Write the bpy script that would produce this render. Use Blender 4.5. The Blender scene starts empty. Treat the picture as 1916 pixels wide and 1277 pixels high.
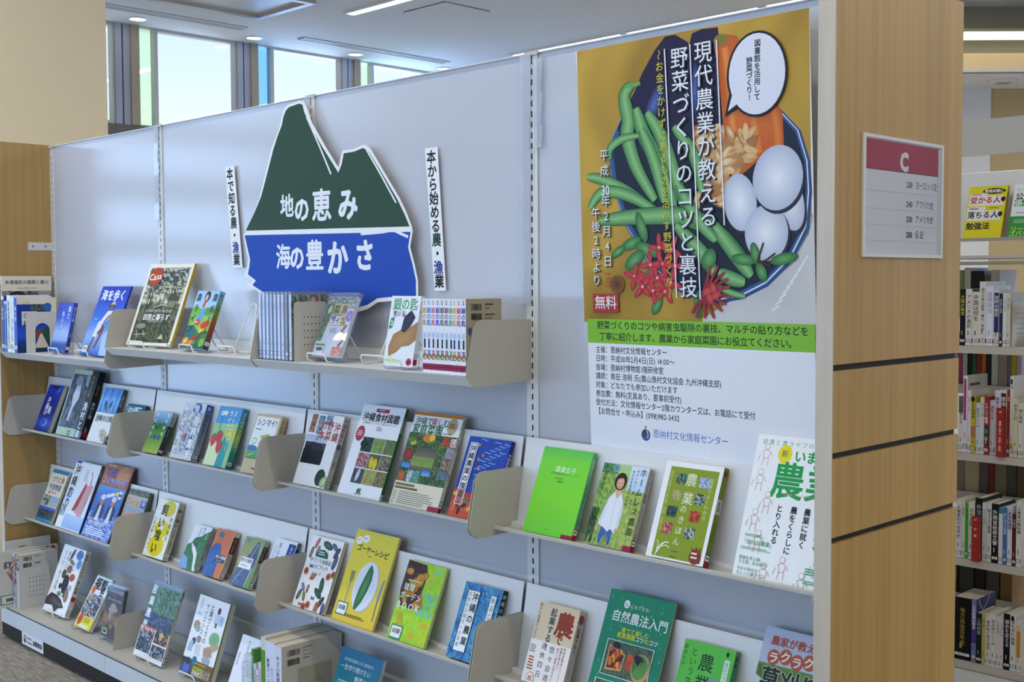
import bpy, math, random
from mathutils import Vector, Matrix

SC = bpy.context.scene
COL = SC.collection

# ------------------------------------------------------------------ camera
def set_camera():
    yaw, pitch, roll = math.radians(45.371), math.radians(-2.897), math.radians(-0.236)
    f = Vector((-math.sin(yaw) * math.cos(pitch), math.cos(yaw) * math.cos(pitch), math.sin(pitch)))
    r = f.cross(Vector((0, 0, 1))).normalized()
    u = r.cross(f)
    c, s = math.cos(roll), math.sin(roll)
    r2, u2 = c * r + s * u, -s * r + c * u
    cam = bpy.data.cameras.new('camera')
    cam.sensor_width = 36.0
    cam.lens = 2227.245 * 36.0 / 1916.0
    cam.clip_start, cam.clip_end = 0.05, 200
    o = bpy.data.objects.new('camera', cam)
    COL.objects.link(o)
    m = Matrix((r2, u2, -f)).transposed().to_4x4()
    m.translation = Vector((4.698, -2.041, 1.386))
    o.matrix_world = m
    SC.camera = o
set_camera()

# ------------------------------------------------------------------ world, view, daylight
SC.view_settings.view_transform = 'Standard'
SC.view_settings.look = 'None'
SC.view_settings.exposure = 0.06
SC.view_settings.gamma = 1.0
SC.view_settings.use_curve_mapping = False

def set_world():
    w = bpy.data.worlds.new('sky')
    SC.world = w
    w.use_nodes = True
    nt = w.node_tree
    nt.nodes.clear()
    out = nt.nodes.new('ShaderNodeOutputWorld')
    bg = nt.nodes.new('ShaderNodeBackground')
    tc = nt.nodes.new('ShaderNodeTexCoord')
    sep = nt.nodes.new('ShaderNodeSeparateXYZ')
    ramp = nt.nodes.new('ShaderNodeValToRGB')
    el = ramp.color_ramp.elements
    el[0].position, el[0].color = 0.10, (0.92, 1.0, 1.0, 1)
    el[1].position, el[1].color = 0.60, (0.20, 0.42, 0.85, 1)
    e = el.new(0.27)
    e.color = (0.55, 0.78, 1.0, 1)
    nt.links.new(tc.outputs['Generated'], sep.inputs[0])
    nt.links.new(sep.outputs['Z'], ramp.inputs[0])
    nt.links.new(ramp.outputs[0], bg.inputs[0])
    bg.inputs[1].default_value = 1.15
    nt.links.new(bg.outputs[0], out.inputs[0])
set_world()

def area(name, loc, size, size_y, power, color, direction):
    l = bpy.data.lights.new(name, 'AREA')
    l.shape = 'RECTANGLE'
    l.size, l.size_y, l.energy, l.color = size, size_y, power, color
    o = bpy.data.objects.new(name, l)
    COL.objects.link(o)
    o.location = loc
    o.rotation_euler = Vector(direction).to_track_quat('-Z', 'Z').to_euler()
    return o
DAY = (0.34, 0.58, 1.0)
LAMP = (1.0, 0.94, 0.85)
# daylight entering by the tall windows of the front wall and of the left wall beside the camera
area('daylight_front', (0.2, -6.6, 1.9), 7.0, 2.4, 225, DAY, (0, 1, 0.25))
area('daylight_side', (-4.2, -3.2, 1.9), 4.4, 2.4, 105, DAY, (1, 0, 0.3))
area('daylight_clerestory', (-5.4, 5.4, 2.6), 9.0, 2.0, 420, DAY, (1, 0, 0.25))
area('ceiling_fill_back', (1.0, 13.3, 1.9), 8.0, 2.2, 1100, DAY, (0, -1, 0.3))  # fill light added behind the back wall to brighten the ceiling
LAMP_SPOTS = [(x, y) for y in (-2.72, -0.66, 3.46, 5.52) for x in (-1.97, -0.65, 0.67, 1.99, 3.31, 4.63, 5.95, 7.27)]
for _y in (-2.72, -0.66, 3.46, 5.52):      # the light of each row of ceiling strip lamps
    area('strip_lamp_row_light', (2.65, _y, 3.375), 10.5, 0.07, 42 if _y < 1 else 85, LAMP, (0, 0, -1))
SC.cycles.max_bounces = 7
SC.cycles.diffuse_bounces = 4
SC.cycles.glossy_bounces = 3
SC.cycles.transparent_max_bounces = 16
SC.cycles.caustics_reflective = False
SC.cycles.caustics_refractive = False

# ------------------------------------------------------------------ materials
def lin(h):
    if not isinstance(h, str):
        return tuple(h)[:3]
    h = h.lstrip('#')
    if len(h) == 3:
        h = ''.join(c + c for c in h)
    o = []
    for i in (0, 2, 4):
        c = int(h[i:i + 2], 16) / 255
        o.append(c / 12.92 if c <= 0.04045 else ((c + 0.055) / 1.055) ** 2.4)
    return tuple(o)

MATS = {}
def mat(name, color=None, rough=0.5, metal=0.0, spec=0.5, noise=0.0, nscale=30.0, bump=0.0, bscale=200.0, stretch=None, emit=0.0):
    if name in MATS:
        return MATS[name]
    m = bpy.data.materials.new(name)
    m.use_nodes = True
    nt = m.node_tree
    b = nt.nodes['Principled BSDF']
    c = lin(color)
    b.inputs['Base Color'].default_value = (*c, 1)
    b.inputs['Roughness'].default_value = rough
    b.inputs['Metallic'].default_value = metal
    b.inputs['Specular IOR Level'].default_value = spec
    if emit:
        b.inputs['Emission Color'].default_value = (*c, 1)
        b.inputs['Emission Strength'].default_value = emit
    tc = nt.nodes.new('ShaderNodeTexCoord')
    src = tc.outputs['Object']
    if stretch:
        mp = nt.nodes.new('ShaderNodeMapping')
        mp.inputs['Scale'].default_value = stretch
        nt.links.new(src, mp.inputs[0])
        src = mp.outputs[0]
    n = nt.nodes.new('ShaderNodeTexNoise')
    n.inputs['Scale'].default_value = nscale
    n.inputs['Detail'].default_value = 4
    nt.links.new(src, n.inputs['Vector'])
    mx = nt.nodes.new('ShaderNodeMix')
    mx.data_type = 'RGBA'
    a = noise if noise else 0.03
    mx.inputs[6].default_value = (*[max(0, v * (1 - a)) for v in c], 1)
    mx.inputs[7].default_value = (*[min(1, v * (1 + a)) for v in c], 1)
    nt.links.new(n.outputs['Fac'], mx.inputs[0])
    nt.links.new(mx.outputs[2], b.inputs['Base Color'])
    if bump:
        n2 = nt.nodes.new('ShaderNodeTexNoise')
        n2.inputs['Scale'].default_value = bscale
        nt.links.new(src, n2.inputs['Vector'])
        bp = nt.nodes.new('ShaderNodeBump')
        bp.inputs['Strength'].default_value = bump
        bp.inputs['Distance'].default_value = 0.002
        nt.links.new(n2.outputs['Fac'], bp.inputs['Height'])
        nt.links.new(bp.outputs[0], b.inputs['Normal'])
    MATS[name] = m
    return m

def mat_wood(name, dark, light, axis_scale, band=None):
    """veneer: fine grain drawn out along Z, broken into vertical leaves of slightly different tone"""
    m = bpy.data.materials.new(name)
    m.use_nodes = True
    nt = m.node_tree
    b = nt.nodes['Principled BSDF']
    b.inputs['Roughness'].default_value = 0.42
    tc = nt.nodes.new('ShaderNodeTexCoord')
    mp = nt.nodes.new('ShaderNodeMapping')
    mp.inputs['Scale'].default_value = axis_scale
    nt.links.new(tc.outputs['Object'], mp.inputs[0])
    n = nt.nodes.new('ShaderNodeTexNoise')
    n.inputs['Scale'].default_value = 1.0
    n.inputs['Detail'].default_value = 6
    n.inputs['Roughness'].default_value = 0.62
    nt.links.new(mp.outputs[0], n.inputs['Vector'])
    val = n.outputs['Fac']
    if band:
        sep = nt.nodes.new('ShaderNodeSeparateXYZ')
        nt.links.new(tc.outputs['Object'], sep.inputs[0])
        dv = nt.nodes.new('ShaderNodeMath'); dv.operation = 'DIVIDE'; dv.inputs[1].default_value = band
        nt.links.new(sep.outputs['Y'], dv.inputs[0])
        fl = nt.nodes.new('ShaderNodeMath'); fl.operation = 'FLOOR'
        nt.links.new(dv.outputs[0], fl.inputs[0])
        wn = nt.nodes.new('ShaderNodeTexWhiteNoise'); wn.noise_dimensions = '1D'
        nt.links.new(fl.outputs[0], wn.inputs['W'])
        ml = nt.nodes.new('ShaderNodeMath'); ml.operation = 'MULTIPLY_ADD'; ml.inputs[1].default_value = 0.28; 
        nt.links.new(wn.outputs['Value'], ml.inputs[0]); nt.links.new(n.outputs['Fac'], ml.inputs[2])
        sb = nt.nodes.new('ShaderNodeMath'); sb.operation = 'SUBTRACT'; sb.inputs[1].default_value = 0.14
        nt.links.new(ml.outputs[0], sb.inputs[0])
        val = sb.outputs[0]
    r = nt.nodes.new('ShaderNodeValToRGB')
    r.color_ramp.elements[0].position, r.color_ramp.elements[0].color = 0.28, (*lin(dark), 1)
    r.color_ramp.elements[1].position, r.color_ramp.elements[1].color = 0.72, (*lin(light), 1)
    nt.links.new(val, r.inputs[0])
    nt.links.new(r.outputs[0], b.inputs['Base Color'])
    MATS[name] = m
    return m

def mat_carpet():
    m = bpy.data.materials.new('carpet')
    m.use_nodes = True
    nt = m.node_tree
    b = nt.nodes['Principled BSDF']
    b.inputs['Roughness'].default_value = 0.95
    b.inputs['Specular IOR Level'].default_value = 0.1
    tc = nt.nodes.new('ShaderNodeTexCoord')
    mp = nt.nodes.new('ShaderNodeMapping'); mp.inputs['Scale'].default_value = (14, 150, 1)
    n1 = nt.nodes.new('ShaderNodeTexNoise'); n1.inputs['Scale'].default_value = 1.0; n1.inputs['Detail'].default_value = 5
    n2 = nt.nodes.new('ShaderNodeTexNoise'); n2.inputs['Scale'].default_value = 260.0
    nt.links.new(tc.outputs['Object'], mp.inputs[0]); nt.links.new(mp.outputs[0], n1.inputs['Vector'])
    nt.links.new(tc.outputs['Object'], n2.inputs['Vector'])
    r = nt.nodes.new('ShaderNodeValToRGB')
    r.color_ramp.elements[0].position, r.color_ramp.elements[0].color = 0.33, (*lin('7d756a'), 1)
    r.color_ramp.elements[1].position, r.color_ramp.elements[1].color = 0.66, (*lin('b4aa9a'), 1)
    nt.links.new(n1.outputs['Fac'], r.inputs[0]); nt.links.new(r.outputs[0], b.inputs['Base Color'])
    bp = nt.nodes.new('ShaderNodeBump'); bp.inputs['Strength'].default_value = 0.8; bp.inputs['Distance'].default_value = 0.004
    nt.links.new(n2.outputs['Fac'], bp.inputs['Height']); nt.links.new(bp.outputs[0], b.inputs['Normal'])
    MATS['carpet'] = m
    return m

def mat_clear(name, tint, gloss=0.045, rough=0.02, body=0.0, body_col='ffffff'):
    """clear or tinted sheet: mostly transparent with a fresnel reflection and an optional milky body"""
    if name in MATS:
        return MATS[name]
    m = bpy.data.materials.new(name)
    m.use_nodes = True
    nt = m.node_tree
    nt.nodes.clear()
    out = nt.nodes.new('ShaderNodeOutputMaterial')
    tr = nt.nodes.new('ShaderNodeBsdfTransparent'); tr.inputs[0].default_value = (*lin(tint), 1)
    gl = nt.nodes.new('ShaderNodeBsdfGlossy'); gl.inputs['Roughness'].default_value = rough
    lw = nt.nodes.new('ShaderNodeLayerWeight')
    pw = nt.nodes.new('ShaderNodeMath'); pw.operation = 'POWER'; pw.inputs[1].default_value = 4.0
    nt.links.new(lw.outputs['Facing'], pw.inputs[0])
    fr = nt.nodes.new('ShaderNodeMath'); fr.operation = 'MULTIPLY_ADD'; fr.inputs[1].default_value = 0.6; fr.inputs[2].default_value = gloss
    nt.links.new(pw.outputs[0], fr.inputs[0])
    mx = nt.nodes.new('ShaderNodeMixShader')
    last = tr.outputs[0]
    if body:
        df = nt.nodes.new('ShaderNodeBsdfDiffuse'); df.inputs[0].default_value = (*lin(body_col), 1)
        m2 = nt.nodes.new('ShaderNodeMixShader'); m2.inputs[0].default_value = body
        nt.links.new(tr.outputs[0], m2.inputs[1]); nt.links.new(df.outputs[0], m2.inputs[2])
        last = m2.outputs[0]
    nt.links.new(fr.outputs[0], mx.inputs[0])
    nt.links.new(last, mx.inputs[1]); nt.links.new(gl.outputs[0], mx.inputs[2])
    nt.links.new(mx.outputs[0], out.inputs[0])
    MATS[name] = m
    return m

def mat_panel():
    """ribbed twin-wall plastic sheet: white, slightly glossy, very fine vertical ribs"""
    m = bpy.data.materials.new('ribbed_plastic')
    m.use_nodes = True
    nt = m.node_tree
    b = nt.nodes['Principled BSDF']
    b.inputs['Base Color'].default_value = (*lin('c4c6cc'), 1)
    b.inputs['Roughness'].default_value = 0.13
    b.inputs['Specular IOR Level'].default_value = 0.7
    tc = nt.nodes.new('ShaderNodeTexCoord')
    wv = nt.nodes.new('ShaderNodeTexWave')
    wv.wave_type = 'BANDS'; wv.bands_direction = 'X'
    wv.inputs['Scale'].default_value = 70.0
    nt.links.new(tc.outputs['Object'], wv.inputs['Vector'])
    bp = nt.nodes.new('ShaderNodeBump'); bp.inputs['Strength'].default_value = 0.12; bp.inputs['Distance'].default_value = 0.0006
    nt.links.new(wv.outputs['Fac'], bp.inputs['Height']); nt.links.new(bp.outputs[0], b.inputs['Normal'])
    MATS['ribbed_plastic'] = m
    return m

def mat_print(name, rough):
    """ink on paper: the print's own colours with a little grain"""
    m = bpy.data.materials.new(name)
    m.use_nodes = True
    nt = m.node_tree
    b = nt.nodes['Principled BSDF']
    b.inputs['Roughness'].default_value = rough
    b.inputs['Specular IOR Level'].default_value = 0.22
    at = nt.nodes.new('ShaderNodeAttribute'); at.attribute_name = 'ink'
    tc = nt.nodes.new('ShaderNodeTexCoord')
    n = nt.nodes.new('ShaderNodeTexNoise'); n.inputs['Scale'].default_value = 400.0
    nt.links.new(tc.outputs['Object'], n.inputs['Vector'])
    ml = nt.nodes.new('ShaderNodeMapRange'); ml.inputs['To Min'].default_value = 0.92; ml.inputs['To Max'].default_value = 1.08
    nt.links.new(n.outputs['Fac'], ml.inputs['Value'])
    mx = nt.nodes.new('ShaderNodeVectorMath'); mx.operation = 'SCALE'
    nt.links.new(at.outputs['Color'], mx.inputs[0]); nt.links.new(ml.outputs[0], mx.inputs['Scale'])
    nt.links.new(mx.outputs[0], b.inputs['Base Color'])
    MATS[name] = m
    return m

mat('metal_cream', 'c4bfb2', 0.42, 0, 0.5, 0.03, 60)
mat('metal_plate', 'e2e1de', 0.38, 0, 0.5, 0.02, 60)
mat('post_white', 'dcdcd8', 0.4)
mat('slot_black', '08080a', 0.8)
mat('kick_black', '17120f', 0.5)
mat('fascia_white', 'd9dcde', 0.3)
mat('seam_dark', '1d1a18', 0.6)
mat_wood('maple_face', 'b9934f', 'cfa962', (60, 60, 1.2), 0.105)
mat_wood('maple_inner', 'ab8a50', 'bd9b60', (60, 60, 1.2), 0.14)
mat_wood('maple_edge', 'c4b6a0', 'd6c9b4', (30, 30, 3.0))
mat_carpet()
mat_panel()
mat_print('ink_satin', 0.42)
mat_print('ink_gloss', 0.22)
mat_print('ink_matte', 0.6)
mat('ceiling_board', 'f3f4f6', 0.9, 0, 0.2, 0.10, 45, 0.6, 60)
mat('plaster_beige', 'f2e2c0', 0.8, 0, 0.2, 0.02, 8)
mat('plaster_white', 'e4e5e6', 0.8, 0, 0.2, 0.02, 8)
mat('plaster_tan', 'c9b489', 0.8, 0, 0.2, 0.02, 8)
mat('wall_brown', '6d6257', 0.7)
mat('mullion_brown', '9a8c78', 0.45)
mat('mullion_grey', '9a9fae', 0.45)
mat('frame_light', 'b8b2ac', 0.4)
mat('lamp_white', 'fff6e6', 0.4, emit=9.0)
mat('cove_white', 'fffbe8', 0.4, emit=2.2)
mat('plaster_shaded', '8f8a74', 0.8, 0, 0.2, 0.02, 8)  # shadow of the bulkhead recess put into the plaster colour
mat('downlight_white', 'fff3dd', 0.4, emit=10.0)
mat('fixture_white', 'e8e8e6', 0.4)
mat('vent_dark', '3d4048', 0.6)
mat('paper_cream', 'ece4d2', 0.8, 0, 0.2, 0.08, 300, stretch=(1, 40, 1))
mat('paper_white', 'f2f1ee', 0.6)
mat('pages', 'd9cfb8', 0.85, 0, 0.2, 0.10, 300)
mat('wire_white', 'e9e7e0', 0.35)
mat('bookend_metal', 'cbc7bb', 0.42)
mat('bookend_light', 'd8d6d0', 0.42)
mat('screw_metal', '8f98b0', 0.35, 0.8)
mat_clear('window_glass', 'fbfdff')
mat_clear('tinted_green_glass', 'f2ffee')
mat_clear('tinted_blue_glass', 'bfe6ff')
mat_clear('clear_plastic', 'f8f9fc', 0.018, body=0.06, body_col='dfe3ee')
mat_clear('clear_tape', 'f2f4f8', body=0.28, body_col='f4f6fa')
mat_clear('acrylic', 'eef3f8', body=0.05)
mat_clear('sign_glaze', 'fdfdfd', 0.01)

# ------------------------------------------------------------------ mesh helpers
class MB:
    def __init__(s):
        s.v, s.f = [], []
    def add(s, vs, fs):
        n = len(s.v)
        s.v += [tuple(v) for v in vs]
        s.f += [tuple(i + n for i in f) for f in fs]
        return s
    def box(s, x0, x1, y0, y1, z0, z1):
        return s.add([(x0, y0, z0), (x1, y0, z0), (x1, y1, z0), (x0, y1, z0), (x0, y0, z1), (x1, y0, z1), (x1, y1, z1), (x0, y1, z1)],
                     [(0, 3, 2, 1), (4, 5, 6, 7), (0, 1, 5, 4), (1, 2, 6, 5), (2, 3, 7, 6), (3, 0, 4, 7)])
    def prism(s, prof, a0, a1, axis='x'):
        n = len(prof)
        def P(a, p):
            return (a, p[0], p[1]) if axis == 'x' else ((p[0], a, p[1]) if axis == 'y' else (p[0], p[1], a))
        vs = [P(a0, p) for p in prof] + [P(a1, p) for p in prof]
        fs = [tuple(range(n - 1, -1, -1)), tuple(range(n, 2 * n))] + [(i, (i + 1) % n, n + (i + 1) % n, n + i) for i in range(n)]
        return s.add(vs, fs)
    def sheet(s, line, th, a0, a1, axis='x'):
        """a bent metal sheet: an open polyline with thickness, run along an axis"""
        L = [Vector(p) for p in line]
        up = []
        for i, p in enumerate(L):
            d = ((L[i] - L[i - 1]).normalized() if i else Vector((0, 0))) + ((L[i + 1] - L[i]).normalized() if i < len(L) - 1 else Vector((0, 0)))
            d.normalize()
            up.append(p + Vector((-d.y, d.x)) * th)
        return s.prism([tuple(p) for p in L] + [tuple(p) for p in reversed(up)], a0, a1, axis)
    def tube(s, pts, r, n=8, closed=False):
        P = [Vector(p) for p in pts]
        N = len(P)
        rings = []
        up = None
        for i in range(N):
            a = P[i - 1] if (i or closed) else P[i]
            b = P[(i + 1) % N] if (i < N - 1 or closed) else P[i]
            d = (b - a).normalized()
            if up is None:
                up = Vector((0, 0, 1)) if abs(d.z) < 0.9 else Vector((0, 1, 0))
            e1 = d.cross(up)
            if e1.length < 1e-4:
                e1 = d.cross(Vector((1, 0, 0)))
            e1.normalize()
            e2 = e1.cross(d).normalized()
            up = e2
            rings.append([P[i] + r * (math.cos(2 * math.pi * k / n) * e1 + math.sin(2 * math.pi * k / n) * e2) for k in range(n)])
        vs = [q for R in rings for q in R]
        fs = []
        for i in range(N if closed else N - 1):
            j = (i + 1) % N
            for k in range(n):
                fs.append((i * n + k, i * n + (k + 1) % n, j * n + (k + 1) % n, j * n + k))
        if not closed:
            fs += [tuple(range(n - 1, -1, -1)), tuple((N - 1) * n + k for k in range(n))]
        return s.add(vs, fs)
    def lathe(s, prof, c, n=24):
        vs, fs = [], []
        m = len(prof)
        for k in range(n):
            a = 2 * math.pi * k / n
            vs += [(c[0] + r * math.cos(a), c[1] + r * math.sin(a), c[2] + z) for r, z in prof]
        for k in range(n):
            for i in range(m - 1):
                fs.append((k * m + i, ((k + 1) % n) * m + i, ((k + 1) % n) * m + i + 1, k * m + i + 1))
        fs.append(tuple(k * m for k in range(n - 1, -1, -1)))
        fs.append(tuple(k * m + m - 1 for k in range(n)))
        return s.add(vs, fs)
    def build(s, name, m, parent=None, smooth=False):
        me = bpy.data.meshes.new(name)
        me.from_pydata(s.v, [], s.f)
        me.materials.append(MATS[m] if isinstance(m, str) else m)
        if smooth:
            me.polygons.foreach_set('use_smooth', [True] * len(me.polygons))
        me.update()
        o = bpy.data.objects.new(name, me)
        COL.objects.link(o)
        if parent is not None:
            o.parent = parent
        return o

def tag(o, label=None, cat=None, group=None, kind=None):
    if label: o['label'] = label
    if cat: o['category'] = cat
    if group: o['group'] = group
    if kind: o['kind'] = kind
    return o

def thing(name, label, cat, loc=(0, 0, 0), rot=(0, 0, 0), group=None):
    o = bpy.data.objects.new(name, None)
    COL.objects.link(o)
    o.location, o.rotation_euler = loc, rot
    o.empty_display_size = 0.05
    return tag(o, label, cat, group)

def struct(name, mb, m, parent=None, label=None):
    o = mb.build(name, m, parent)
    o['kind'] = 'structure'
    if label: o['label'] = label
    return o

def arc(cx, cy, r, a0, a1, n=6):
    return [(cx + r * math.cos(math.radians(a0 + (a1 - a0) * i / n)), cy + r * math.sin(math.radians(a0 + (a1 - a0) * i / n))) for i in range(n + 1)]

# ------------------------------------------------------------------ flat print: vector drawings and lettering laid on a sheet
PRINTS = []
ROTATED = set('ー〜～（）()「」【】-…')
class Art:
    """coordinates: u 0..1 from the left, v 0..1 from the top of a w x h sheet; sizes are shares of the width"""
    def __init__(s, w, h):
        s.w, s.h, s.ops, s.pad = w, h, [], 0.0
    def P(s, u, v):
        return (u * s.w, (1 - v) * s.h)
    def _add(s, vs, fs, cs):
        s.ops.append(('m', vs, fs, cs))
        return s
    def poly(s, pts, c):
        vs = [s.P(*p) for p in pts]
        return s._add(vs, [tuple(range(len(vs)))], [lin(c)] * len(vs))
    def rect(s, u0, v0, u1, v1, c, c2=None):
        vs = [s.P(u0, v1), s.P(u1, v1), s.P(u1, v0), s.P(u0, v0)]
        a, b = lin(c), lin(c2 or c)
        return s._add(vs, [(0, 1, 2, 3)], [b, b, a, a])
    def ell(s, u, v, ru, rv, c, edge=None, rot=0, n=22):
        """rv is also a share of the width"""
        cx, cy = s.P(u, v)
        a, b = lin(c), lin(edge or c)
        ca, sa = math.cos(math.radians(rot)), math.sin(math.radians(rot))
        vs = [(cx, cy)]
        for k in range(n):
            t = 2 * math.pi * k / n
            x, y = ru * s.w * math.cos(t), rv * s.w * math.sin(t)
            vs.append((cx + x * ca - y * sa, cy + x * sa + y * ca))
        return s._add(vs, [(0, 1 + k, 1 + (k + 1) % n) for k in range(n)], [a] + [b] * n)
    def fan(s, pts, c, edge):
        q = [s.P(*p) for p in pts]
        n = len(q)
        cx, cy = sum(p[0] for p in q) / n, sum(p[1] for p in q) / n
        return s._add([(cx, cy)] + q, [(0, 1 + k, 1 + (k + 1) % n) for k in range(n)], [lin(c)] + [lin(edge)] * n)
    def line(s, pts, wd, c, edge=None, taper=False):
        """a stroke; edge gives its rims another colour"""
        q = [Vector(s.P(*p)) for p in pts]
        if len(q) > 2:                                   # round the corners a little
            r = []
            for i in range(len(q) - 1):
                p0, p1, p2, p3 = q[max(i - 1, 0)], q[i], q[i + 1], q[min(i + 2, len(q) - 1)]
                for k in range(4):
                    t = k / 4
                    r.append(0.5 * ((2 * p1) + (p2 - p0) * t + (2 * p0 - 5 * p1 + 4 * p2 - p3) * t * t + (3 * p1 - p0 - 3 * p2 + p3) * t ** 3))
            q = r + [q[-1]]
        n = len(q)
        vs, cs = [], []
        a, b = lin(c), lin(edge or c)
        for i, p in enumerate(q):
            d = (q[min(i + 1, n - 1)] - q[max(i - 1, 0)])
            d = d.normalized() if d.length > 1e-9 else Vector((1, 0))
            hw = wd * s.w / 2
            if taper:
                hw *= max(0.15, math.sin(math.pi * (0.08 + 0.84 * i / max(1, n - 1))) ** 0.5)
            m = Vector((-d.y, d.x)) * hw
            vs += [tuple(p - m), tuple(p), tuple(p + m)]
            cs += [b, a, b]
        fs = []
        for i in range(n - 1):
            j = 3 * i
            fs += [(j, j + 3, j + 4, j + 1), (j + 1, j + 4, j + 5, j + 2)]
        return s._add(vs, fs, cs)
    def field(s, u0, v0, u1, v1, nx, ny, fn):
        """a picture area: a fine grid whose colours come from fn(a, b), a and b 0..1"""
        vs, cs = [], []
        for j in range(ny + 1):
            for i in range(nx + 1):
                a, b = i / nx, j / ny
                vs.append(s.P(u0 + (u1 - u0) * a, v0 + (v1 - v0) * b))
                cs.append(lin(fn(a, b)))
        fs = [(j * (nx + 1) + i, (j + 1) * (nx + 1) + i, (j + 1) * (nx + 1) + i + 1, j * (nx + 1) + i + 1) for j in range(ny) for i in range(nx)]
        return s._add(vs, fs, cs)
    def photo(s, u0, v0, u1, v1, cols, nx=10, ny=10, seed=1):
        """a small photograph too fine to read: patches of its own colours"""
        rnd = random.Random(seed)
        return s.field(u0, v0, u1, v1, int(nx * 2.2), int(ny * 2.2), lambda a, b: rnd.choice(cols))
    def grad(s, u0, v0, u1, v1, stops, ny=12):
        def fn(a, b):
            for (p, c), (p2, c2) in zip(stops, stops[1:]):
                if b <= p2:
                    t = 0 if p2 == p else (b - p) / (p2 - p)
                    x, y = lin(c), lin(c2)
                    return tuple(x[k] + (y[k] - x[k]) * t for k in range(3))
            return lin(stops[-1][1])
        return s.field(u0, v0, u1, v1, 1, ny, fn)
    def bars(s, u0, v0, u1, v1, n, c, seed=3, vertical=False, fill=0.45):
        """rows of print too small to read"""
        rnd = random.Random(seed)
        for i in range(n):
            if vertical:
                a, b = u0 + (u1 - u0) * i / n, u0 + (u1 - u0) * (i + fill) / n
                s.rect(a, v0, b, v0 + (v1 - v0) * rnd.uniform(0.7, 1), c)
            else:
                a, b = v0 + (v1 - v0) * i / n, v0 + (v1 - v0) * (i + fill) / n
                s.rect(u0, a, u0 + (u1 - u0) * rnd.uniform(0.65, 1), b, c)
        return s
    def barcode(s, u, v, wd, c='222222', n=13, hh=0.35, seed=1, rows=1):
        rnd = random.Random(seed)
        k = s.w / s.h
        for r in range(rows):
            x = u
            while x < u + wd:
                b = wd * rnd.choice((.02, .035, .05))
                s.rect(x, v + r * wd * hh * 1.5 * k, min(x + b, u + wd), v + (r * 1.5 + 1) * wd * hh * k, c)
                x += b + wd * rnd.choice((.02, .03, .045))
        return s
    def sticker(s, u, v, wd, frame='1f8a6a'):
        k = s.w / s.h
        s.rect(u, v, u + wd, v + wd * .78 * k, frame)
        s.rect(u + wd * .07, v + wd * .07 * k, u + wd * .93, v + wd * .71 * k, 'f2f2f0')
        return s.barcode(u + wd * .18, v + wd * .2 * k, wd * .64, '444444', hh=.42, seed=5)
    def t(s, txt, u, v, size, c, bold=0.0, sx=1.0, pitch=1.0, rot=0.0, align='l', out=None, outw=0.03):
        """a line of horizontal lettering; (u, v) is the top of its left end (or centre, or right end)"""
        if out:
            s.ops.append(('t', txt, u, v, size, lin(out), bold + outw, sx, pitch, rot, align, False))
        s.ops.append(('t', txt, u, v, size, lin(c), bold, sx, pitch, rot, align, False))
        return s
    def vt(s, txt, u, v, size, c, bold=0.0, sx=1.0, pitch=1.0, rot=0.0, out=None, outw=0.03):
        """a column of lettering; (u, v) is the middle of its top"""
        if out:
            s.ops.append(('t', txt, u, v, size, lin(out), bold + outw, sx, pitch, rot, 'l', True))
        s.ops.append(('t', txt, u, v, size, lin(c), bold, sx, pitch, rot, 'l', True))
        return s

def lay_print(name, art, parent, origin, U, V, m='ink_satin', label=None):
    """register a print: it becomes one mesh on the sheet once all the letters are known"""
    PRINTS.append((name, art, parent, Vector(origin), Vector(U), Vector(V), m, label))

def make_glyphs(keys):
    """outline shapes for every letter in use, from the built-in typeface"""
    objs = {}
    for ch, bold in keys:
        cu = bpy.data.curves.new('glyph', 'FONT')
        cu.body = ch
        cu.resolution_u = 2
        cu.fill_mode = 'FRONT'
        o = bpy.data.objects.new('glyph', cu)
        COL.objects.link(o)
        objs[(ch, bold)] = o
    bpy.context.view_layer.update()
    dg = bpy.context.evaluated_depsgraph_get()
    G = {}
    for k, o in objs.items():
        e = o.evaluated_get(dg)
        me = e.to_mesh()
        G[k] = ([(v.co.x, v.co.y) for v in me.vertices], [tuple(p.vertices) for p in me.polygons])
        e.to_mesh_clear()
    for o in objs.values():
        cu = o.data
        bpy.data.objects.remove(o)
        bpy.data.curves.remove(cu)
    return G

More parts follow.
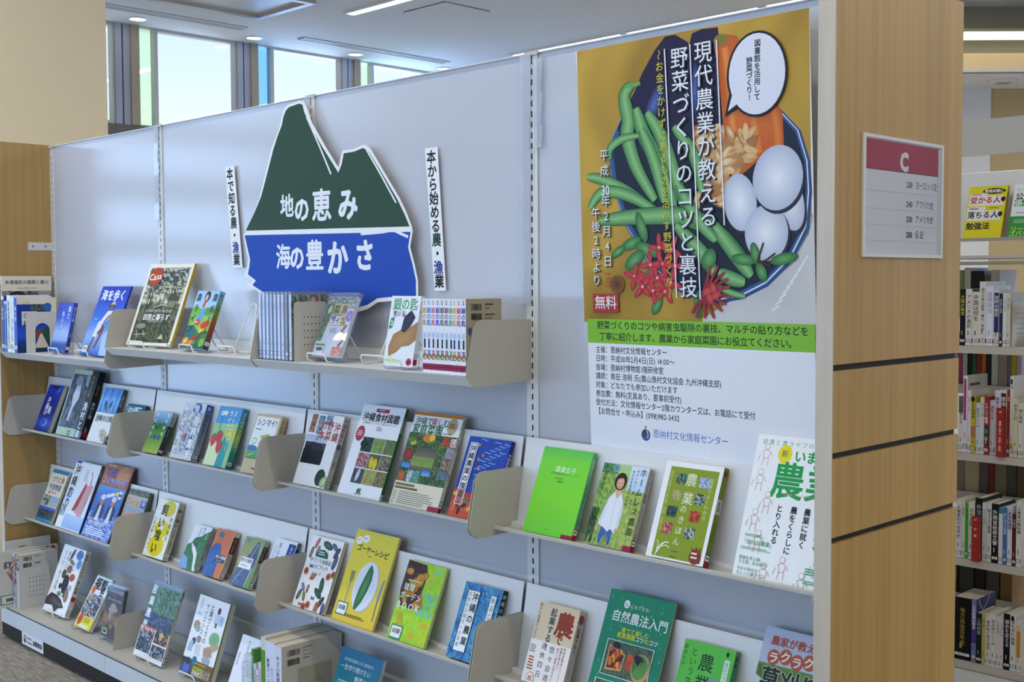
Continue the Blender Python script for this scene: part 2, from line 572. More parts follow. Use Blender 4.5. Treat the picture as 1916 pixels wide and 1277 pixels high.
def flush_prints():
    keys = set()
    for p in PRINTS:
        for op in p[1].ops:
            if op[0] == 't':
                keys |= {(ch, 0) for ch in op[1] if ch != ' ' and ch != '\u3000'}
    G = make_glyphs(sorted(keys))
    for name, A, parent, O, U, V, m, label in PRINTS:
        N = U.cross(V)
        vs, fs, cs = [], [], []
        layer = 1
        prev = None
        EPS = max(1.2e-5, min(6e-5, .0018 / max(1, len(A.ops))))
        pad = A.pad
        def emit(pts, faces, cols, dz=0.0):
            n = len(vs)
            z = layer * EPS + dz
            for x, y in pts:                     # nothing is printed past the edge of the sheet
                x, y = min(max(x, -pad), A.w + pad), min(max(y, 0.0003), A.h - .0003)
                vs.append(tuple(O + U * x + V * y + N * z))
            fs.extend(tuple(i + n for i in f) for f in faces)
            cs.extend(cols)
        for op in A.ops:
            if prev is not None and not (op[0] == 't' and prev == op[5]):
                layer += 1                       # letters of one colour share a layer
            prev = op[5] if op[0] == 't' else 0
            if op[0] == 'm':
                emit(op[1], op[2], op[3])
            else:
                _, txt, u, v, size, c, bold, sx, pitch, rot, align, vert = op
                em = size * A.w
                X0, Y0 = A.P(u, v)
                pen = []
                x = 0.0
                for ch in txt:
                    if ch in ' \u3000':
                        adv = 0.35 if ch == ' ' else 1.0
                        if vert: adv = 0.5
                        x += adv * pitch
                        continue
                    g = G[(ch, 0)]
                    narrow = ord(ch) < 0x2000
                    if vert:
                        adv = 1.0
                    else:
                        adv = (max([p[0] for p in g[0]] or [0.3]) + 0.07) if narrow else 1.0
                    pen.append((ch, x, g, narrow))
                    x += adv * pitch
                tot = x
                cr, sr = math.cos(math.radians(rot)), math.sin(math.radians(rot))
                for ch, px, (gv, gf), narrow in pen:
                    q = []
                    if vert:
                        wd = (max([p[0] for p in gv] or [0.5]) + 0.04) if narrow else 1.0
                        for gx, gy in gv:
                            ax, ay = gx - wd / 2, gy - 0.38
                            if ch in ROTATED:
                                ax, ay = ay, -ax
                            elif ch in '、。':
                                ax, ay = ax + 0.6, ay + 0.6
                            q.append((ax * sx * em, (ay - 0.5 - px) * em))
                    else:
                        off = {'l': 0, 'c': tot / 2, 'r': tot}[align]
                        for gx, gy in gv:
                            q.append(((gx + px - off) * sx * em, (gy - 0.86) * em))
                    base = [(X0 + a * cr - b * sr, Y0 + a * sr + b * cr) for a, b in q]
                    d = bold * em
                    if d < 1.2e-4:
                        offs = [(0, 0)]
                    elif bold <= .02:
                        offs = [(d, d), (-d, d), (d, -d), (-d, -d)]
                    else:
                        offs = [(d * math.cos(k * math.pi / 4), d * math.sin(k * math.pi / 4)) for k in range(8)] + [(0, 0)]
                    for kx, (ox, oy) in enumerate(offs):
                        emit([(a + ox, b + oy) for a, b in base], gf, [c] * len(gv), kx * 1e-6)
        me = bpy.data.meshes.new(name)
        me.from_pydata(vs, [], fs)
        # keep every face turned to the front of the sheet
        me.update()
        at = me.attributes.new('ink', 'FLOAT_COLOR', 'POINT')
        flat = []
        for c in cs:
            flat += [c[0], c[1], c[2], 1.0]
        at.data.foreach_set('color', flat)
        me.materials.append(MATS[m])
        o = bpy.data.objects.new(name, me)
        COL.objects.link(o)
        o.parent = parent
        if label: o['label'] = label
# ================================================================== the room
XL, CEIL = -4.09, 3.40
YF, YB, XR = -6.5, 13.0, 9.0
struct('floor', MB().box(XL - .2, XR, YF - .2, YB, -0.1, 0.0), 'carpet', label='grey striped loop carpet over the whole library floor')
struct('ceiling', MB().box(XL - .2, XR, YF - .2, YB, CEIL, CEIL + .1), 'ceiling_board', label='white speckled acoustic ceiling with recessed lamps')
struct('wall_right', MB().box(XR, XR + .1, YF, YB, 0, CEIL), 'plaster_white')
struct('wall_back', MB().box(XL, -3.0, YB, YB + .1, 0, CEIL).box(5.0, XR, YB, YB + .1, 0, CEIL).box(-3.0, 5.0, YB, YB + .1, 0, .8).box(-3.0, 5.0, YB, YB + .1, 3.0, CEIL), 'plaster_white')  # opening added to let the ceiling fill in

# left wall: clerestory lights behind the bookcase, tall lights beside the camera, dark wall between them
WN = 0
def window(x, y0, y1, z0, z1, glass='window_glass', axis='y'):
    global WN
    WN += 1
    f = MB()
    e = .022 if y1 - y0 > .3 else .010
    def bx(a0, a1, c0, c1, d0, d1):
        f.box(x - d1, x - d0, a0, a1, c0, c1) if axis == 'y' else f.box(a0, a1, x - d1, x - d0, c0, c1)
    bx(y0, y0 + e, z0, z1, 0, .06); bx(y1 - e, y1, z0, z1, 0, .06)
    bx(y0 + e, y1 - e, z0, z0 + e, 0, .06); bx(y0 + e, y1 - e, z1 - e, z1, 0, .06)
    if z0 < 1: bx(y0 + e, y1 - e, 1.58, 1.74, 0, .06); bx(y0 + e, y1 - e, 2.02, 2.24, 0, .06); bx(y0 + e, y1 - e, 2.5, 2.7, 0, .06)  # wide crossbars added on unseen windows to band the back panels' reflections
    o = struct('window_%d' % WN, f, 'frame_light')
    p = MB()
    p.box(x - .035, x - .031, y0 + e, y1 - e, z0 + e, z1 - e) if axis == 'y' else p.box(y0 + e, y1 - e, x - .035, x - .031, z0 + e, z1 - e)
    p.build('pane', glass, o)
    return o
SILL = 2.62
wl = MB().box(XL - .15, XL, 1.15, YB, 0, SILL).box(XL - .15, XL, YF, 1.15, 0, .5).box(XL - .15, XL, -.9, 1.15, .5, CEIL).box(XL - .15, XL, -6.5, -5.6, .5, CEIL)
wl.box(XL - .15, XL, 9.5, YB, SILL, CEIL)
struct('wall_left', wl, 'wall_brown', label='dark brown wall under the strip of high windows')
MUL = []
y = 1.58
k = 0
while y < 9.3:                                   # big light, grey frame, brown fin, narrow tinted light, pale frame
    window(XL, y, y + .74, SILL, CEIL, 'window_glass')
    MUL.append((y + .74, k))
    window(XL, y + .74 + .20, y + .74 + .345, SILL, CEIL, 'tinted_green_glass' if k % 2 == 0 else 'tinted_blue_glass')
    y += 1.085
    k += 1
for n, (ym, k) in enumerate(MUL):
    t = MB().box(XL - .06, XL + .012, ym, ym + .055, SILL, CEIL).box(XL - .06, XL + .006, ym + .07, ym + .13, SILL, CEIL).box(XL - .06, XL - .02, ym + .055, ym + .07, SILL, CEIL)
    o = struct('trim_%d' % (n + 1), t, 'mullion_grey')
    MB().box(XL - .06, XL + .02, ym + .13, ym + .20, SILL, CEIL).build('window_fin', 'mullion_brown', o)
for a in (-5.6, -4.45, -3.3, -2.15):
    window(XL, a, a + 1.15, .5, CEIL)
# front wall behind the camera with tall windows
wf = MB().box(XL, -3.3, YF - .1, YF, 0, CEIL).box(3.7, XR, YF - .1, YF, 0, CEIL).box(-3.3, 3.7, YF - .1, YF, 0, .6).box(-3.3, 3.7, YF - .1, YF, 3.2, CEIL)
struct('wall_front', wf, 'plaster_white')
for i in range(5):
    window(YF, -3.3 + 1.4 * i, -3.3 + 1.4 * (i + 1), .6, 3.2, axis='x')
for i in range(5):  # unseen back windows, added along with the ceiling fill light
    window(YB + .06, -3.0 + 1.6 * i, -3.0 + 1.6 * (i + 1), .8, 3.0, axis='x')
struct('pillar', MB().box(-1.9, -1.0, -.16, .745, 0, CEIL), 'plaster_beige', label='square beige plastered pillar rising to the ceiling behind the bookcase end')

# far corner on the right: bulkhead with a strip lamp, lower ceiling, a white pier and a tan wall, set at 45 degrees to the shelving
FW, RT = Vector((-.711, .703, 0)).normalized(), Vector((.703, .711, 0)).normalized()
CAM0 = Vector((4.698, -2.041, 0))
def diag_box(d0, d1, r0, r1, z0, z1):
    b = MB()
    c = [CAM0 + FW * d + RT * r for d, r in ((d0, r0), (d0, r1), (d1, r1), (d1, r0))]
    b.add([(p.x, p.y, z0) for p in c] + [(p.x, p.y, z1) for p in c],
          [(3, 2, 1, 0), (4, 5, 6, 7), (0, 1, 5, 4), (1, 2, 6, 5), (2, 3, 7, 6), (3, 0, 4, 7)])
    return b
struct('wall_bulkhead', diag_box(8.93, 9.05, 2.2, 6.5, 2.93, CEIL), 'plaster_shaded', label='tan bulkhead under the ceiling carrying a strip lamp')  # upper face coloured as the shadowed recess
struct('ceiling_lower', diag_box(9.05, 11.0, 2.2, 6.5, 2.95, 3.05), 'ceiling_board')
struct('trim_19', diag_box(8.88, 8.93, 2.2, 6.5, 2.945, 3.05), 'plaster_tan')
struct('trim_20', diag_box(8.86, 8.9, 2.2, 6.5, 2.91, 2.945), 'frame_light')
struct('pier', diag_box(9.88, 10.4, 2.6, 3.94, 0, 2.95), 'plaster_white')
struct('wall_tan', diag_box(9.9, 10.0, 3.94, 6.5, 0, 2.95), 'plaster_tan')
cl = thing('cove_lamp', 'long bright strip lamp on the tan bulkhead beyond the rear bookcase', 'lamp')
diag_box(8.70, 8.80, 2.3, 6.4, 3.13, 3.17).build('diffuser', 'cove_white', cl)
diag_box(8.68, 8.9, 2.3, 6.4, 3.17, 3.19).build('housing', 'plaster_shaded', cl)
sp = CAM0 + FW * 9.5 + RT * 3.88
s = thing('ceiling_speaker', 'flat round white cover on the lowered ceiling beside the white pier', 'ceiling fitting', (sp.x, sp.y, 2.95))
MB().lathe([(.0, -.02), (.09, -.02), (.115, -.012), (.12, 0)], (0, 0, 0)).build('cover', 'fixture_white', s, True)
MB().lathe([(.0, -.023), (.05, -.0225), (.06, -.02)], (0, 0, 0)).build('grille', 'frame_light', s, True)

# ceiling fittings
ROWN = {-2.72: 'row of strip lamps over the reading side in front of the camera', -0.66: 'row of strip lamps over the front of the display bookcase',
        3.46: 'row of strip lamps whose end shows beside the square ceiling hatch', 5.52: 'far row of strip lamps skimming the bookcase top beside the poster'}
for y in sorted(ROWN):
    t = thing('strip_lamp_row', ROWN[y], 'lamp', (0, y, CEIL), group='recessed strip lamps in the ceiling')
    for x, y2 in LAMP_SPOTS:
        if y2 != y: continue
        if y == 5.52: x -= .32
        MB().box(x - .62, x + .62, -.035, .035, -.006, -.0005).build('diffuser', 'lamp_white', t)
        MB().box(x - .635, x + .635, -.05, -.035, -.012, -.0005).box(x - .635, x + .635, .035, .05, -.012, -.0005).box(x - .635, x - .62, -.035, .035, -.012, -.0005).box(x + .62, x + .635, -.035, .035, -.012, -.0005).build('trim_ring', 'fixture_white', t)
DL = [(2.40, 'leftmost round downlight above the high windows by the pillar'), (3.43, 'second round downlight from the pillar above the high windows'),
      (4.47, 'third round downlight from the pillar above the high windows'), (5.51, 'small round downlight half hidden by the bookcase top edge')]
for y, lab in DL:
    t = thing('downlight', lab, 'lamp', (-3.86, y, CEIL), group='round downlights along the window wall')
    MB().lathe([(0, -.004), (.058, -.004), (.06, -.0005)], (0, 0, 0)).build('lens', 'downlight_white', t, True)
    MB().lathe([(.06, -.0008), (.062, -.009), (.075, -.007), (.077, -.0008)], (0, 0, 0)).build('trim_ring', 'fixture_white', t, True)
for y0, y1, lab in ((1.2, 3.18, 'long slot air diffuser ending between the first two downlights'), (3.71, 5.32, 'long slot air diffuser above the third downlight')):
    t = thing('slot_diffuser', lab, 'air vent', (-3.6, y0, CEIL))
    L = y1 - y0
    MB().box(-.045, .045, 0, L, -.003, -.0005).build('backing', 'vent_dark', t)
    for q in (-.049, -.004, .041):
        MB().box(q, q + .008, 0, L, -.012, -.003).build('blade', 'fixture_white', t)
t = thing('ceiling_hatch', 'square flush access hatch in the ceiling with a thin dark outline', 'hatch', (-2.05, 3.95, CEIL))
MB().box(-.235, .235, -.225, .225, -.0035, -.001).build('outline', 'vent_dark', t)
MB().box(-.229, .229, -.219, .219, -.006, -.0035).build('panel', 'ceiling_board', t)
t = thing('skylight_frame', 'pale framed recessed ceiling unit cut by the top of the picture', 'ceiling fitting', (-2.78, 2.48, CEIL))
MB().box(-.36, .36, -.55, -.5, -.03, -.0005).box(-.36, .36, .5, .55, -.03, -.0005).box(-.36, -.31, -.5, .5, -.03, -.0005).box(.31, .36, -.5, .5, -.03, -.0005).build('frame', 'frame_light', t)
MB().box(-.31, .31, -.5, .5, -.004, -.0005).build('panel', 'fixture_white', t)

# ================================================================== the display bookcase
TOP = 1.926
bc = thing('display_bookcase', 'long cream steel display bookcase with white back panels and maple ends', 'bookcase', (0, 0, 0))
def bpart(mb, name, m, parent=None, label=None):
    o = mb.build(name, m, parent or bc)
    if label: o['label'] = label
    return o
# posts with their two-rail slotted faces
for k in range(5):
    xc = .9 * k + (.03 if k == 0 else (-.022 if k == 4 else 0))
    p = MB().box(xc - .019, xc - .0025, 0, .034, .14, TOP - .006).box(xc + .0025, xc + .019, 0, .034, .14, TOP - .006)
    z = .15
    while z < TOP - .03:
        p.box(xc - .0025, xc + .0025, 0, .0012, z + .014, z + .025)
        z += .025
    po = bpart(p, 'post', 'post_white')
    MB().box(xc - .0025, xc + .0025, .0012, .03, .14, TOP - .02).build('slot_backing', 'slot_black', po)
    MB().box(xc - .022, xc + .022, -.004, .036, TOP - .006, TOP + .003).build('post_cap', 'metal_cream', po)
for k in range(4):
    a, b = .9 * k + (.05 if k == 0 else .0195), .9 * (k + 1) - (.042 if k == 3 else .0195)
    bpart(MB().box(a, b, .004, .012, .14, TOP - .002), 'back_panel', 'ribbed_plastic', label='white ribbed plastic back panel')
    bpart(MB().box(a, b, -.002, .018, TOP - .002, TOP + .0005), 'top_strip', 'metal_plate')
# maple end panels
D0, D1 = -.2136, .271
le = bpart(MB().box(-.018, .0156, D0 + .002, D1, .05, 1.932), 'end_panel', 'maple_inner', label='maple veneered end panel')
MB().box(-.018, .0156, D0, D0 + .002, .05, 1.932).build('edge_band', 'maple_edge', le)
re_ = bpart(MB().box(3.600, 3.6235, D0 + .002, D1, 0.0, 1.932), 'end_panel', 'seam_dark', label='maple veneered end panel with three dark grooves')
for z0, z1 in ((0.0, .926), (.937, 1.0745), (1.0855, 1.2275), (1.2385, 1.932)):
    MB().box(3.6235, 3.6315, D0 + .002, D1, z0, z1).build('face_board', 'maple_face', re_)
MB().box(3.5985, 3.6315, D0, D0 + .002, 0.0, 1.932).build('edge_band', 'maple_edge', re_)
MB().box(3.5985, 3.6, D0 + .002, D1, 0, 1.932).build('inner_face', 'maple_inner', re_)
pl = bpart(MB().box(.0156, .0172, -.094, .002, 1.5145, 1.5455), 'wall_plate', 'bookend_light')
for yy in (-.075, -.025):
    MB().lathe([(0, 0), (.0045, 0), (.0038, .0018), (0, .002)], (0, 0, 0), 10).build('screw', 'screw_metal', pl).matrix_local = Matrix.Translation((.0172, yy, 1.530)) @ Matrix.Rotation(math.pi / 2, 4, 'Y')
# base shelf with its white fascia, dark seam and black plinth
for k in range(4):
    a, b = .9 * k + (.017 if k == 0 else .001), .9 * (k + 1) - (.003 if k == 3 else .001)
    if k == 3: b = 3.597
    bs = bpart(MB().box(a, b, -.236, .0, .128, .134), 'base_shelf', 'metal_cream')
    MB().box(a, b, -.232, -.222, .122, .128).build('seam', 'seam_dark', bs)
    MB().box(a, b, -.236, -.222, .064, .122).build('fascia', 'fascia_white', bs)
    MB().box(a, b, -.006, -.004, .134, .165).build('upstand', 'metal_cream', bs)
bpart(MB().box(.017, 3.597, -.222, -.05, .018, .064).box(.017, 3.597, -.232, -.222, .012, .064), 'plinth', 'kick_black')
for k in range(6):
    bpart(MB().lathe([(.02, 0.0), (.022, .004), (.012, .006), (.012, .018)], (.15 + .65 * k, -.14, 0), 12), 'levelling_foot', 'kick_black')
# flat shelves of the upper row
BR = [(-.214, .027), (-.203, .010), (-.185, 0.0), (-.150, .0), (-.012, .004), (-.002, .006), (-.002, .152), (-.165, .154)] + arc(-.163, .124, .030, 95, 172, 6)
def bracket(x, zr, th=.0014):
    return MB().prism([(y, zr + z) for y, z in BR], x, x + th)
for k, zr in ((0, 1.094), (1, 1.142), (2, 1.142)):
    a, b = .9 * k + (.019 if k == 0 else .003), .9 * (k + 1) - .003
    sh = bpart(MB().sheet([(-.006, zr + .060), (-.006, zr + .026), (-.216, zr + .026), (-.192, zr + .0015), (-.186, zr + .0015)], .0016, a + .002, b - .002), 'flat_shelf', 'metal_plate', label='flat upper shelf')
    bracket(a, zr).build('side_bracket', 'metal_cream', sh)
    bracket(b - .0014, zr).build('side_bracket', 'metal_cream', sh)
# slanted display shelves of the two middle rows
ROWZ = {1: .79, 2: .437}
for row in (1, 2):
    zr = ROWZ[row]
    for k in range(4):
        a, b = .9 * k + (.019 if k == 0 else .003), .9 * (k + 1) - .003
        if k == 3: b = 3.597
        sh = bpart(MB().sheet([(-.018, zr + .217), (-.0255, zr + .223), (-.0595, zr + .026), (-.078, zr + .026), (-.079, zr + .016)], .0016, a + .002, b - .002), 'display_shelf', 'metal_plate', label='slanted display shelf')
        MB().sheet([(-.079, zr + .0145), (-.130, zr + .0145), (-.1365, zr + .0165), (-.1365, zr + .023), (-.132, zr + .0245)], -.0018, a + .002, b - .002).build('tray_lip', 'metal_cream', sh)
        bracket(a, zr).build('side_bracket', 'metal_cream', sh)
        bracket(b - .0014, zr).build('side_bracket', 'metal_cream', sh)
# divider on the base shelf
dv = tag(MB().prism([(-.206, .1342), (-.195, .215)] + arc(-.160, .222, .030, 165, 95, 5) + [(-.06, .252), (-.02, .252), (-.02, .1342)], .8985, .9).build('shelf_divider', 'metal_cream'),
         'cream metal divider with a rounded corner standing on the base shelf', 'divider')
# ================================================================== books
def cover_mat(c):
    n = 'cover_' + (c if isinstance(c, str) else 'x')
    return mat(n, c, 0.42, 0, 0.25)

def book_body(root, w, h, t, cover, spine='R', soft=True, spine_col=None):
    """front at y = 0, back at y = t; spine on the right or the left; pages inset at head, foot and fore-edge"""
    c = .0009 if soft else .0022
    ins = .0012 if soft else .003
    MB().box(0, w, 0, c, 0, h).box(0, w, t - c, t, 0, h).build('cover', cover_mat(cover), root)
    s0, s1 = (w - c, w) if spine == 'R' else (0, c)
    MB().box(s0, s1, c, t - c, 0, h).build('spine', cover_mat(spine_col or cover), root)
    a, b = (ins, w - c) if spine == 'R' else (c, w - ins)
    MB().box(a, b, c, t - c, ins, h - ins).build('page_block', 'pages', root)

def spine_art(t, h):
    return Art(t, h)

def call_label(A, v=.90, frame='1a1a1a', dv=.075, red=False):
    """library call-number label wrapped low on a spine"""
    A.rect(0, v, 1, v + dv, frame)
    A.rect(.1, v + .008, .9, v + dv - .008, 'efeee8')
    A.rect(.25, v + dv * .4, .75, v + dv * .6, '555555')
    if red:
        A.rect(0, v + dv, 1, min(1, v + dv + .07), 'a3123f')
    return A

TH0 = .0
def lean(row, h, t, yb, ymax=-.004):
    """tilt at which a book standing on the tray rests against the slanted plate"""
    zr = ROWZ[row]
    tray = zr + .0165
    lo, hi = math.radians(6), math.radians(34)
    def clear(th):
        zb = tray + t * math.sin(th)
        best = 9
        for f in range(1, 21):
            s = h * f / 20
            y = yb + t * math.cos(th) + s * math.sin(th)
            z = zb - t * math.sin(th) + s * math.cos(th)
            zz = z - zr
            if zz <= .2225:
                py = -.0595 + (zz - .026) / .197 * .034 if zz > .026 else -.079
                best = min(best, py - .0022 - y)
        # top edge of the plate against the back face
        zc = zr + .2232
        s = (zc - (zb - t * math.sin(th))) / math.cos(th)
        if s < h:
            best = min(best, -.0275 - (yb + t * math.cos(th) + s * math.sin(th)))
        best = min(best, ymax - (yb + t * math.cos(th) + h * math.sin(th)))
        return best
    for _ in range(40):
        m = (lo + hi) / 2
        if clear(m) > .0003: lo = m
        else: hi = m
    return lo, tray + t * math.sin(lo) + .0004

def shown_book(label, row, X, w, h, t, cover, art, spine='R', sp=None, name='book', cat='book', soft=True, spine_col=None, ink='ink_satin', yb=-.1215):
    th, zb = lean(row, h, t, yb, -.0215 if row == 1 and X > 2.75 else -.004)
    root = thing(name, label, cat, (X, yb, zb), (-th, 0, 0), 'books shown face out on the slanted shelves')
    return dress(root, w, h, t, cover, art, spine, sp, soft, spine_col, ink)

def dress(root, w, h, t, cover, art, spine='R', sp=None, soft=True, spine_col=None, ink='ink_satin'):
    book_body(root, w, h, t, cover, spine, soft, spine_col)
    A = Art(w, h)
    art(A)
    lay_print('cover_print', A, root, (0, -.00003, 0), (1, 0, 0), (0, 0, 1), ink)
    if sp and spine == 'R':
        S = Art(t, h)
        sp(S)
        lay_print('spine_print', S, root, (w + .00003, 0, 0), (0, 1, 0), (0, 0, 1), ink)
    return root

GREENS = ['2f5a2a', '4d7a34', '6d9a45', '1f3d20', '87a85a']
VEG = ['2f5a2a', '4d8a34', 'b33a22', 'd8b23a', '7aa848', '5a3a26', '86b060']

# ---- upper slanted row, first bay
def art(A):
    A.grad(0, 0, 1, 1, [(0, '1d3fae'), (.35, '16248a'), (.6, '141a66'), (.85, '2c4fc0'), (1, '101a5c')])
    A.ell(.55, .82, .26, .15, '7fb4ff', '1f3fb0').ell(.5, .81, .08, .07, '1a2a80').ell(.8, .1, .22, .08, '3f78e8', '1d3fae', 30)
    A.rect(.28, .03, .72, .08, '18245e')
    A.vt('沖縄の', .36, .26, .2, 'f2f6ff', .012).vt('海', .58, .45, .27, 'f2f6ff', .012).bars(.24, .52, .45, .56, 2, 'c8d4f4')
shown_book('small deep blue book with glowing underwater cover and white lettering', 1, .091, .127, .186, .019, '1c2f9c', art, 'L')
def art(A):
    A.rect(0, 0, 1, 1, 'b9d3b0')
    A.photo(.04, .07, .80, .88, ['6d7688', '4d5564', '3a4250', '596374', '30363f'], 5, 7, 4)
    A.rect(.74, 0, 1, 1, '1f2733').rect(.74, .9, 1, 1, '5b6a8c')
    A.poly([(.30, .2), (.45, .22), (.5, .42), (.38, .58), (.34, .78), (.27, .78), (.3, .55), (.24, .4)], 'cfd6de').ell(.33, .17, .14, .1, '8a94a4')
    A.poly([(.58, .06), (.72, .06), (.72, .26), (.6, .22)], '9aa4b2').line([(.1, .86), (.25, .5), (.5, .45)], .012, 'c3ccd6')
    A.vt('漁村と海', .84, .46, .17, 'f4f6fa', .012).vt('沖縄の記録', .84, .07, .08, 'd0a63a').ell(.5, .95, .05, .05, '2b2f38').ell(.5, .95, .03, .03, 'b9d3b0')
def sp(S):
    S.vt('沖縄の記録', .5, .2, .34, 'b08a2c').vt('漁村と海', .5, .45, .7, 'd8dce4').vt('写真', .5, .83, .4, 'c9ced8')
    S.rect(0, .9, 1, .97, '8e1f2f')
shown_book('thick black photo book with pale green border and grey figure photograph', 1, .288, .209, .256, .023, '16181d', art, 'R', sp, soft=False)
def art(A):
    A.grad(0, 0, 1, .52, [(0, '3f8be0'), (.5, '6fb2f2'), (1, '4a86b8')]).rect(0, .46, 1, 1, 'f2f1ec')
    for i in range(9):
        A.line([(.05 + .11 * i, .02), (.03 + .11 * i, .25), (.06 + .11 * i, .45)], .022, ['cfe6ff', '2f74c8', '9fd0ff'][i % 3])
    A.ell(.35, .3, .05, .1, '24406a', None, 20).ell(.62, .3, .05, .1, '2c4a72', None, -15).ell(.4, .38, .06, .05, '4a8a58')
    A.t('沖縄の川魚', .08, .5, .17, '202a33', .008).bars(.1, .6, .3, .64, 2, '555555').poly([(.5, .78), (.68, .74), (.9, .82), (.95, .95), (.8, .98), (.62, .9)], 'c9b59a').ell(.7, .85, .14, .06, '8a7a66', 'd8cdb8', 20).rect(.9, .86, 1, 1, '5f7a66')
def sp(S):
    S.rect(0, 0, 1, 1, '4a5458').vt('沖縄の川魚', .5, .1, .6, 'dfe4e8')
    call_label(S, .9)
shown_book('white paperback with blue waterfall picture above a small fish drawing', 1, .549, .148, .205, .015, 'e9e8e4', art, 'R', sp)
def art(A):
    A.grad(0, 0, 1, 1, [(0, '1d4f6e'), (.5, '1b6a80'), (1, '154a5c')])
    A.t('沖縄', .04, .05, .30, 'dff2f4', .01).bars(.55, .06, .9, .2, 2, 'cfe6ea').vt('魚介', .25, .4, .2, 'cfe6ea').photo(.5, .45, .95, .95, ['1a5a70', '2a7a8a', '123a4c'], 5, 6, 2)
shown_book('teal paperback mostly hidden behind the bracket in the first bay', 1, .744, .132, .160, .014, '1b4f63', art, 'R')

# ---- second bay
def art(A):
    A.grad(0, 0, 1, 1, [(0, 'a8cbe8'), (.25, '5e92b8'), (.4, '4f8a48'), (.7, '7fae4c'), (1, 'b4cc62')])
    for i in range(14):
        A.ell(.1 + .06 * i + .03 * (i % 3), .3 + .025 * (i % 5), .09, .07, ['3d7a3c', '2f6436', '5f9a48'][i % 3])
    for i in range(6):
        A.ell(.22 + .1 * i, .62, .03, .08, ['4f74b8', '6f90cc', '3c5a90'][i % 3])
    A.vt('株式会社', .14, .04, .15, 'f4f7f4', .012, pitch=1.45).vt('限界集落', .82, .04, .13, 'f4f7f4', .012, pitch=1.6)
def sp(S):
    S.rect(0, 0, 1, .32, 'a7a9a8').rect(0, .32, 1, 1, '3c4044').vt('限界集落', .5, .1, .4, '2a2a2a').vt('株式会社', .5, .4, .35, '9aa0a4')
    call_label(S, .88)
shown_book('pocket paperback with green village landscape and dark grey spine', 1, .967, .105, .148, .019, '6d9a58', art, 'R', sp)
def art(A):
    A.grad(0, 0, 1, 1, [(0, 'dfe4e6'), (.3, 'a9b6c8'), (.55, '8ea0bc'), (.8, 'c9ced2'), (1, 'e4dfd2')])
    A.photo(.02, .15, .98, .92, ['8ea0bc', 'b4c0d0', 'd2cfc2', '7a8ca8', 'c4a890', 'dfe2e4'], 8, 11, 6)
    A.ell(.62, .09, .2, .14, '2556b4')
    A.poly([(.6, .55), (.7, .52), (.8, .6), (.76, .9), (.62, .9)], '3b5fae').poly([(.38, .55), (.48, .54), (.5, .68), (.4, .7)], 'b8485a').poly([(.14, .6), (.24, .58), (.26, .8), (.16, .8)], 'dcd8c8')
    A.vt('脱', .62, .035, .2, 'ffffff', .01).vt('限界集落', .74, .22, .26, 'ffffff', .02, pitch=1.08, out='5a6a88').vt('株式会社', .13, .03, .21, 'ffffff', .018, pitch=1.62, out='5a6a88').rect(.36, .03, .66, .1, 'c9cfc0')
def sp(S):
    S.grad(0, 0, 1, 1, [(0, '2452b4'), (.2, '6d7c98'), (1, 'a8a9a6')]).vt('脱', .5, .03, .5, 'e8ecf4', .01).vt('限界集落', .5, .16, .62, '31384a').vt('株式会社', .5, .47, .5, '31384a')
    call_label(S, .88)
shown_book('grey-blue illustrated novel with blue oval and big white vertical lettering', 1, 1.155, .134, .188, .024, 'c9cdd4', art, 'R', sp, soft=False)
def art(A):
    A.rect(0, 0, 1, 1, '4f9fd8').poly([(0, .3), (.5, .28), (1, .25), (1, 1), (0, 1)], '9fcf8c').poly([(0, .62), (.55, .6), (.5, 1), (0, 1)], 'e4efb8').poly([(.55, .55), (.62, .45), (.78, .47), (.83, .6), (.83, 1), (.5, 1)], '2f9f9c')
    A.poly([(.5, .4), (1, .36), (1, .5), (.7, .56)], 'c9d04a')
    for u, v, r in ((.14, .58, .13), (.36, .52, .15), (.46, .68, .14)):
        A.poly([(u - r, v - .07), (u, v - .11), (u + r, v - .06), (u + r * .75, v + .05), (u, v + .12), (u - r * .75, v + .05)], 'd63a3c').ell(u, v - .09, .08, .03, '3f8a3a')
    A.line([(.2, .1), (.25, .3), (.3, .5)], .02, '3a78a8').ell(.22, .12, .08, .06, 'f4f4e0').ell(.36, .11, .07, .06, 'f4f4e0').ell(.22, .12, .03, .025, 'e0b83a')
    A.vt('ストロベリー', .76, .05, .165, 'fbfdf6', .012).vt('ライフ', .58, .05, .165, 'fbfdf6', .012)
def sp(S):
    S.grad(0, 0, 1, 1, [(0, '3f8ec8'), (.35, '5aa05a'), (.5, 'b8c83c'), (.75, '2f9488'), (1, '2a8a86')]).vt('ストロベリーライフ', .5, .06, .6, 'f2f8f0', .01)
    call_label(S, .88)
shown_book('turquoise novel with three red strawberries on the cover', 1, 1.365, .133, .192, .021, '3f9cb4', art, 'R', sp, soft=False)
def art(A):
    A.rect(0, 0, 1, 1, 'cdb98e').rect(.03, .04, .92, .76, 'f4f4f0').grad(.03, .56, .92, .76, [(0, '5a8ac8'), (.4, '6aa858'), (1, '4f9450')])
    A.ell(.18, .58, .2, .07, '4a7ab0').t('シンマイ!', .08, .07, .185, '1f2a38', .012).bars(.1, .25, .4, .28, 1, '333333').poly([(.38, .36), (.7, .31), (.74, .36), (.42, .41)], 'a8c43c').ell(.2, .46, .09, .08, '8fc08a').ell(.2, .46, .06, .055, 'f4f4f0')
    A.poly([(.52, .5), (.64, .5), (.66, .72), (.52, .72)], '3f78b8').ell(.58, .46, .05, .06, '3a2a24').line([(.52, .52), (.45, .42)], .04, 'd8a878').line([(.64, .52), (.72, .42)], .04, 'd8a878').line([(.1, .72), (.3, .66)], .02, 'eeeeda').rect(.42, .9, .55, .925, '5c4c34')
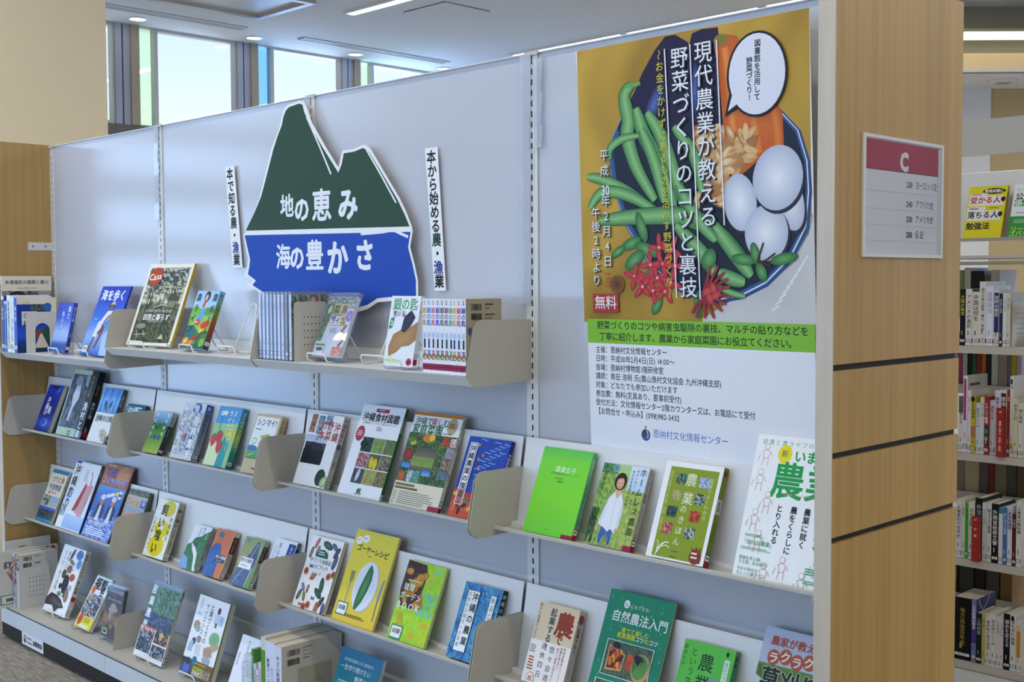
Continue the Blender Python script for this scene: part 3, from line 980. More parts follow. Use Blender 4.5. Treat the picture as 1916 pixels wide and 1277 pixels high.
def sp(S):
    S.vt('シンマイ!', .5, .05, .7, '26221c', .012)
    call_label(S, .88)
shown_book('tan bordered novel with white panel and farmer drawing', 1, 1.581, .133, .184, .02, 'c4b084', art, 'R', sp, soft=False)

# ---- third bay
def art(A):
    A.rect(0, 0, 1, 1, 'efeeea').photo(.02, .01, .2, .27, ['2f5a2a', 'c23a52', 'd86a80', '4d7a34'], 4, 6, 3).photo(.24, .02, .44, .28, ['6d8aa8', '9ab0c4', 'c4b44a', '4a6a88'], 4, 6, 8).photo(.47, .01, .68, .14, ['7a98b8', 'a8bccc', '38506a'], 4, 3, 5)
    A.grad(.02, .3, .68, .42, [(0, 'aab8d4'), (1, 'c4cede')]).photo(.04, .4, .68, .68, ['15151c', '23232e', '0c0c12', '3a3a48'], 6, 4, 3)
    A.ell(.28, .43, .13, .05, '14141c').ell(.5, .46, .1, .06, '1b1b26').rect(.03, .5, .67, .7, '15151d')
    A.t('沖縄', .99, .14, .0001, 'b32a22').vt('沖縄', .88, .09, .19, 'a8322a', .014).vt('野菜', .66, .08, .19, 'a8322a', .014).vt('の本', .46, .08, .19, 'a8322a', .014).vt('人気料理', .35, .1, .07, '2a2a2a', pitch=1.5)
    A.ell(.78, .86, .14, .16, '1f4a34', '12301f', -15).ell(.93, .91, .13, .1, 'd8e6b8', '8aa860', 30)
def sp(S):
    S.rect(0, 0, 1, 1, 'c9c7bc').vt('沖縄野菜の本', .5, .02, .78, '9c2f2a', .01).vt('西大八重子', .5, .47, .6, '222222').ell(.5, .42, .4, .5, '5a6878')
    call_label(S, .9, '3a7a4a')
shown_book('white cookery paperback with dark pottery photograph and green gourd', 1, 1.861, .151, .208, .018, 'eceae4', art, 'R', sp)
def art(A):
    A.rect(0, 0, 1, 1, 'f3f3f2').rect(.34, .035, .64, .075, 'b02a44').bars(.4, .047, .6, .063, 1, 'f4d8dc')
    A.t('沖縄食材図鑑', .5, .085, .142, '23231f', .02, align='c').t('[沖縄食材スペシャリスト検定公式テキスト]', .5, .185, .04, '4a4a48', align='c')
    A.bars(.46, .235, .62, .285, 3, '666666').ell(.12, .325, .1, .12, 'b3304a').bars(.06, .295, .2, .36, 3, 'f4d8dc')
    cells = [['1b2a1c', '2f4a2a', '14141c'], ['7a9a4a', '5c7a34', '94a85a'], ['3a6a30', '5a7a3a', '8a7a3a'], ['b0685a', '8a4038', 'c4a0b0'], ['2f5a2a', '3d6a30', '6a5a2a'], ['6a5a44', '2a2a34', 'a89878'], ['3a3a4a', '5a5a6a', '22222c'], ['7ab04a', '9ac060', 'c86a4a'], ['4d8a34', 'a03048', '6d9a45']]
    for i in range(9):
        u, v = .235 + .265 * (i % 3), .355 + .172 * (i // 3)
        A.photo(u, v, u + .25, v + .16, cells[i], 5, 5, i + 2)
    A.ell(.58, .62, .05, .09, 'f0d020', 'd8b010', 10).ell(.67, .63, .05, .09, 'f0d020', 'd8b010', 5).ell(.36, .77, .04, .1, 'e8e8ea', 'b8b8c0', -12).ell(.29, .43, .08, .06, '12121a')
    A.poly([(.44, .93), (.48, .90), (.5, .92), (.54, .9), (.52, .94), (.56, .97), (.5, .95), (.46, .97)], '2f6a48').bars(.4, .965, .62, .978, 1, '555555')
def sp(S):
    S.rect(0, 0, 1, 1, '1f6a2c').vt('沖縄食材図鑑', .5, .1, .8, 'cfe0cc')
    call_label(S, .92, '3a7a4a')
shown_book('tall white food guide with nine small produce photographs and green spine', 1, 2.071, .184, .256, .009, 'f0f0ee', art, 'R', sp)
def art(A):
    A.rect(0, 0, 1, 1, 'f1f0ec').rect(0, 0, 1, .035, 'c87a2c').t('沖縄で', .05, .05, .12, '1d4a34', .01).t('楽', .39, .05, .12, 'c23a2c', .012).t('しむ', .51, .05, .12, '1d4a34', .01).t('家庭菜園', .03, .128, .158, '1d6a3a', .02)
    A.ell(.83, .12, .1, .12, 'c0a878').bars(.77, .09, .9, .15, 3, '7a3a24').bars(.68, .2, .92, .215, 1, '333333')
    A.photo(.0, .225, 1, .745, ['2f4a2a', '4d6a34', '3a5a30', '5a6a48', '6d8a45', '1f3020'], 12, 14, 5)
    A.grad(.26, .37, .66, .47, [(0, '5a5448'), (1, '7a705c')]).photo(.2, .47, .66, .57, ['7aa848', '8aa84a', '9a8a58', '6d9a40'], 8, 3, 2).grad(.18, .57, .68, .61, [(0, '7a7060'), (1, '5a6048')])
    A.ell(.1, .46, .1, .09, 'a83a28', '7a2a20').ell(.14, .33, .06, .04, 'd0c030').ell(.09, .3, .08, .04, '4d8a34').ell(.42, .27, .11, .06, 'd8842a').ell(.5, .26, .06, .05, 'e8c83a').photo(.72, .24, .86, .33, ['b8442c', 'd0603a', '8a2a20'], 4, 4, 3)
    A.photo(.88, .24, 1, .33, ['e8e0d8', 'b83a3a', 'f0ece4'], 4, 4, 4).photo(.84, .34, 1, .45, ['9a8aa0', 'b0a8b4', '7a8a6a'], 3, 4, 5).photo(.82, .46, 1, .57, ['6a5040', '8a6a54', 'a89078'], 4, 4, 6).photo(.8, .58, 1, .67, ['3a6ab0', 'a03848', '5a9a4a'], 4, 3, 7)
    A.grad(.02, .55, .2, .6, [(0, '3a7ad0'), (1, '6aa0d8')]).grad(.48, .6, .66, .66, [(0, '2f6ad0'), (1, '8ab4e0')]).photo(.02, .65, .16, .74, ['c8482c', 'd8643a', '4a7a34'], 3, 4, 8).photo(.2, .62, .3, .74, ['e8e8ec', '4a5a88', 'c8c8d0'], 3, 4, 9).photo(.3, .62, .46, .74, ['5a9a88', '6aa898', '4a8a6a'], 4, 4, 1)
    A.rect(0, .745, 1, 1, 'ece0c4').rect(.02, .765, .42, .79, '7a6a3a').rect(.02, .8, .5, .825, '7a6a3a').bars(.14, .845, .98, .985, 7, '4a463c', fill=.3).bars(.02, .845, .12, .985, 7, '8ab870', fill=.5).rect(.8, .945, 1, 1, 'a8204a')
def sp(S):
    S.rect(0, 0, 1, 1, 'd8d4c4').vt('沖縄で楽しむ', .5, .03, .7, '23231f').vt('家庭菜園', .5, .24, .8, '1d6a8a').vt('編集部', .5, .6, .6, '23231f')
    call_label(S, .88, '3a7a4a', red=True)
shown_book('gardening guide covered in vegetable garden photographs above a cream text box', 1, 2.297, .188, .252, .010, 'ece8dc', art, 'R', sp)
def art(A):
    A.grad(0, 0, 1, 1, [(0, '1f4ab0'), (.5, '1a3f9c'), (1, '2a55b4')])
    for i in range(26):
        u, v = .3 + .65 * ((i * 37) % 100) / 100, .03 + .62 * ((i * 61) % 100) / 100
        A.line([(u, v), (u + .05, v - .012), (u + .1, v + .004), (u + .16, v - .008)], .012, '9cc0ee')
    for u, v in ((.3, .1), (.36, .27), (.42, .37), (.44, .22)):
        A.ell(u, v, .025, .03, 'c8944a')
    A.poly([(0, .66), (.15, .62), (.3, .69), (.6, .7), (1, .72), (1, 1), (0, 1)], 'c23a2a').poly([(0, .8), (.3, .76), (.6, .84), (.9, .8), (1, 1), (0, 1)], 'd8542c')
    for i in range(12):
        u, v = .06 + .9 * ((i * 29) % 100) / 100, .72 + .24 * ((i * 53) % 100) / 100
        A.ell(u, v, .07, .035, ['e0b83a', '2a3a30', 'e8704a', '4a7a5a', 'f0d8b0'][i % 5], None, 25 * (i % 4))
    A.rect(.08, .075, .27, .845, 'eeeef0').rect(.1, .085, .25, .835, '23306a').rect(.115, .092, .235, .828, 'f3f2ee').rect(.115, .66, .235, .828, 'd88a6a')
    A.vt('沖縄農業の復活', .175, .105, .118, '181818', .02, pitch=1.1).vt('来間泰男', .175, .67, .08, '1a1a1a', .01)
def sp(S):
    S.rect(0, 0, 1, 1, '1a2f86').vt('沖縄農業の復活', .5, .15, .8, 'e4e8f4', .01)
shown_book('deep blue book with red wave pattern and white vertical title slip', 1, 2.524, .148, .205, .012, '1c3c96', art, 'R', sp)

# ---- fourth bay
def art(A):
    A.grad(0, 0, 1, 1, [(0, '5cc456'), (.15, '78da3c'), (.55, '82e032'), (1, '74d23c')]).t('農業女子', .55, .205, .105, 'e6f6e0', .006, align='c').t('女性×農業の新しいフィールド', .55, .275, .043, '2f6a24', align='c').bars(.36, .345, .6, .36, 1, '3a6a2a').t('伊藤淳子', .5, .37, .035, '2a4a1e', align='c').bars(.45, .93, .53, .942, 1, '3a5a2a')
    A.rect(.78, .955, 1, 1, '9c1440')
def sp(S):
    S.rect(0, 0, 1, 1, '6cb884').vt('農業女子', .5, .08, .7, 'c8ecc8').vt('女性と農業の新しいフィールド', .5, .36, .46, '1f4a34').vt('伊藤淳子', .5, .77, .4, '1f4a34')
    call_label(S, .87, '3a2a2a', red=True)
shown_book('plain bright lime green book with small white title', 1, 2.784, .152, .203, .014, '78d23c', art, 'R', sp)
def art(A):
    A.grad(0, 0, 1, 1, [(0, 'a8cc8c'), (.3, 'b9c86a'), (.6, '8fae4c'), (1, '7fa03c')]).photo(0, .1, .4, 1, ['7fa848', '97b85c', '5f8a3a', 'a8bc60'], 6, 14, 3).photo(.5, .15, 1, 1, ['b9c86a', 'a4b854', '94b05a', '86a84a'], 7, 14, 4)
    A.photo(0, 0, .35, .12, ['2f6a40', '5a9a5c', '3f7a4c'], 5, 4, 2).ell(.3, .05, .08, .07, '4a6ac8', '7fae8a').rect(.62, 0, 1, .3, 'd8e4f2', 'b9d4ec').photo(0, .55, .16, .98, ['1f2f1c', '3a5a2a', '54783a'], 3, 7, 5)
    A.poly([(.3, .73), (.54, .73), (.56, .96), (.46, .98), (.43, .82), (.36, .97), (.26, .95)], '3a64a8').poly([(.24, .74), (.3, .42), (.4, .33), (.54, .33), (.62, .44), (.64, .74), (.6, .83), (.5, .78), (.44, .82), (.36, .78), (.27, .76)], 'e6e9f0')
    A.poly([(.3, .42), (.25, .55), (.2, .74), (.25, .76), (.32, .58)], 'd9dee8').poly([(.62, .44), (.66, .58), (.65, .78), (.6, .78), (.59, .58)], 'd9dee8').line([(.46, .36), (.47, .76)], .008, 'c2c8d4').poly([(.42, .3), (.52, .3), (.54, .35), (.47, .42), (.41, .35)], 'dcae90')
    A.ell(.465, .205, .13, .155, '2a1c18').ell(.465, .225, .08, .105, 'e2b698', 'd4a080').poly([(.36, .2), (.42, .11), (.5, .11), (.57, .2), (.5, .16), (.43, .17)], '2a1c18').ell(.44, .225, .012, .008, '2a1a16').ell(.495, .225, .012, .008, '2a1a16').line([(.445, .265), (.47, .272), (.495, .265)], .012, 'b84a4a').ell(.2, .79, .035, .05, 'd8a888').ell(.62, .79, .03, .04, 'd8a888')
    for i in range(16):
        A.line([(.05 + .05 * i, 1), (.06 + .05 * i + .03 * (-1) ** i, .88 + .02 * (i % 3))], .012, 'bcd078')
    A.vt('ホームレス農園', .9, .015, .145, '2a2c24', .004, pitch=1.16).vt('命をつなぐ「農」を作る!', .78, .04, .05, '3a3c30', pitch=1.25).vt('若き女性起業家の挑戦', .69, .05, .05, '3a3c30', pitch=1.25).vt('小島希世子', .1, .04, .07, '303428', pitch=1.35).rect(.85, .94, 1, 1, '9c1440')
def sp(S):
    S.rect(0, 0, 1, 1, 'b9b4a8').vt('ホームレス農園', .5, .03, .62, '23241f', .008).vt('命をつなぐ農を作る', .5, .48, .3, '3a3a34').vt('小島希', .5, .76, .5, '23241f')
    call_label(S, .86, '2a1a1a', red=True)
shown_book('book with photograph of a woman in white shirt standing in a field', 1, 2.972, .129, .184, .016, 'e4e2d8', art, 'R', sp)
def art(A):
    A.rect(0, 0, 1, 1, 'f2f3f2').rect(.1, .055, .94, .98, '8a9c22').vt('農業', .5, .1, .2, 'eff3dc', .004, pitch=1.35).vt('のきほん', .47, .43, .12, 'eff3dc', .003, pitch=1.3).vt('図解でよくわかる', .84, .13, .072, 'd8e0a8', pitch=1.05).vt('栽培の基礎から新技術、流通、就農まで', .14, .1, .05, 'cdd892', pitch=.98)
    for i, (u, v, c) in enumerate(((.24, .12, ['3a5a8a', '2a2a30', '7aa058']), (.64, .13, ['8ea4c8', 'c4d0e4', '5a74a8']), (.22, .29, ['b8a868', '8a8a50', '9aa878']), (.62, .3, ['4a5a48', '2a3430', 'aab4b8']), (.2, .46, ['2f4a3a', '4a6a88', '20302a']), (.6, .475, ['b8402a', 'd8643a', '6a2018']), (.18, .63, ['b84a7a', 'd8a83a', '7a3a3a']), (.58, .65, ['3a4048', '7a8a78', 'd8dcd8']))):
        A.photo(u, v, u + .17, v + .11, c, 4, 4, i + 3)
    A.line([(.16, .98), (.2, .88), (.28, .83)], .012, 'f2f5e4').line([(.18, .95), (.27, .84), (.36, .83)], .016, 'f2f5e4').line([(.17, .92), (.18, .86), (.15, .82)], .012, 'f2f5e4').line([(.2, .9), (.3, .86), (.38, .88)], .012, 'f2f5e4')
    A.ell(.84, .92, .1, .105, '8a3428').bars(.77, .88, .9, .96, 2, 'f0dcd0').line([(.76, .84), (.79, .865)], .02, '8a3428').line([(.83, .825), (.84, .855)], .02, '8a3428').line([(.91, .83), (.89, .86)], .02, '8a3428').bars(.42, .9, .58, .915, 1, '5a6420').bars(.42, .955, .56, .968, 1, '2a2e14')
def sp(S):
    S.rect(0, 0, 1, 1, '7c8c1e').rect(0, .32, 1, .47, 'c9ccb8').vt('農業', .5, .34, .6, '2a2e14', .01).vt('のきほん', .5, .56, .55, '3a4214').ell(.5, .06, .35, .4, '8a3428')
    call_label(S, .87, '2a1a1a', red=True)
shown_book('olive green guide with eight little photographs and white border', 1, 3.146, .146, .206, .018, 'eef0ee', art, 'R', sp, spine_col='7c8c1e')
def art(A):
    A.rect(0, 0, 1, 1, 'f6f7f6')
    A.t('試農と農ライフのための', .06, .03, .056, '2f9a4c', .008, pitch=1.25).ell(.32, .125, .075, .09, 'f4e02a').t('新', .32, .095, .075, '2a8a4a', .01, align='c').t('いまこそ', .42, .085, .125, '23a04c', .03).t('農業', .22, .175, .36, '23a04c', .018, pitch=1.02).t('HOW TO "NOU-LIFE"', .38, .385, .03, 'd89a94', pitch=1.25)
    A.vt('農家になる', .80, .47, .074, '1f1f1f', .025).vt('農業に就く', .66, .47, .074, '1f1f1f', .025).vt('農をくらしに', .52, .47, .074, '1f1f1f', .025).vt('とり入れる', .37, .47, .074, '1f1f1f', .025)
    pk = 'd8a8a0'
    for u, v, k in ((.12, .12, 1), (.1, .3, 2), (.22, .45, 3), (.12, .58, 4), (.2, .72, 5), (.5, .87, 6), (.32, .93, 7), (.85, .82, 8), (.93, .6, 9), (.9, .45, 10), (.72, .95, 11)):
        A.ell(u, v - .035, .03, .03, pk).ell(u, v - .035, .024, .024, 'f6f7f6').line([(u - .04, v), (u - .02, v + .04), (u - .03, v + .1)], .006, pk).line([(u + .04, v), (u + .03, v + .05), (u + .035, v + .1)], .006, pk).line([(u - .04, v), (u, v - .012), (u + .04, v), (u + .07, v + .03)], .006, pk).line([(u - .03, v + .05), (u + .03, v + .045)], .006, pk).line([(u - .06, v + .02), (u - .08, v + .07)], .006, pk)
    A.bars(.06, .70, .3, .72, 2, '4aa868').t('「自分の農業」', .04, .735, .05, '2f9a4c', .008).bars(.04, .79, .42, .81, 2, '5ab078').t('農業を学ぶ場、', .04, .85, .038, '2f9a4c', .008).t('する場、売る相手', .04, .88, .038, '2f9a4c', .008).t('今から始める', .04, .925, .038, '2f9a4c', .008).t('ちょっと農ライフ', .04, .955, .038, '2f9a4c', .008).bars(.74, .86, .98, .91, 3, '4aa868').bars(.74, .94, .96, .97, 2, '4aa868')
shown_book('tall white magazine with large green lettering partly hidden by the maple end', 1, 3.362, .21, .285, .008, 'f4f5f4', art, 'R', None, 'magazine', 'magazine')

# ---- lower slanted row, first bay
def art(A):
    A.rect(0, 0, 1, 1, 'ece6c8').rect(0, .0, 1, .07, '2f86b0').t('つりと海', .13, .12, .19, '9a2f4a', .015).t('今昔物語', .1, .27, .19, '3a3a8a', .015).ell(.25, .44, .05, .05, 'c8642a').bars(.35, .43, .8, .46, 1, '6a5a3a')
    A.photo(.04, .5, .46, .7, ['2a2a24', '6a7a5a', 'c8ccc0'], 4, 4, 2).grad(.48, .5, .98, .7, [(0, '8ab8e0'), (1, 'c8b890')]).rect(0, .71, 1, .76, '4a5ac8').photo(0, .76, 1, .94, ['2a3a34', '3a4a58', '22302c', '4a5a50'], 6, 5, 4).rect(0, .94, 1, 1, '2f86b0')
def sp(S):
    S.rect(0, 0, 1, 1, 'd8d2b8').vt('つりと海今昔物語', .5, .08, .7, '5a2a3a', .01).vt('おきなわ', .5, .6, .6, '2a2a3a')
shown_book('cream fishing book with blue bands and two seaside photographs', 2, .083, .140, .208, .010, 'e6dfc2', art, 'R', sp)
def art(A):
    A.rect(0, 0, 1, 1, 'e9ecf0').rect(.03, 0, .22, .035, '2f5ac8').vt('沖縄釣り', .16, .05, .2, '16181c', .02, pitch=1.05).vt('完全マニュアル', .29, .06, .05, '2a2a2a', pitch=1.1)
    A.poly([(.72, .1), (.8, .16), (.86, .3), (.96, .32), (.92, .45), (.84, .62), (.8, .8), (.7, .82), (.66, .75), (.56, .74), (.5, .7), (.42, .72), (.48, .6), (.56, .45), (.62, .3), (.68, .22)], 'd8a0a0')
    A.poly([(.66, .3), (.7, .33), (.66, .5), (.6, .66), (.52, .72), (.44, .72), (.5, .58), (.58, .42)], 'a8342c').poly([(.7, .12), (.78, .2), (.8, .32), (.7, .32), (.66, .28)], 'eceef4').line([(.88, .5), (.84, .75), (.86, .95)], .02, '4a4a5a').grad(.24, .78, 1, .98, [(0, 'b8ccec'), (1, '8fb0e0')])
    A.photo(.02, .66, .2, .82, ['8aa0b0', '5a7a6a', 'c8d4dc'], 3, 3, 4).bars(.08, .5, .24, .6, 3, '4a7ad0').bars(.5, .1, .66, .28, 6, 'b0b4c0')
def sp(S):
    S.rect(0, 0, 1, .55, '5a5a54').rect(0, .55, 1, 1, '1f4a9c').vt('沖縄釣り', .5, .06, .7, 'd8d8d0')
shown_book('white fishing book with a large red fish across the cover', 2, .262, .208, .26, .012, 'e4e8ec', art, 'R', sp)
def art(A):
    A.rect(0, 0, 1, 1, '4a74c8').rect(0, 0, 1, .30, 'b8704a', 'a8683e').ell(.72, .13, .2, .16, 'c88a60').t('フィッシング', .06, .165, .155, '3a66d8', .03, out='eef2fa', outw=.03, sx=.95).t('THE', .12, .045, .19, '2a4ab8', .03).bars(.1, .02, .5, .04, 1, 'f0e0d0')
    A.grad(0, .3, 1, .8, [(0, '6a9ae0'), (.3, '4a78c8'), (1, '3a5aa8')]).photo(0, .66, 1, 1, ['5a7ac8', '8aa4e0', '3a5aa0', 'a8b8e4'], 8, 7, 6)
    for i in range(9):
        A.ell(.12 + .8 * ((i * 37) % 10) / 10, .34 + .14 * ((i * 53) % 10) / 10, .05, .035, ['3aa0c8', 'e8d86a', 'eef2fa'][i % 3])
    for u in (.32, .72):
        A.poly([(u - .16, .72), (u - .13, .56), (u, .5), (u + .13, .56), (u + .16, .72)], '2f3a5c').ell(u, .5, .07, .09, 'b88060').ell(u, .45, .08, .05, 'dfe4ec').poly([(u - .03, .56), (u + .04, .56), (u + .06, .76), (u - .06, .76)], 'e4e8f0')
    A.bars(.1, .78, .8, .82, 2, 'f2d8c8').bars(.1, .86, .9, .97, 4, 'e8eefc').ell(.87, .38, .09, .07, 'eef2fa').ell(.84, .38, .03, .035, '6a3a3a').ell(.91, .38, .03, .035, '6a3a3a')
shown_book('blue and orange fishing magazine with two anglers on its cover', 2, .488, .21, .28, .006, '6a5a4a', art, 'R', None, 'magazine', 'magazine')
def art(A):
    A.photo(0, 0, 1, .12, ['5a6a48', '8a8a6a', '3a4a5a'], 6, 3, 3).rect(0, .1, 1, 1, '5f83c0').grad(0, .1, 1, .7, [(0, 'c8c0a8'), (.5, '8ea0b8'), (1, '4a6ab0')])
    A.t('Diving', .05, .12, .24, 'c8742a', .03, out='f6f0e0', outw=.03, sx=.9).t('Point Map', .03, .34, .21, 'd07a2c', .03, out='f6f0e0', outw=.03, sx=.88).rect(.74, .15, .98, .28, '3a4ab8').t('海', .78, .15, .16, 'f0f4ff').t('沖縄本島', .04, .54, .16, 'f2f4fa', .015)
def sp(S):
    S.rect(0, 0, 1, 1, '3a3f3a').rect(0, .0, 1, .6, '4d6a5a')
shown_book('diving guide with orange Latin lettering behind the first-bay bracket', 2, .728, .146, .206, .014, '56634e', art, 'R', sp)

# ---- second bay, lower
def art(A):
    A.rect(0, 0, 1, 1, 'f1efe6').ell(.62, .14, .3, .2, 'd8cc3a').ell(.55, .5, .36, .2, 'e8d820').ell(.5, .8, .36, .26, 'e4d41c').ell(.5, .46, .12, .09, 'f1efe6').poly([(.26, .84), (.3, .97), (.44, .88)], 'e4d41c').poly([(.62, .84), (.68, .95), (.76, .84)], 'e4d41c')
    A.vt('飼い喰い', .44, .07, .3, '17181a', .016, pitch=1.05).vt('内澤旬子', .86, .27, .13, '1d1e20', .004, pitch=1.2).vt('三匹の豚とわたし', .12, .32, .09, '2a2a2a', pitch=1.15)
def sp(S):
    S.rect(0, 0, 1, 1, 'b9b096').vt('飼い喰い', .5, .1, .72, '1a1a1a', .016).vt('三匹の豚とわたし', .5, .45, .32, '2a2a2a').vt('内澤旬子', .5, .66, .45, '1a1a1a')
    call_label(S, .87)
shown_book('white book with yellow pig shape and bold black brush lettering', 2, .957, .137, .196, .022, 'ecebe2', art, 'R', sp, soft=False)
def art(A):
    A.rect(0, 0, 1, 1, 'eef0f4').poly([(1, .08), (.75, .16), (.6, .24), (.3, .3), (.2, .42), (0, .48), (0, 1), (1, 1)], '3f7a4a').photo(.35, .35, .95, .85, ['3f7a4a', '2f6a44', '5a8f58', '2f5f6a'], 6, 7, 4)
    A.poly([(.2, .42), (.5, .5), (.72, .62), (.86, .9), (.98, 1), (.8, 1), (.6, .7), (.36, .56)], 'e8ece4').poly([(0, .7), (.3, .76), (.5, 1), (0, 1)], '7fa8e0').vt('神去', .62, .03, .12, '4a5a5a').vt('なあなあ日常', .42, .05, .1, '4a5a5a').vt('文庫', .86, .15, .1, 'e8ece4')
def sp(S):
    S.rect(0, 0, 1, 1, 'a9a79a').vt('神去なあなあ日常', .5, .05, .6, '2a2a2a').vt('三浦', .5, .62, .6, '2a2a2a')
    call_label(S, .87)
shown_book('pocket paperback with green mountain and winding white path', 2, 1.200, .105, .148, .014, 'dfe2e0', art, 'R', sp)
def art(A):
    A.rect(0, 0, 1, 1, 'd8794a').poly([(.28, .28), (.5, .33), (.6, .42), (.66, 1), (0, 1), (0, .5), (.1, .36)], '3a66a8').photo(.04, .5, .6, .98, ['3a66a8', '2f5a9c', '4a76b4'], 6, 8, 3).ell(.34, .21, .12, .15, 'c47a4a').poly([(.2, .18), (.22, .08), (.36, .05), (.47, .1), (.48, .18), (.34, .16)], '4a6a94').line([(.3, .3), (.35, .42)], .03, '8a4a2a').rect(.42, .52, .98, .68, '3a4a6a').t('怒りの葡萄', .7, .535, .105, 'eef0ee', .012, align='c').bars(.5, .64, .9, .66, 1, 'c8ccd4').rect(.96, 0, 1, 1, 'e49a74')
def sp(S):
    S.rect(0, 0, 1, .1, 'c8c4b8').rect(0, .1, 1, .45, '4a3026').rect(0, .45, 1, 1, 'b8b4a6').vt('怒りの葡萄 上', .5, .13, .5, 'c89a84').vt('文庫の名作', .5, .5, .4, '4a463c')
    call_label(S, .87)
shown_book('orange pocket paperback with painted man in blue coat', 2, 1.343, .107, .152, .018, 'cf7a50', art, 'R', sp)
def art(A):
    A.grad(0, 0, 1, 1, [(0, '8aa06a'), (.25, 'a4ac7a'), (.5, '7a9a6a'), (1, '6a9a50')]).poly([(.66, .07), (.78, .05), (.86, .3), (.8, 1), (0, 1), (0, .85), (.4, .4)], '55688c').photo(.08, .66, .6, .98, ['55688c', '4a5c80', '6a7c9c'], 6, 6, 3).line([(.72, .1), (.55, .5), (.15, .95)], .015, 'e8e8e0').line([(.84, .45), (.76, 1)], .03, 'c8d8b0').ell(.78, .38, .1, .13, '4a5c86').ell(.78, .52, .1, .12, '4a5c86').poly([(0, .3), (.3, .34), (.6, .25), (.3, .45), (0, .6)], 'b4a878')
    A.rect(.14, .41, .76, .64, 'eef0ee').t('怒りの葡萄', .45, .435, .115, '24385c', .014, align='c').bars(.25, .575, .7, .6, 1, '5a6a88').vt('下', .22, .04, .14, '3a4a3a')
def sp(S):
    S.rect(0, 0, 1, .12, 'b8b4a6').rect(0, .12, 1, .46, '4a3a30').rect(0, .46, 1, 1, 'b8b4a6').vt('怒りの葡萄 下', .5, .15, .5, 'c89a84').vt('文庫の名作', .5, .5, .4, '4a463c')
    call_label(S, .87)
shown_book('pocket paperback with painted road and white title box', 2, 1.509, .107, .152, .016, '7c8a78', art, 'R', sp)
def art(A):
    A.rect(0, 0, 1, 1, 'eceef4').rect(.66, .05, .98, 1, '24408c').vt('里山資本主義', .3, .07, .15, '3a4252', .006, pitch=1.15).vt('日本経済は安心の原理で動く', .12, .12, .05, '5a6270').vt('角川新書', .82, .1, .1, 'dfe6f4')
def sp(S):
    S.rect(0, 0, 1, .12, '6a6a6a').rect(0, .12, 1, 1, '1f2f6a').vt('里山資本', .5, .2, .7, 'e0e4f0')
shown_book('white and navy paperback peeking over the second-bay bracket', 2, 1.664, .113, .173, .012, 'e4e6ea', art, 'R', sp)

# ---- third bay, lower
def art(A):
    A.rect(0, 0, 1, 1, 'f3f2ee')
    def leaf(u, v, a, L=.14, c='2f4a3a', c2='4a6a4a'):
        A.ell(u, v, L * .42, L, c2, c, a, 14).line([(u - L * .8 * math.sin(-math.radians(a)) * .0, v), (u, v)], .01, c)
    for u, v, a, L, c, c2 in ((.2, .1, -20, .12, '8a4a3a', 'd88a6a'), (.1, .24, -8, .12, '34503c', 'c87a5a'), (.28, .2, -12, .11, '34503c', 'd89a7a'), (.55, .1, 75, .17, '2a4434', '4a7054'), (.78, .1, 60, .12, '3a4a6a', '6a7a9a'), (.88, .17, -30, .13, '24303c', '4a5464'), (.9, .3, -10, .15, '3a3a5a', '6a6a8a'), (.12, .83, -20, .12, '34503c', '7a8a5a'), (.33, .73, -5, .09, '34503c', 'd88a5a'), (.28, .84, 20, .1, '34503c', 'c8945a'), (.72, .64, 10, .16, '24443a', '4a7054'), (.68, .75, 60, .15, '24443a', '4a7054'), (.84, .85, -30, .13, '24303c', '4a5464'), (.95, .93, 0, .12, '34406a', '5a6a9a'), (.18, .72, 40, .1, '5a6aa8', '8a9ad0')):
        leaf(u, v, a, L, c, c2)
    for u, v in ((.12, .5), (.84, .5), (.97, .46), (.48, .93), (.36, .97)):
        A.ell(u, v, .065, .07, 'd87a4a', 'b85a34').ell(u, v, .03, .03, '7a3a24')
    for u, v, c in ((.23, .42, '4a4a7a'), (.57, .83, '6a5a8a'), (.24, .95, 'a84a3a')):
        A.poly([(u - .05, v - .03), (u, v), (u + .05, v - .03), (u + .04, v + .025), (u, v + .01), (u - .04, v + .025)], c)
    for k in range(4):
        A.line([(.3 + .03 * k, .6), (.34 + .045 * k, .5)], .02, 'b8643c').line([(.7 + .03 * k, .99), (.72 + .04 * k, .86)], .022, 'b8643c')
    A.poly([(.26, .28), (.28, .22), (.36, .175), (.5, .17), (.62, .21), (.66, .28)], '2a5a44').bars(.34, .2, .58, .26, 2, 'dfeae0').t('手づくり化粧品', .47, .295, .098, '3a4a48', .004, align='c').t('レシピブック', .47, .375, .098, '3a4a48', .004, align='c').bars(.56, .47, .575, .58, 1, '777777')
shown_book('white recipe book framed by drawn leaves and orange flowers', 2, 1.848, .148, .208, .011, 'f0efea', art, 'L')
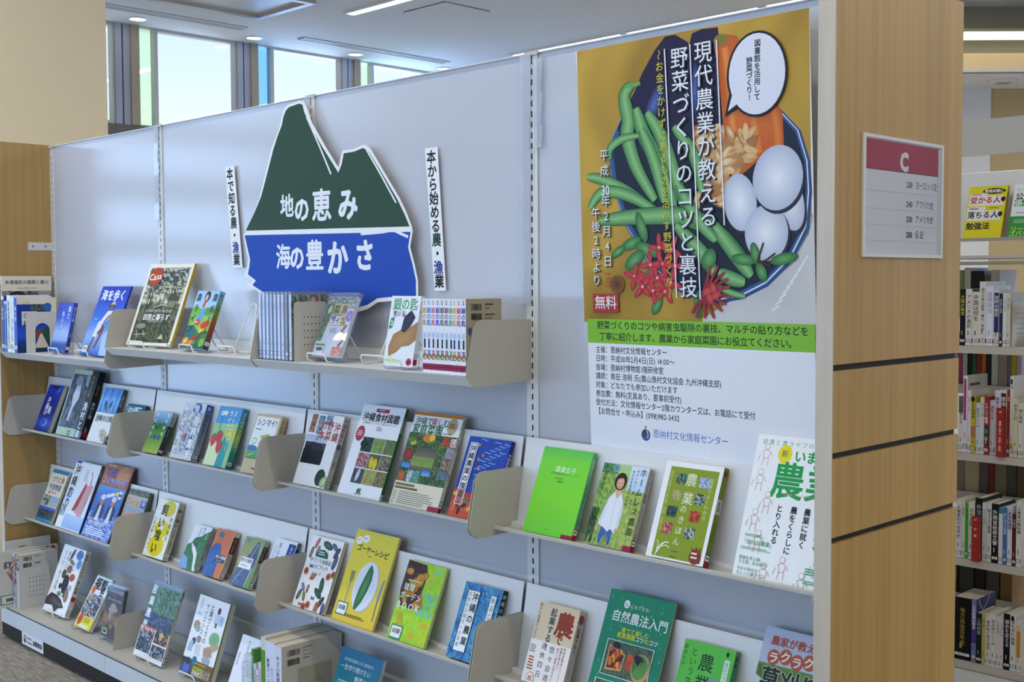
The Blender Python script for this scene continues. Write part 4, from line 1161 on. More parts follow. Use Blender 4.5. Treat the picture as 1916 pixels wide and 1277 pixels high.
def art(A):
    A.grad(0, 0, 1, 1, [(0, 'dcd04a'), (.15, 'e2d23c'), (.6, 'e8d234'), (1, 'e8c638')]).ell(.12, .12, .075, .06, 'f4f2ea').ell(.27, .09, .075, .06, 'f4f2ea').bars(.06, .115, .17, .13, 1, '6a5a9a').bars(.22, .083, .32, .1, 1, '6a5a9a')
    A.t('ゴーヤーレシピ', .5, .165, .112, '2a2a1e', .02, align='c', rot=-3, pitch=.98).bars(.42, .262, .53, .278, 1, '4a4a2a')
    A.ell(.57, .585, .27, .38, 'c9ced8', 'b0b6c4', -4, 30).ell(.56, .58, .262, .37, 'eceff4', 'dfe3ea', -4, 30).ell(.55, .58, .19, .29, 'f3f5f8', 'd8dde6', -4, 26)
    A.poly([(.58, .34), (.65, .4), (.67, .5), (.64, .62), (.58, .74), (.5, .83), (.44, .84), (.42, .76), (.44, .62), (.49, .48), (.54, .38)], '2a6a3c').fan([(.58, .37), (.63, .42), (.64, .5), (.61, .62), (.55, .73), (.48, .8), (.45, .8), (.45, .72), (.48, .58), (.53, .45)], '5a9a5c', '2f7040')
    A.line([(.2, .8), (.2, .54)], .022, '9aa0a8').poly([(.165, .55), (.155, .45), (.245, .45), (.235, .55), (.2, .58)], '8a8a6a').line([(.93, .9), (.92, .68)], .022, '6a7484').poly([(.9, .7), (.9, .58), (.93, .46), (.95, .46), (.945, .7)], '7f98b8')
    A.sticker(.06, .79, .25).bars(.28, .90, .85, .935, 2, '6a5a14', fill=.5)
shown_book('yellow recipe book with green bitter gourd on a white plate', 2, 2.036, .184, .256, .008, 'e0cc3a', art, 'L')
def art(A):
    A.photo(0, 0, 1, 1, ['a4dc1c', 'b8e02a', '94d024', 'a0d838', 'c0d830'], 9, 13, 3).photo(.55, .35, .95, .65, ['a4dc1c', '6ac89a', '94d024', '7ad0b0'], 5, 5, 5)
    for u, v, c in ((.82, .08, '94c8a0'), (.85, .75, 'e0a03a'), (.6, .9, 'e09a3a'), (.7, .2, 'd0b04a'), (.9, .9, 'd8c83a')):
        A.ell(u, v, .12, .1, c, 'a8dc24')
    A.poly([(0, 0), (.5, .02), (.58, .14), (.55, .4), (.5, .55), (.4, .62), (.2, .55), (.1, .6), (.0, .4)], '4a2f28').photo(.02, .02, .45, .16, ['3a2220', '5a3028', '20181c'], 5, 4, 3)
    for i in range(18):
        u, v = .12 + .48 * ((i * 37) % 100) / 100, .14 + .42 * ((i * 61) % 100) / 100
        A.ell(u, v, .1, .06, ['e0a83a', 'd88a2c', 'c8c03a', 'e8b84a', 'a8641e'][i % 5], ['b87824', 'c8641e', '8a8a24'][i % 3], 40 * i)
    for i in range(7):
        A.ell(.16 + .03 * (i % 4), .68 + .035 * i, .09, .045, ['d8b03a', 'c8a02a', 'e09040'][i % 3], 'a8b82a', 50 * i)
    A.bars(.14, .24, .58, .27, 1, 'e8d8b0').t('琉球', .08, .29, .13, 'fbfbf4', .012, pitch=1.15).t('ガーデン', .04, .4, .13, 'fbfbf4', .012, pitch=1.08).t('BOOK', .03, .51, .16, 'fbfbf4', .012, pitch=1.3).sticker(.06, .82, .3)
shown_book('lime green garden book with orange leaves cover and barcode sticker', 2, 2.280, .150, .208, .009, 'a0cc2a', art, 'L')
def art(A):
    A.rect(0, 0, 1, 1, '4a8fc0').photo(0, 0, 1, 1, ['3f84bc', '4f9ac4', '5aa8c8', '4a8ac0'], 6, 9, 3)
    rnd = random.Random(4)
    for i in range(70):
        u, v, a = rnd.random(), rnd.random(), rnd.uniform(0, 3.1)
        du, dv = .13 * math.cos(a), .09 * math.sin(a)
        A.line([(max(.0, min(1, u - du)), max(0, min(1, v - dv))), (u + .03, v - .02), (max(0, min(1, u + du)), max(0, min(1, v + dv)))], .011, '2f4a9c')
    A.rect(.13, .095, .46, .90, '1f2a4a').rect(.145, .1, .445, .895, 'f2f3f0').vt('沖縄の農業', .355, .115, .165, '16181c', .022, pitch=1.24).vt('近世から現代への変遷', .205, .12, .085, '1c1e22', pitch=1.22).rect(.74, .1, .9, .55, '1f2a4a').rect(.75, .105, .89, .545, 'f2f3f0').vt('飯沼二郎', .82, .12, .11, '1a1c20', .008, pitch=1.35)
def sp(S):
    S.rect(0, 0, 1, 1, '20302c').vt('沖縄の農業', .5, .05, .75, 'd8dcd0', .01, pitch=1.3)
shown_book('blue crackle-patterned book with white vertical title boxes', 2, 2.515, .134, .188, .017, '4682b8', art, 'R', sp, spine_col='22312e')

# ---- fourth bay, lower
def art(A):
    A.rect(0, 0, 1, 1, 'f3efe9').rect(0, 0, 1, .47, 'e6cfa8', 'ecd8b4').vt('農', .72, .06, .46, '9c3a22', .03).vt('で', .66, .34, .2, '9c3a22', .03).vt('起業する!', .4, .05, .155, '36424a', .025, pitch=1.02).vt('脱サラ農業のススメ', .06, .02, .075, '3a3a34', .01)
    A.vt('悠々自適', .56, .5, .13, '33343a', .004, pitch=1.3).vt('週休四日', .36, .48, .13, '33343a', .004, pitch=1.3).vt('新規就農者のバイブル', .86, .48, .065, 'c2642c', .012).vt('本書を読まずに', .78, .48, .06, '2a2a2a', .012).vt('脱サラ農業は語れない!', .7, .5, .06, 'c2642c', .01).bars(.03, .54, .2, .64, 4, '8a8a8a').bars(.06, .68, .22, .86, 5, 'b85a30').ell(.2, .95, .1, .12, 'c2642c').ell(.2, .95, .09, .108, 'f3efe9').vt('超', .2, .91, .1, 'c2642c', .02)
def sp(S):
    S.rect(0, 0, 1, .45, 'd9c6b8').rect(0, .45, 1, 1, 'c4bcb4').vt('農', .5, .05, .9, '8a3422', .02).vt('で起業する!', .5, .14, .55, '36322e', .015).vt('杉山経昌', .5, .6, .5, '8a847c')
shown_book('tan and white paperback with one huge brown character', 2, 2.778, .126, .186, .022, 'e8ddd0', art, 'R', sp)
def art(A):
    A.rect(0, 0, 1, 1, '1f8a64', '1f7f60')
    for i in range(44):
        u, v = .05 + .92 * ((i * 37) % 100) / 100, .02 + .94 * ((i * 61) % 100) / 100
        A.line([(u, v), (u, v + .04)], .004, '5fb49a').ell(u, v + .045, .011, .013, '5fb49a')
    A.ell(.3, .105, .045, .05, 'eef4ee').t('私', .3, .09, .06, '1f7a54', .01, align='c').t('にもできる!', .36, .095, .055, 'eef4ee', .006).t('自然農法入門', .54, .165, .148, 'f4f8f4', .008, align='c', sx=.97).t('育てて楽しむ', .52, .3, .07, 'd8d83a', .014, align='c').t('家庭菜園', .26, .345, .07, 'd8d83a', .014).t('コツ', .54, .345, .07, 'f4f8f4', .014).t('の', .68, .345, .07, 'd8d83a', .014).t('コツ', .75, .345, .07, 'f4f8f4', .014)
    A.rect(.14, .42, .86, .72, 'eaf2ea').photo(.15, .425, .85, .715, ['4a5a44', '3a4a38', '54644c', '5c6a54'], 10, 7, 3).poly([(.19, .46), (.46, .52), (.44, .66), (.2, .68)], 'c8a068').poly([(.21, .475), (.44, .53), (.425, .645), (.22, .66)], '5a2a1c')
    for i in range(22):
        u, v = .24 + .17 * ((i * 37) % 100) / 100, .5 + .14 * ((i * 61) % 100) / 100
        A.ell(u, v, .026, .03, ['d8482a', 'e0a83a', 'c83a22', 'd87a2c'][i % 4])
    A.ell(.54, .54, .05, .055, 'd05a34').ell(.54, .595, .055, .06, 'c8482a').ell(.72, .6, .14, .17, 'b89a6a').ell(.7, .59, .11, .14, '4a7a3a').ell(.68, .54, .09, .05, '2a2030', None, -30)
    for i in range(8):
        A.line([(.6 + .02 * i, .68), (.72 + .02 * i, .54)], .012, '5f9a48')
    A.ell(.3, .46, .06, .04, '2a2030').rect(.1, .76, .47, 1, 'eaf2ea').photo(.11, .765, .46, .99, ['3a5a3a', '7a5a48', '54744c'], 5, 5, 4).rect(.52, .76, .88, 1, 'eaf2ea').photo(.53, .765, .87, .99, ['6a7a48', '4a6a3a', '8a8a5a'], 5, 5, 6)
shown_book('large green gardening guide with basket of tomatoes photograph', 2, 2.970, .182, .257, .008, '1f7a5a', art, 'L')
def art(A):
    A.rect(0, 0, 1, 1, '62c848', '5cc444').vt('農業', .5, .1, .3, '1d3a24', .006, pitch=1.15).vt('という生き方', .24, .07, .14, '1d3a24', .003, pitch=1.12).vt('藤井久子', .06, .05, .085, '1d3a24', .003, pitch=1.1).rect(.83, .12, .93, .7, 'dfeee0').vt('毎日ドラマチック', .88, .14, .075, '4a9a4a').ell(.86, .06, .03, .04, '1d3a24')
    A.poly([(.6, .6), (.68, .56), (.76, .58), (.8, .8), (.6, .8)], 'eef2ee').ell(.7, .47, .07, .09, 'f0f2ee').poly([(.57, .4), (.68, .33), (.78, .36), (.84, .42), (.7, .42)], '8a94b0').line([(.68, .48), (.7, .49)], .012, '2a3a2a')
def sp(S):
    S.rect(0, 0, 1, 1, '5aa878').vt('農業という生き方', .5, .05, .8, '143020', .012)
shown_book('grass green paperback with a small line-drawn farmer in a hat', 2, 3.196, .128, .188, .016, '5cc044', art, 'R', sp)
def art(A):
    A.grad(0, 0, 1, .3, [(0, 'a9b4d0'), (1, 'c4c8d4')]).grad(0, .28, 1, 1, [(0, '6a8a4a'), (.4, '5a7a3a'), (.6, '7a6a58'), (1, '6a5848')]).photo(0, .3, 1, 1, ['6a8a4a', '4d6a34', '7a9a58', '7a6a58', '5a7a3a'], 9, 9, 3).poly([(0, .38), (.3, .48), (.9, .66), (1, .66), (1, .78), (.6, .66), (0, .5)], 'd4d6d4')
    A.t('農家が教える', .1, .06, .11, 'a8402c', .02).t('草刈り', .06, .3, .24, '1f2a30', .03, out='c8d890', outw=.03).t('草取り術', .04, .54, .225, '1f2a30', .03, out='c8d890', outw=.03)
    for i, ch in enumerate('ラクラク'):
        A.ell(.17 + .145 * i, .205 + (.02 if i % 2 == 0 else 0), .075, .085, 'b85a3c').t(ch, .17 + .145 * i, .165 + (.02 if i % 2 == 0 else 0), .125, 'f4eee8', .02, align='c')
shown_book('weeding guide with field photograph beside the maple end', 2, 3.378, .182, .256, .008, '8a9a88', art, 'L')
# ================================================================== things on the flat shelves
def stand_book(label, X, w, h, t, yb, z, th, cover, art, spine='R', sp=None, name='book', cat='book', soft=True, spine_col=None, ink='ink_satin', yaw=0.0, group=None):
    a = math.radians(th)
    root = thing(name, label, cat, (X, yb, z + t * math.sin(a)), (-a, 0, math.radians(yaw)), group)
    return dress(root, w, h, t, cover, art, spine, sp, soft, spine_col, ink)

def wire_stand(label, xc, yf, z, th, hw=.04, up=.13, m='wire_white'):
    """bent-wire easel: a raised front hook, two feet running back and an arched support leaning with the book"""
    r = .0025
    root = thing('book_stand', label, 'book stand', (xc, yf, z), group='bent wire book stands')
    a = math.radians(th)
    zl = r + .0004
    hook = [(-hw, .055, zl), (-hw, -.006, zl), (-hw, -.0125, zl + .004), (-hw, -.0165, .02), (-hw + .006, -.0172, .0245), (hw - .006, -.0172, .0245), (hw, -.0165, .02), (hw, -.0125, zl + .004), (hw, -.006, zl), (hw, .055, zl)]
    MB().tube(hook, r).build('front_hook', m, root, True)
    y0 = .040
    def bp(x, s):
        return (x, y0 + s * math.sin(a), zl + s * math.cos(a))
    arch = [bp(-hw, .0), bp(-hw * .75, up * .45), bp(-hw * .42, up * .84)] + [bp(hw * .42 * math.sin(math.radians(q)), up * (.84 + .16 * math.cos(math.radians(q)))) for q in (-60, -30, 0, 30, 60)] + [bp(hw * .42, up * .84), bp(hw * .75, up * .45), bp(hw, 0)]
    MB().tube(arch, r).build('back_support', m, root, True)
    yl = min(y0 + .075, -yf - .012)
    leg = [bp(-hw * .6, up * .6), (-hw * .75, yl, zl), (hw * .75, yl, zl), bp(hw * .6, up * .6)]
    MB().tube(leg, r).build('rear_leg', m, root, True)
    MB().tube([(-hw, .055, zl), (hw, .055, zl)], r).build('cross_bar', m, root, True)
    return root

def spine_book(label, X, t, h, d, y, z, cover, sp=None, side=None, name='book', cat='book', group=None, soft=True, ink='ink_satin', roll=0.0, spine_col=None):
    """a book standing with its spine to the front (-Y) and its cover to the right (+X)"""
    root = thing(name, label, cat, (X, y, z + .0006), (0, math.radians(roll), 0), group)
    c = .0008 if soft else .002
    ins = .0012 if soft else .003
    MB().box(0, c, 0, d, 0, h).box(t - c, t, 0, d, 0, h).build('cover', cover_mat(cover), root)
    MB().box(c, t - c, 0, c, 0, h).build('spine', cover_mat(spine_col or cover), root)
    MB().box(c, t - c, c, d - ins, ins, h - ins).build('page_block', 'pages', root)
    if sp:
        S = Art(t, h)
        sp(S)
        lay_print('spine_print', S, root, (0, -.00003, 0), (1, 0, 0), (0, 0, 1), ink)
    if side:
        A = Art(d, h)
        side(A)
        lay_print('cover_print', A, root, (t + .00003, 0, 0), (0, 1, 0), (0, 0, 1), ink)
    return root

def plate_bookend(label, X, y0, y1, z, h, holes=False, arch=False, m='bookend_metal', foot=.09):
    """L-shaped sheet bookend: upright plate facing +X and a thin foot on the shelf"""
    root = thing('bookend', label, 'bookend', (X, y0, z), group='sheet metal bookends')
    D = y1 - y0
    out = [(0, 0), (0, h - .012)] + arc(.012, h - .012, .012, 180, 90, 4) + arc(D - .012, h - .012, .012, 90, 0, 4) + [(D, 0)]
    if arch:
        a0, a1, ah = D * .30, D * .78, h * .72
        r = (a1 - a0) / 2
        loop = [(0, 0), (0, h - .012)] + arc(.012, h - .012, .012, 180, 90, 4) + arc(D - .012, h - .012, .012, 90, 0, 4) + [(D, 0), (a1, 0), (a1, ah - r)] + arc(a0 + r, ah - r, r, 0, 180, 10) + [(a0, ah - r), (a0, 0)]
        MB().prism(loop, 0, .0012).build('upright', m, root)
        MB().box(.0012, foot * .35, a0, a1, .0002, .0012).build('foot', m, root)
    else:
        MB().prism(out, 0, .0012).build('upright', m, root)
        MB().box(-foot, 0, .004, D - .004, .0000, .0004).build('foot', m, root)
        if holes:
            A = MB()
            for i in range(5):
                for j in range(5):
                    yy, zz = D * (.30 + .115 * i), h * (.28 + .115 * j)
                    A.box(.0012, .00135, yy - .0016, yy + .0016, zz - .0018, zz + .0018)
            A.build('perforations', 'slot_black', root)
    return root

S1, S2 = 1.1202, 1.1682          # upper shelf surfaces, first bay and the next two
TOPG = 'books and cases on the upper flat shelf'
# ---- first bay: a short run of spines held by an arched bookend
def side(A):
    A.rect(0, 0, 1, 1, 'e8e2d0').t('糸満漁民の展開と港川', .5, .055, .087, '2a2a2a', .016, align='c').t('〜海人の歴史と文化〜', .5, .15, .042, '4a4a48', align='c').photo(.0, .2, 1, 1, ['5a5a58', '8a8a86', '3a3a3a', 'a8a49a'], 6, 8, 3).ell(.3, .3, .2, .14, '26262a').ell(.3, .3, .12, .08, '8a8a8a')
spine_book('tall cream book with black title and grey photograph at the far end', .022, .012, .292, .196, -.208, S1, 'e6dfcc', lambda S: S.vt('糸満漁民', .5, .1, .8, '2a2a2a'), side, group=TOPG)
for X, t, h, c, c2, lab in ((.040, .024, .214, '2a4a9c', 'e4ecf4', 'navy book with pale spine beside the arched bookend run'), (.068, .014, .196, '4a8ac8', 'dfe8f0', 'slim sky blue book in the arched bookend run'), (.086, .010, .196, '2f6ab4', 'cfdcec', 'slim mid blue book in the arched bookend run')):
    def sp(S, c=c, c2=c2):
        S.rect(0, 0, 1, .06, c2).rect(0, .06, 1, .8, c).vt('海の本', .5, .2, .7, 'e8f0f8')
        call_label(S, .86, '2a7a6a')
    spine_book(lab, X, t, h, .148, -.214, S1, c, sp, group=TOPG)
def sp(S):
    S.rect(0, 0, 1, 1, 'eef2f4').photo(.15, .08, .7, .85, ['4a7ac8', 'e8c83a', '3aa06a', 'c83a3a', 'eef2f4', 'eef2f4'], 3, 12, 5).vt('沖縄のうみ', .5, .12, .5, '2a4a8a')
    call_label(S, .86, '2a2a2a')
spine_book('thick white spined book with coloured specks in the arched bookend run', .0985, .036, .218, .15, -.216, S1, 'e6eaee', sp, group=TOPG)
spine_book('white book with small green spine figures in the arched bookend run', .137, .020, .214, .15, -.216, S1, 'dfe6ea', lambda S: call_label(S.rect(0, 0, 1, 1, 'e6ecef').vt('さかな', .5, .1, .6, '2a8a5a').photo(.2, .4, .8, .8, ['3aa06a', 'eef2f4', '4a7ac8'], 3, 6, 2), .86, '2a7a6a'), group=TOPG)
def side(A):
    A.rect(0, 0, 1, 1, 'e9e2cc').rect(0, .12, .86, 1, '1f3f9c').photo(.34, .12, .86, .25, ['4a5a58', '6a7a70', '2a3a48'], 6, 3, 3).ell(.78, .17, .1, .1, '2a70c0').t('うみ', .14, .06, .09, 'd8b03a', .01)
    A.grad(0, .5, .86, 1, [(0, '1f4ac0'), (.4, '2a5ad0'), (.6, '1a3a8a'), (1, '22304a')]).ell(.5, .66, .2, .1, '8a4a34').ell(.78, .66, .16, .16, '2f5a34').poly([(.58, .66), (.62, .66), (.8, .92), (.42, .92)], 'd8ccb4').rect(.12, .25, .5, .5, 'e6e4de').barcode(.16, .28, .26, rows=2, hh=.5)
spine_book('book with blue tree-lined path cover behind the arched bookend', .160, .038, .209, .152, -.219, S1, 'e2dcc8', lambda S: call_label(S.rect(0, 0, .3, 1, 'e4ecf0').rect(.3, 0, 1, 1, '2a52b0').vt('海の道', .62, .15, .5, 'e4ecf6'), .86, '2a7a6a'), side, group=TOPG)
plate_bookend('pale bookend with arched opening on the first upper shelf', .2005, -.187, -.070, S1, .155, arch=True, m='bookend_light', foot=.2)
def art(A):
    A.grad(0, 0, 1, 1, [(0, '3a52c0'), (.35, '4a6ad0'), (.6, 'a8c0e8'), (.8, '8ea8e0'), (.83, '34509c'), (.93, '2a4a9c'), (1, '3f66b4')]).vt('海と', .78, .06, .2, 'eef2fa', .006).vt('魚人と', .42, .17, .17, 'eef2fa', .006).vt('沖縄の暮らし', .34, .38, .06, '2a3a6a')
def sp(S):
    S.grad(0, 0, 1, 1, [(0, '3448a8'), (.5, '3a5ab8'), (1, '22306a')]).vt('海と人と魚', .5, .08, .8, 'dfe6f4', .008).vt('沖縄', .5, .6, .6, 'c0c8e0')
    call_label(S, .87)
stand_book('small blue book with pale horizon cover next to the arched bookend', .323, .127, .187, .014, -.150, S1 + .0062, 13, '3a52b8', art, 'R', sp, group=TOPG)
wire_stand('wire stand under the small blue horizon book', .386, -.150, S1, 13)
def art(A):
    A.grad(0, 0, 1, 1, [(0, '1f34b4'), (.25, '2a50c8'), (.5, '3f78dc'), (.75, '8ab0ec'), (1, '3a5cc0')]).t('海を歩く', .5, .05, .2, 'f4f7fc', .02, align='c', pitch=1.05).bars(.2, .22, .7, .24, 1, '24388a')
    A.ell(.58, .28, .1, .06, '3a302c').poly([(.5, .27), (.62, .2), (.68, .27)], 'c8c0b0').ell(.58, .31, .05, .06, '8a5a44').poly([(.5, .36), (.66, .36), (.62, .48), (.42, .58), (.3, .56)], 'e2e4ea').line([(.62, .42), (.48, .55), (.52, .66)], .05, '8a5a44').poly([(.3, .52), (.44, .5), (.46, .66), (.34, .78), (.24, .72)], 'dfe2ea').line([(.4, .7), (.54, .6), (.44, .9)], .07, '7a4a38').line([(.32, .74), (.26, .98)], .06, '7a4a38').line([(.0, .72), (.6, .5)], .008, 'c8d8f0').poly([(.6, .7), (.8, .62), (1, .8), (1, 1), (.7, 1)], 'a8c4ec').sticker(.06, .86, .18, '2a9a4a').bars(.1, .48, .3, .5, 1, 'c0d0f0')
stand_book('large blue book with figure wading in the sea on a white hook', .546, .218, .262, .007, -.140, S1 + .0062, 22, '2238a0', art, 'R', None, soft=False, group=TOPG)
wire_stand('wire stand under the large blue wading book', .600, -.140, S1, 22, .045)
# ---- second bay
def art(A):
    A.rect(0, 0, 1, 1, 'efe9d6').rect(.055, .05, .94, .965, '8a8a72')
    def fn(a, b):
        rr = random.Random(int(a * 30) * 71 + int(b * 40))
        base = [('46524c', '6a7468', '2a332e', 'c8ccb8'), ('c8c4a4', '8a8c74', '3a443a', 'dcd8bc'), ('6a6e50', '4a5038', '7a7a58', '343a2a'), ('3a4228', '555c38', '2a301e', '6a6a44')][min(3, int(b * 4))]
        return rr.choice(base)
    A.field(.055, .05, .94, .965, 26, 32, fn)
    for u in (.2, .26, .56, .68, .74):
        A.line([(u, .3), (u - .01, .6), (u + .01, .85)], .022, '2e3426')
    for i in range(60):
        u, v = .1 + .8 * ((i * 37) % 100) / 100, .08 + .3 * ((i * 61) % 100) / 100
        A.line([(u - .05, v + .01), (u, v), (u + .05, v + .014)], .012, ['26302a', '36423a', 'a8b0a4'][i % 3])
    A.poly([(.62, .42), (.76, .34), (.88, .42), (.87, .46), (.84, .46), (.84, .54), (.66, .54), (.66, .45)], '4a4a40').rect(.68, .46, .84, .54, '8a8466').line([(.38, .54), (.55, .51), (.68, .52)], .012, 'd8d2b4')
    A.ell(.22, .16, .15, .14, 'b8401f').t('Casa', .07, .115, .135, 'f4f0e6', .014, rot=5).bars(.11, .2, .28, .215, 1, 'eadccc')
    A.t('LIVING WITH NATURE', .52, .56, .055, 'efeadc', .004, align='c').t('自然と暮らす', .5, .62, .1, 'f6f2e6', .02, align='c').t('スタイルブック', .5, .69, .048, 'f6f2e6', .01, align='c').bars(.5, .065, .9, .085, 1, 'e4e2d4')
    A.ell(.22, .77, .12, .045, '9ca49a', '7a8478').line([(.15, .82), (.2, .92)], .01, 'd8d4bc').line([(.3, .82), (.35, .9)], .01, 'd8d4bc').line([(.12, .88), (.38, .86)], .01, 'd8d4bc').poly([(.66, .92), (.74, .86), (.8, .92)], 'c8c2a4').rect(.93, .945, 1, .99, '2a2a2a').rect(.94, .95, 1, .985, 'e8e6de')
stand_book('large cream-bordered magazine with forest cabin photograph and yellow edge', .948, .235, .29, .010, -.160, S2 + .0062, 21.5, 'e9e2cc', art, 'R', lambda S: S.rect(0, 0, 1, 1, 'c2a01e'), 'magazine', 'magazine', True, 'c2a01e', yaw=8.6, group=TOPG)
wire_stand('wire stand under the cream-bordered forest magazine', 1.045, -.160, S2, 21.5, .05, .15)
def art(A):
    A.grad(0, 0, 1, 1, [(0, '9cc8ec'), (.3, 'aed4ee'), (.45, '7ab44a'), (.7, '4f8a3c'), (1, '2a5a58')]).ell(.2, .36, .25, .1, '7ab83c').ell(.75, .36, .3, .1, '5f9a34').poly([(.1, .5), (.5, .42), (1, .5), (1, .7), (.1, .7)], '9cc23a').poly([(0, .62), (.3, .6), (.6, .75), (.6, 1), (0, 1)], '2a6a6a')
    A.poly([(.5, .16), (.6, .18), (.62, .34), (.56, .52), (.3, .58), (.28, .53), (.44, .36)], '58a8d8').ell(.52, .1, .12, .13, '2a2220').ell(.5, .12, .06, .08, 'e2b494').poly([(.44, .17), (.54, .2), (.5, .3), (.4, .28)], 'd85a4a').poly([(.56, .19), (.62, .22), (.6, .32), (.53, .3)], 'c8d8e4')
    for i in range(16):
        u, v = .42 + .52 * ((i * 37) % 100) / 100, .55 + .38 * ((i * 61) % 100) / 100
        A.ell(u, v, .1, .08, ['d83a2c', 'b8241e', 'e8c83a', '7ab83c', '3a7a3a'][i % 5], None, 35 * i)
    A.ell(.14, .88, .14, .09, 'e8a02a', None, 20).ell(.36, .92, .12, .08, 'e09024', None, 30).ell(.14, .88, .07, .04, 'f0c860').vt('農ガール', .88, .05, .2, '2a3a48', .008, pitch=1.35).vt('農ライフ', .16, .05, .2, '2a3a48', .008, pitch=1.3).bars(.32, .54, .5, .58, 1, 'f0f4f0')
def sp(S):
    S.grad(0, 0, 1, 1, [(0, '8ab8e0'), (.3, '6aa848'), (.6, '9a3a34'), (1, '2a4a44')]).vt('農ガール農ライフ', .5, .04, .6, '1f2a34', .008)
    call_label(S, .86)
stand_book('colourful paperback with woman in blue dress among vegetables', 1.313, .133, .190, .019, -.162, S2 + .0062, 20.7, '8ab4d8', art, 'R', sp, group=TOPG)
wire_stand('wire stand under the colourful vegetable paperback', 1.372, -.162, S2, 20.7, .038)
wire_stand('empty wire stand behind the colourful vegetable paperback', 1.545, -.125, S2, 18, .048, .155)
card = thing('shelf_card', 'small white notice card lying on the second upper shelf', 'card', (1.700, -.205, S2))
MB().box(0, .085, 0, .045, .0002, .0012).build('card', 'paper_white', card)
A = Art(.085, .045); A.t('ご自由にお取り下さい', .5, .38, .085, '4a4a4a', align='c')
lay_print('lettering', A, card, (0, 0, .0013), (1, 0, 0), (0, 1, 0), 'ink_matte')
# ---- third bay: clear disc cases
CASE = [('e8f0ff', '4a7ad8', '2'), ('dfeaff', '4a6ad8', '3'), ('e4eefc', '3a5ac8', '4'), ('b8c8d8', '3a8a8a', '5'), ('d0dcf0', '3a8ab0', '6'), ('eef2ff', '8a9ae8', '7'), ('e4e8f8', 'c85a6a', '8'), ('4a5448', '8a3a3a', '9'), ('e0e6f8', 'c84a5a', '10')]
ORD = ['first', 'second', 'third', 'fourth', 'fifth', 'sixth', 'seventh', 'eighth', 'ninth', 'tenth', 'eleventh', 'twelfth', 'thirteenth', 'fourteenth']
def veg_cover(A):
    A.photo(0, 0, 1, .5, ['3a5a30', '5a7a48', '2a3f24', '8aa070', 'b0b8a0'], 9, 6, 3)
    for i in range(10):
        A.line([(.05 + .09 * i, .0), (.1 + .1 * i, .3)], .03, ['6a8a4a', 'd8dcc8', '2a4a2a'][i % 3])
    A.ell(.55, .12, .06, .12, 'e8e0d0').poly([(.6, .04), (.7, .04), (.66, .24)], 'c8582a').rect(.32, .2, .88, .42, 'd8b888').rect(.34, .22, .58, .4, 'b8bc5a').rect(.62, .22, .86, .4, 'e0c49a').t('菜園', .34, .23, .25, '23241c', .02, pitch=1.12)
for i, (c, n, ch) in enumerate(CASE):
    x = 1.8105 + .0186 * i
    r = thing('disc_case', '%s clear disc case from the bracket, spine out on the upper shelf' % ORD[i], 'disc case', (x, -.195, S2 + .0006), group='clear disc cases standing spine out')
    t = .0145
    MB().box(0, .0012, 0, .135, 0, .19).box(t - .0012, t, 0, .135, 0, .19).box(.0012, t - .0012, 0, .0012, 0, .19).box(.0012, t - .0012, .1338, .135, 0, .19).box(.0012, t - .0012, .0012, .1338, .1888, .19).box(.0012, t - .0012, .0012, .1338, 0, .0012).build('clear_shell', 'clear_plastic', r)
    MB().box(.002, t - .002, .002, .132, .004, .182).build('sleeve', cover_mat(c), r)
    S = Art(t - .004, .178)
    S.rect(0, 0, 1, 1, c).vt('菜園ライフ', .5, .12, .8, n).t(ch, .5, .74, .9, n, .03, align='c').rect(0, .88, 1, .95, n).rect(.15, .893, .85, .937, 'f2f4fa')
    lay_print('spine_print', S, r, (.002, .00195, .004), (1, 0, 0), (0, 0, 1), 'ink_gloss')
    if i == 8:
        A = Art(.13, .178); veg_cover(A); A.rect(0, .5, 1, 1, '8aa888')
        lay_print('cover_print', A, r, (t - .00195, .002, .004), (0, 1, 0), (0, 0, 1), 'ink_gloss')
plate_bookend('perforated grey bookend against the clear disc cases', 1.979, -.190, -.081, S2, .163, holes=True)
# the case on a wire stand
a = math.radians(22)
r = thing('disc_case', 'clear disc case with vegetable garden cover facing out on a wire stand', 'disc case', (1.998, -.155, S2 + .0062 + .015 * math.sin(a)), (-a, 0, 0), group='clear disc case facing out')
w, h, t = .136, .19, .015
MB().box(0, w, 0, .001, 0, h).box(0, w, t - .001, t, 0, h).box(0, .001, .001, t - .001, 0, h).box(w - .001, w, .001, t - .001, 0, h).box(.001, w - .001, .001, t - .001, h - .001, h).box(.001, w - .001, .001, t - .001, 0, .001).build('clear_shell', 'clear_plastic', r)
MB().box(.006, w - .004, .002, t - .002, .006, h - .012).build('sleeve', 'paper_white', r)
A = Art(w - .010, h - .018)
A.rect(0, 0, 1, 1, 'eceef6').photo(0, 0, 1, .2, ['5a7a48', '3a5a34', '8a9a70', '4a5a8a', 'd0d4c8'], 8, 4, 3).photo(0, .12, .3, .75, ['4a7a44', '5f8f54', '2f5a34', '8aac7a'], 4, 9, 4).poly([(.3, .2), (.3, .8), (.14, .86), (.2, .6)], 'eceef6').ell(.16, .22, .05, .1, 'dfe4d0', None, -20)
A.rect(.28, .12, .82, .49, 'd8b888').rect(.3, .135, .54, .29, 'b4bc54').t('菜', .31, .14, .2, '20221a', .02).rect(.57, .135, .8, .29, 'e4cca4').t('園', .58, .14, .2, '20221a', .02).bars(.34, .3, .78, .325, 1, '5a6a9a').rect(.3, .335, .8, .475, 'f0f0ee').rect(.3, .335, .46, .375, '3a7ac8').rect(.66, .335, .8, .475, 'e0d04a').t('ライフ', .55, .345, .165, '23242a', .02, align='c')
A.ell(.92, .32, .11, .13, '9a6ad0').t('1', .92, .27, .15, 'f4f0fa', .02, align='c').bars(.38, .53, .68, .62, 4, 'a8a0b0')
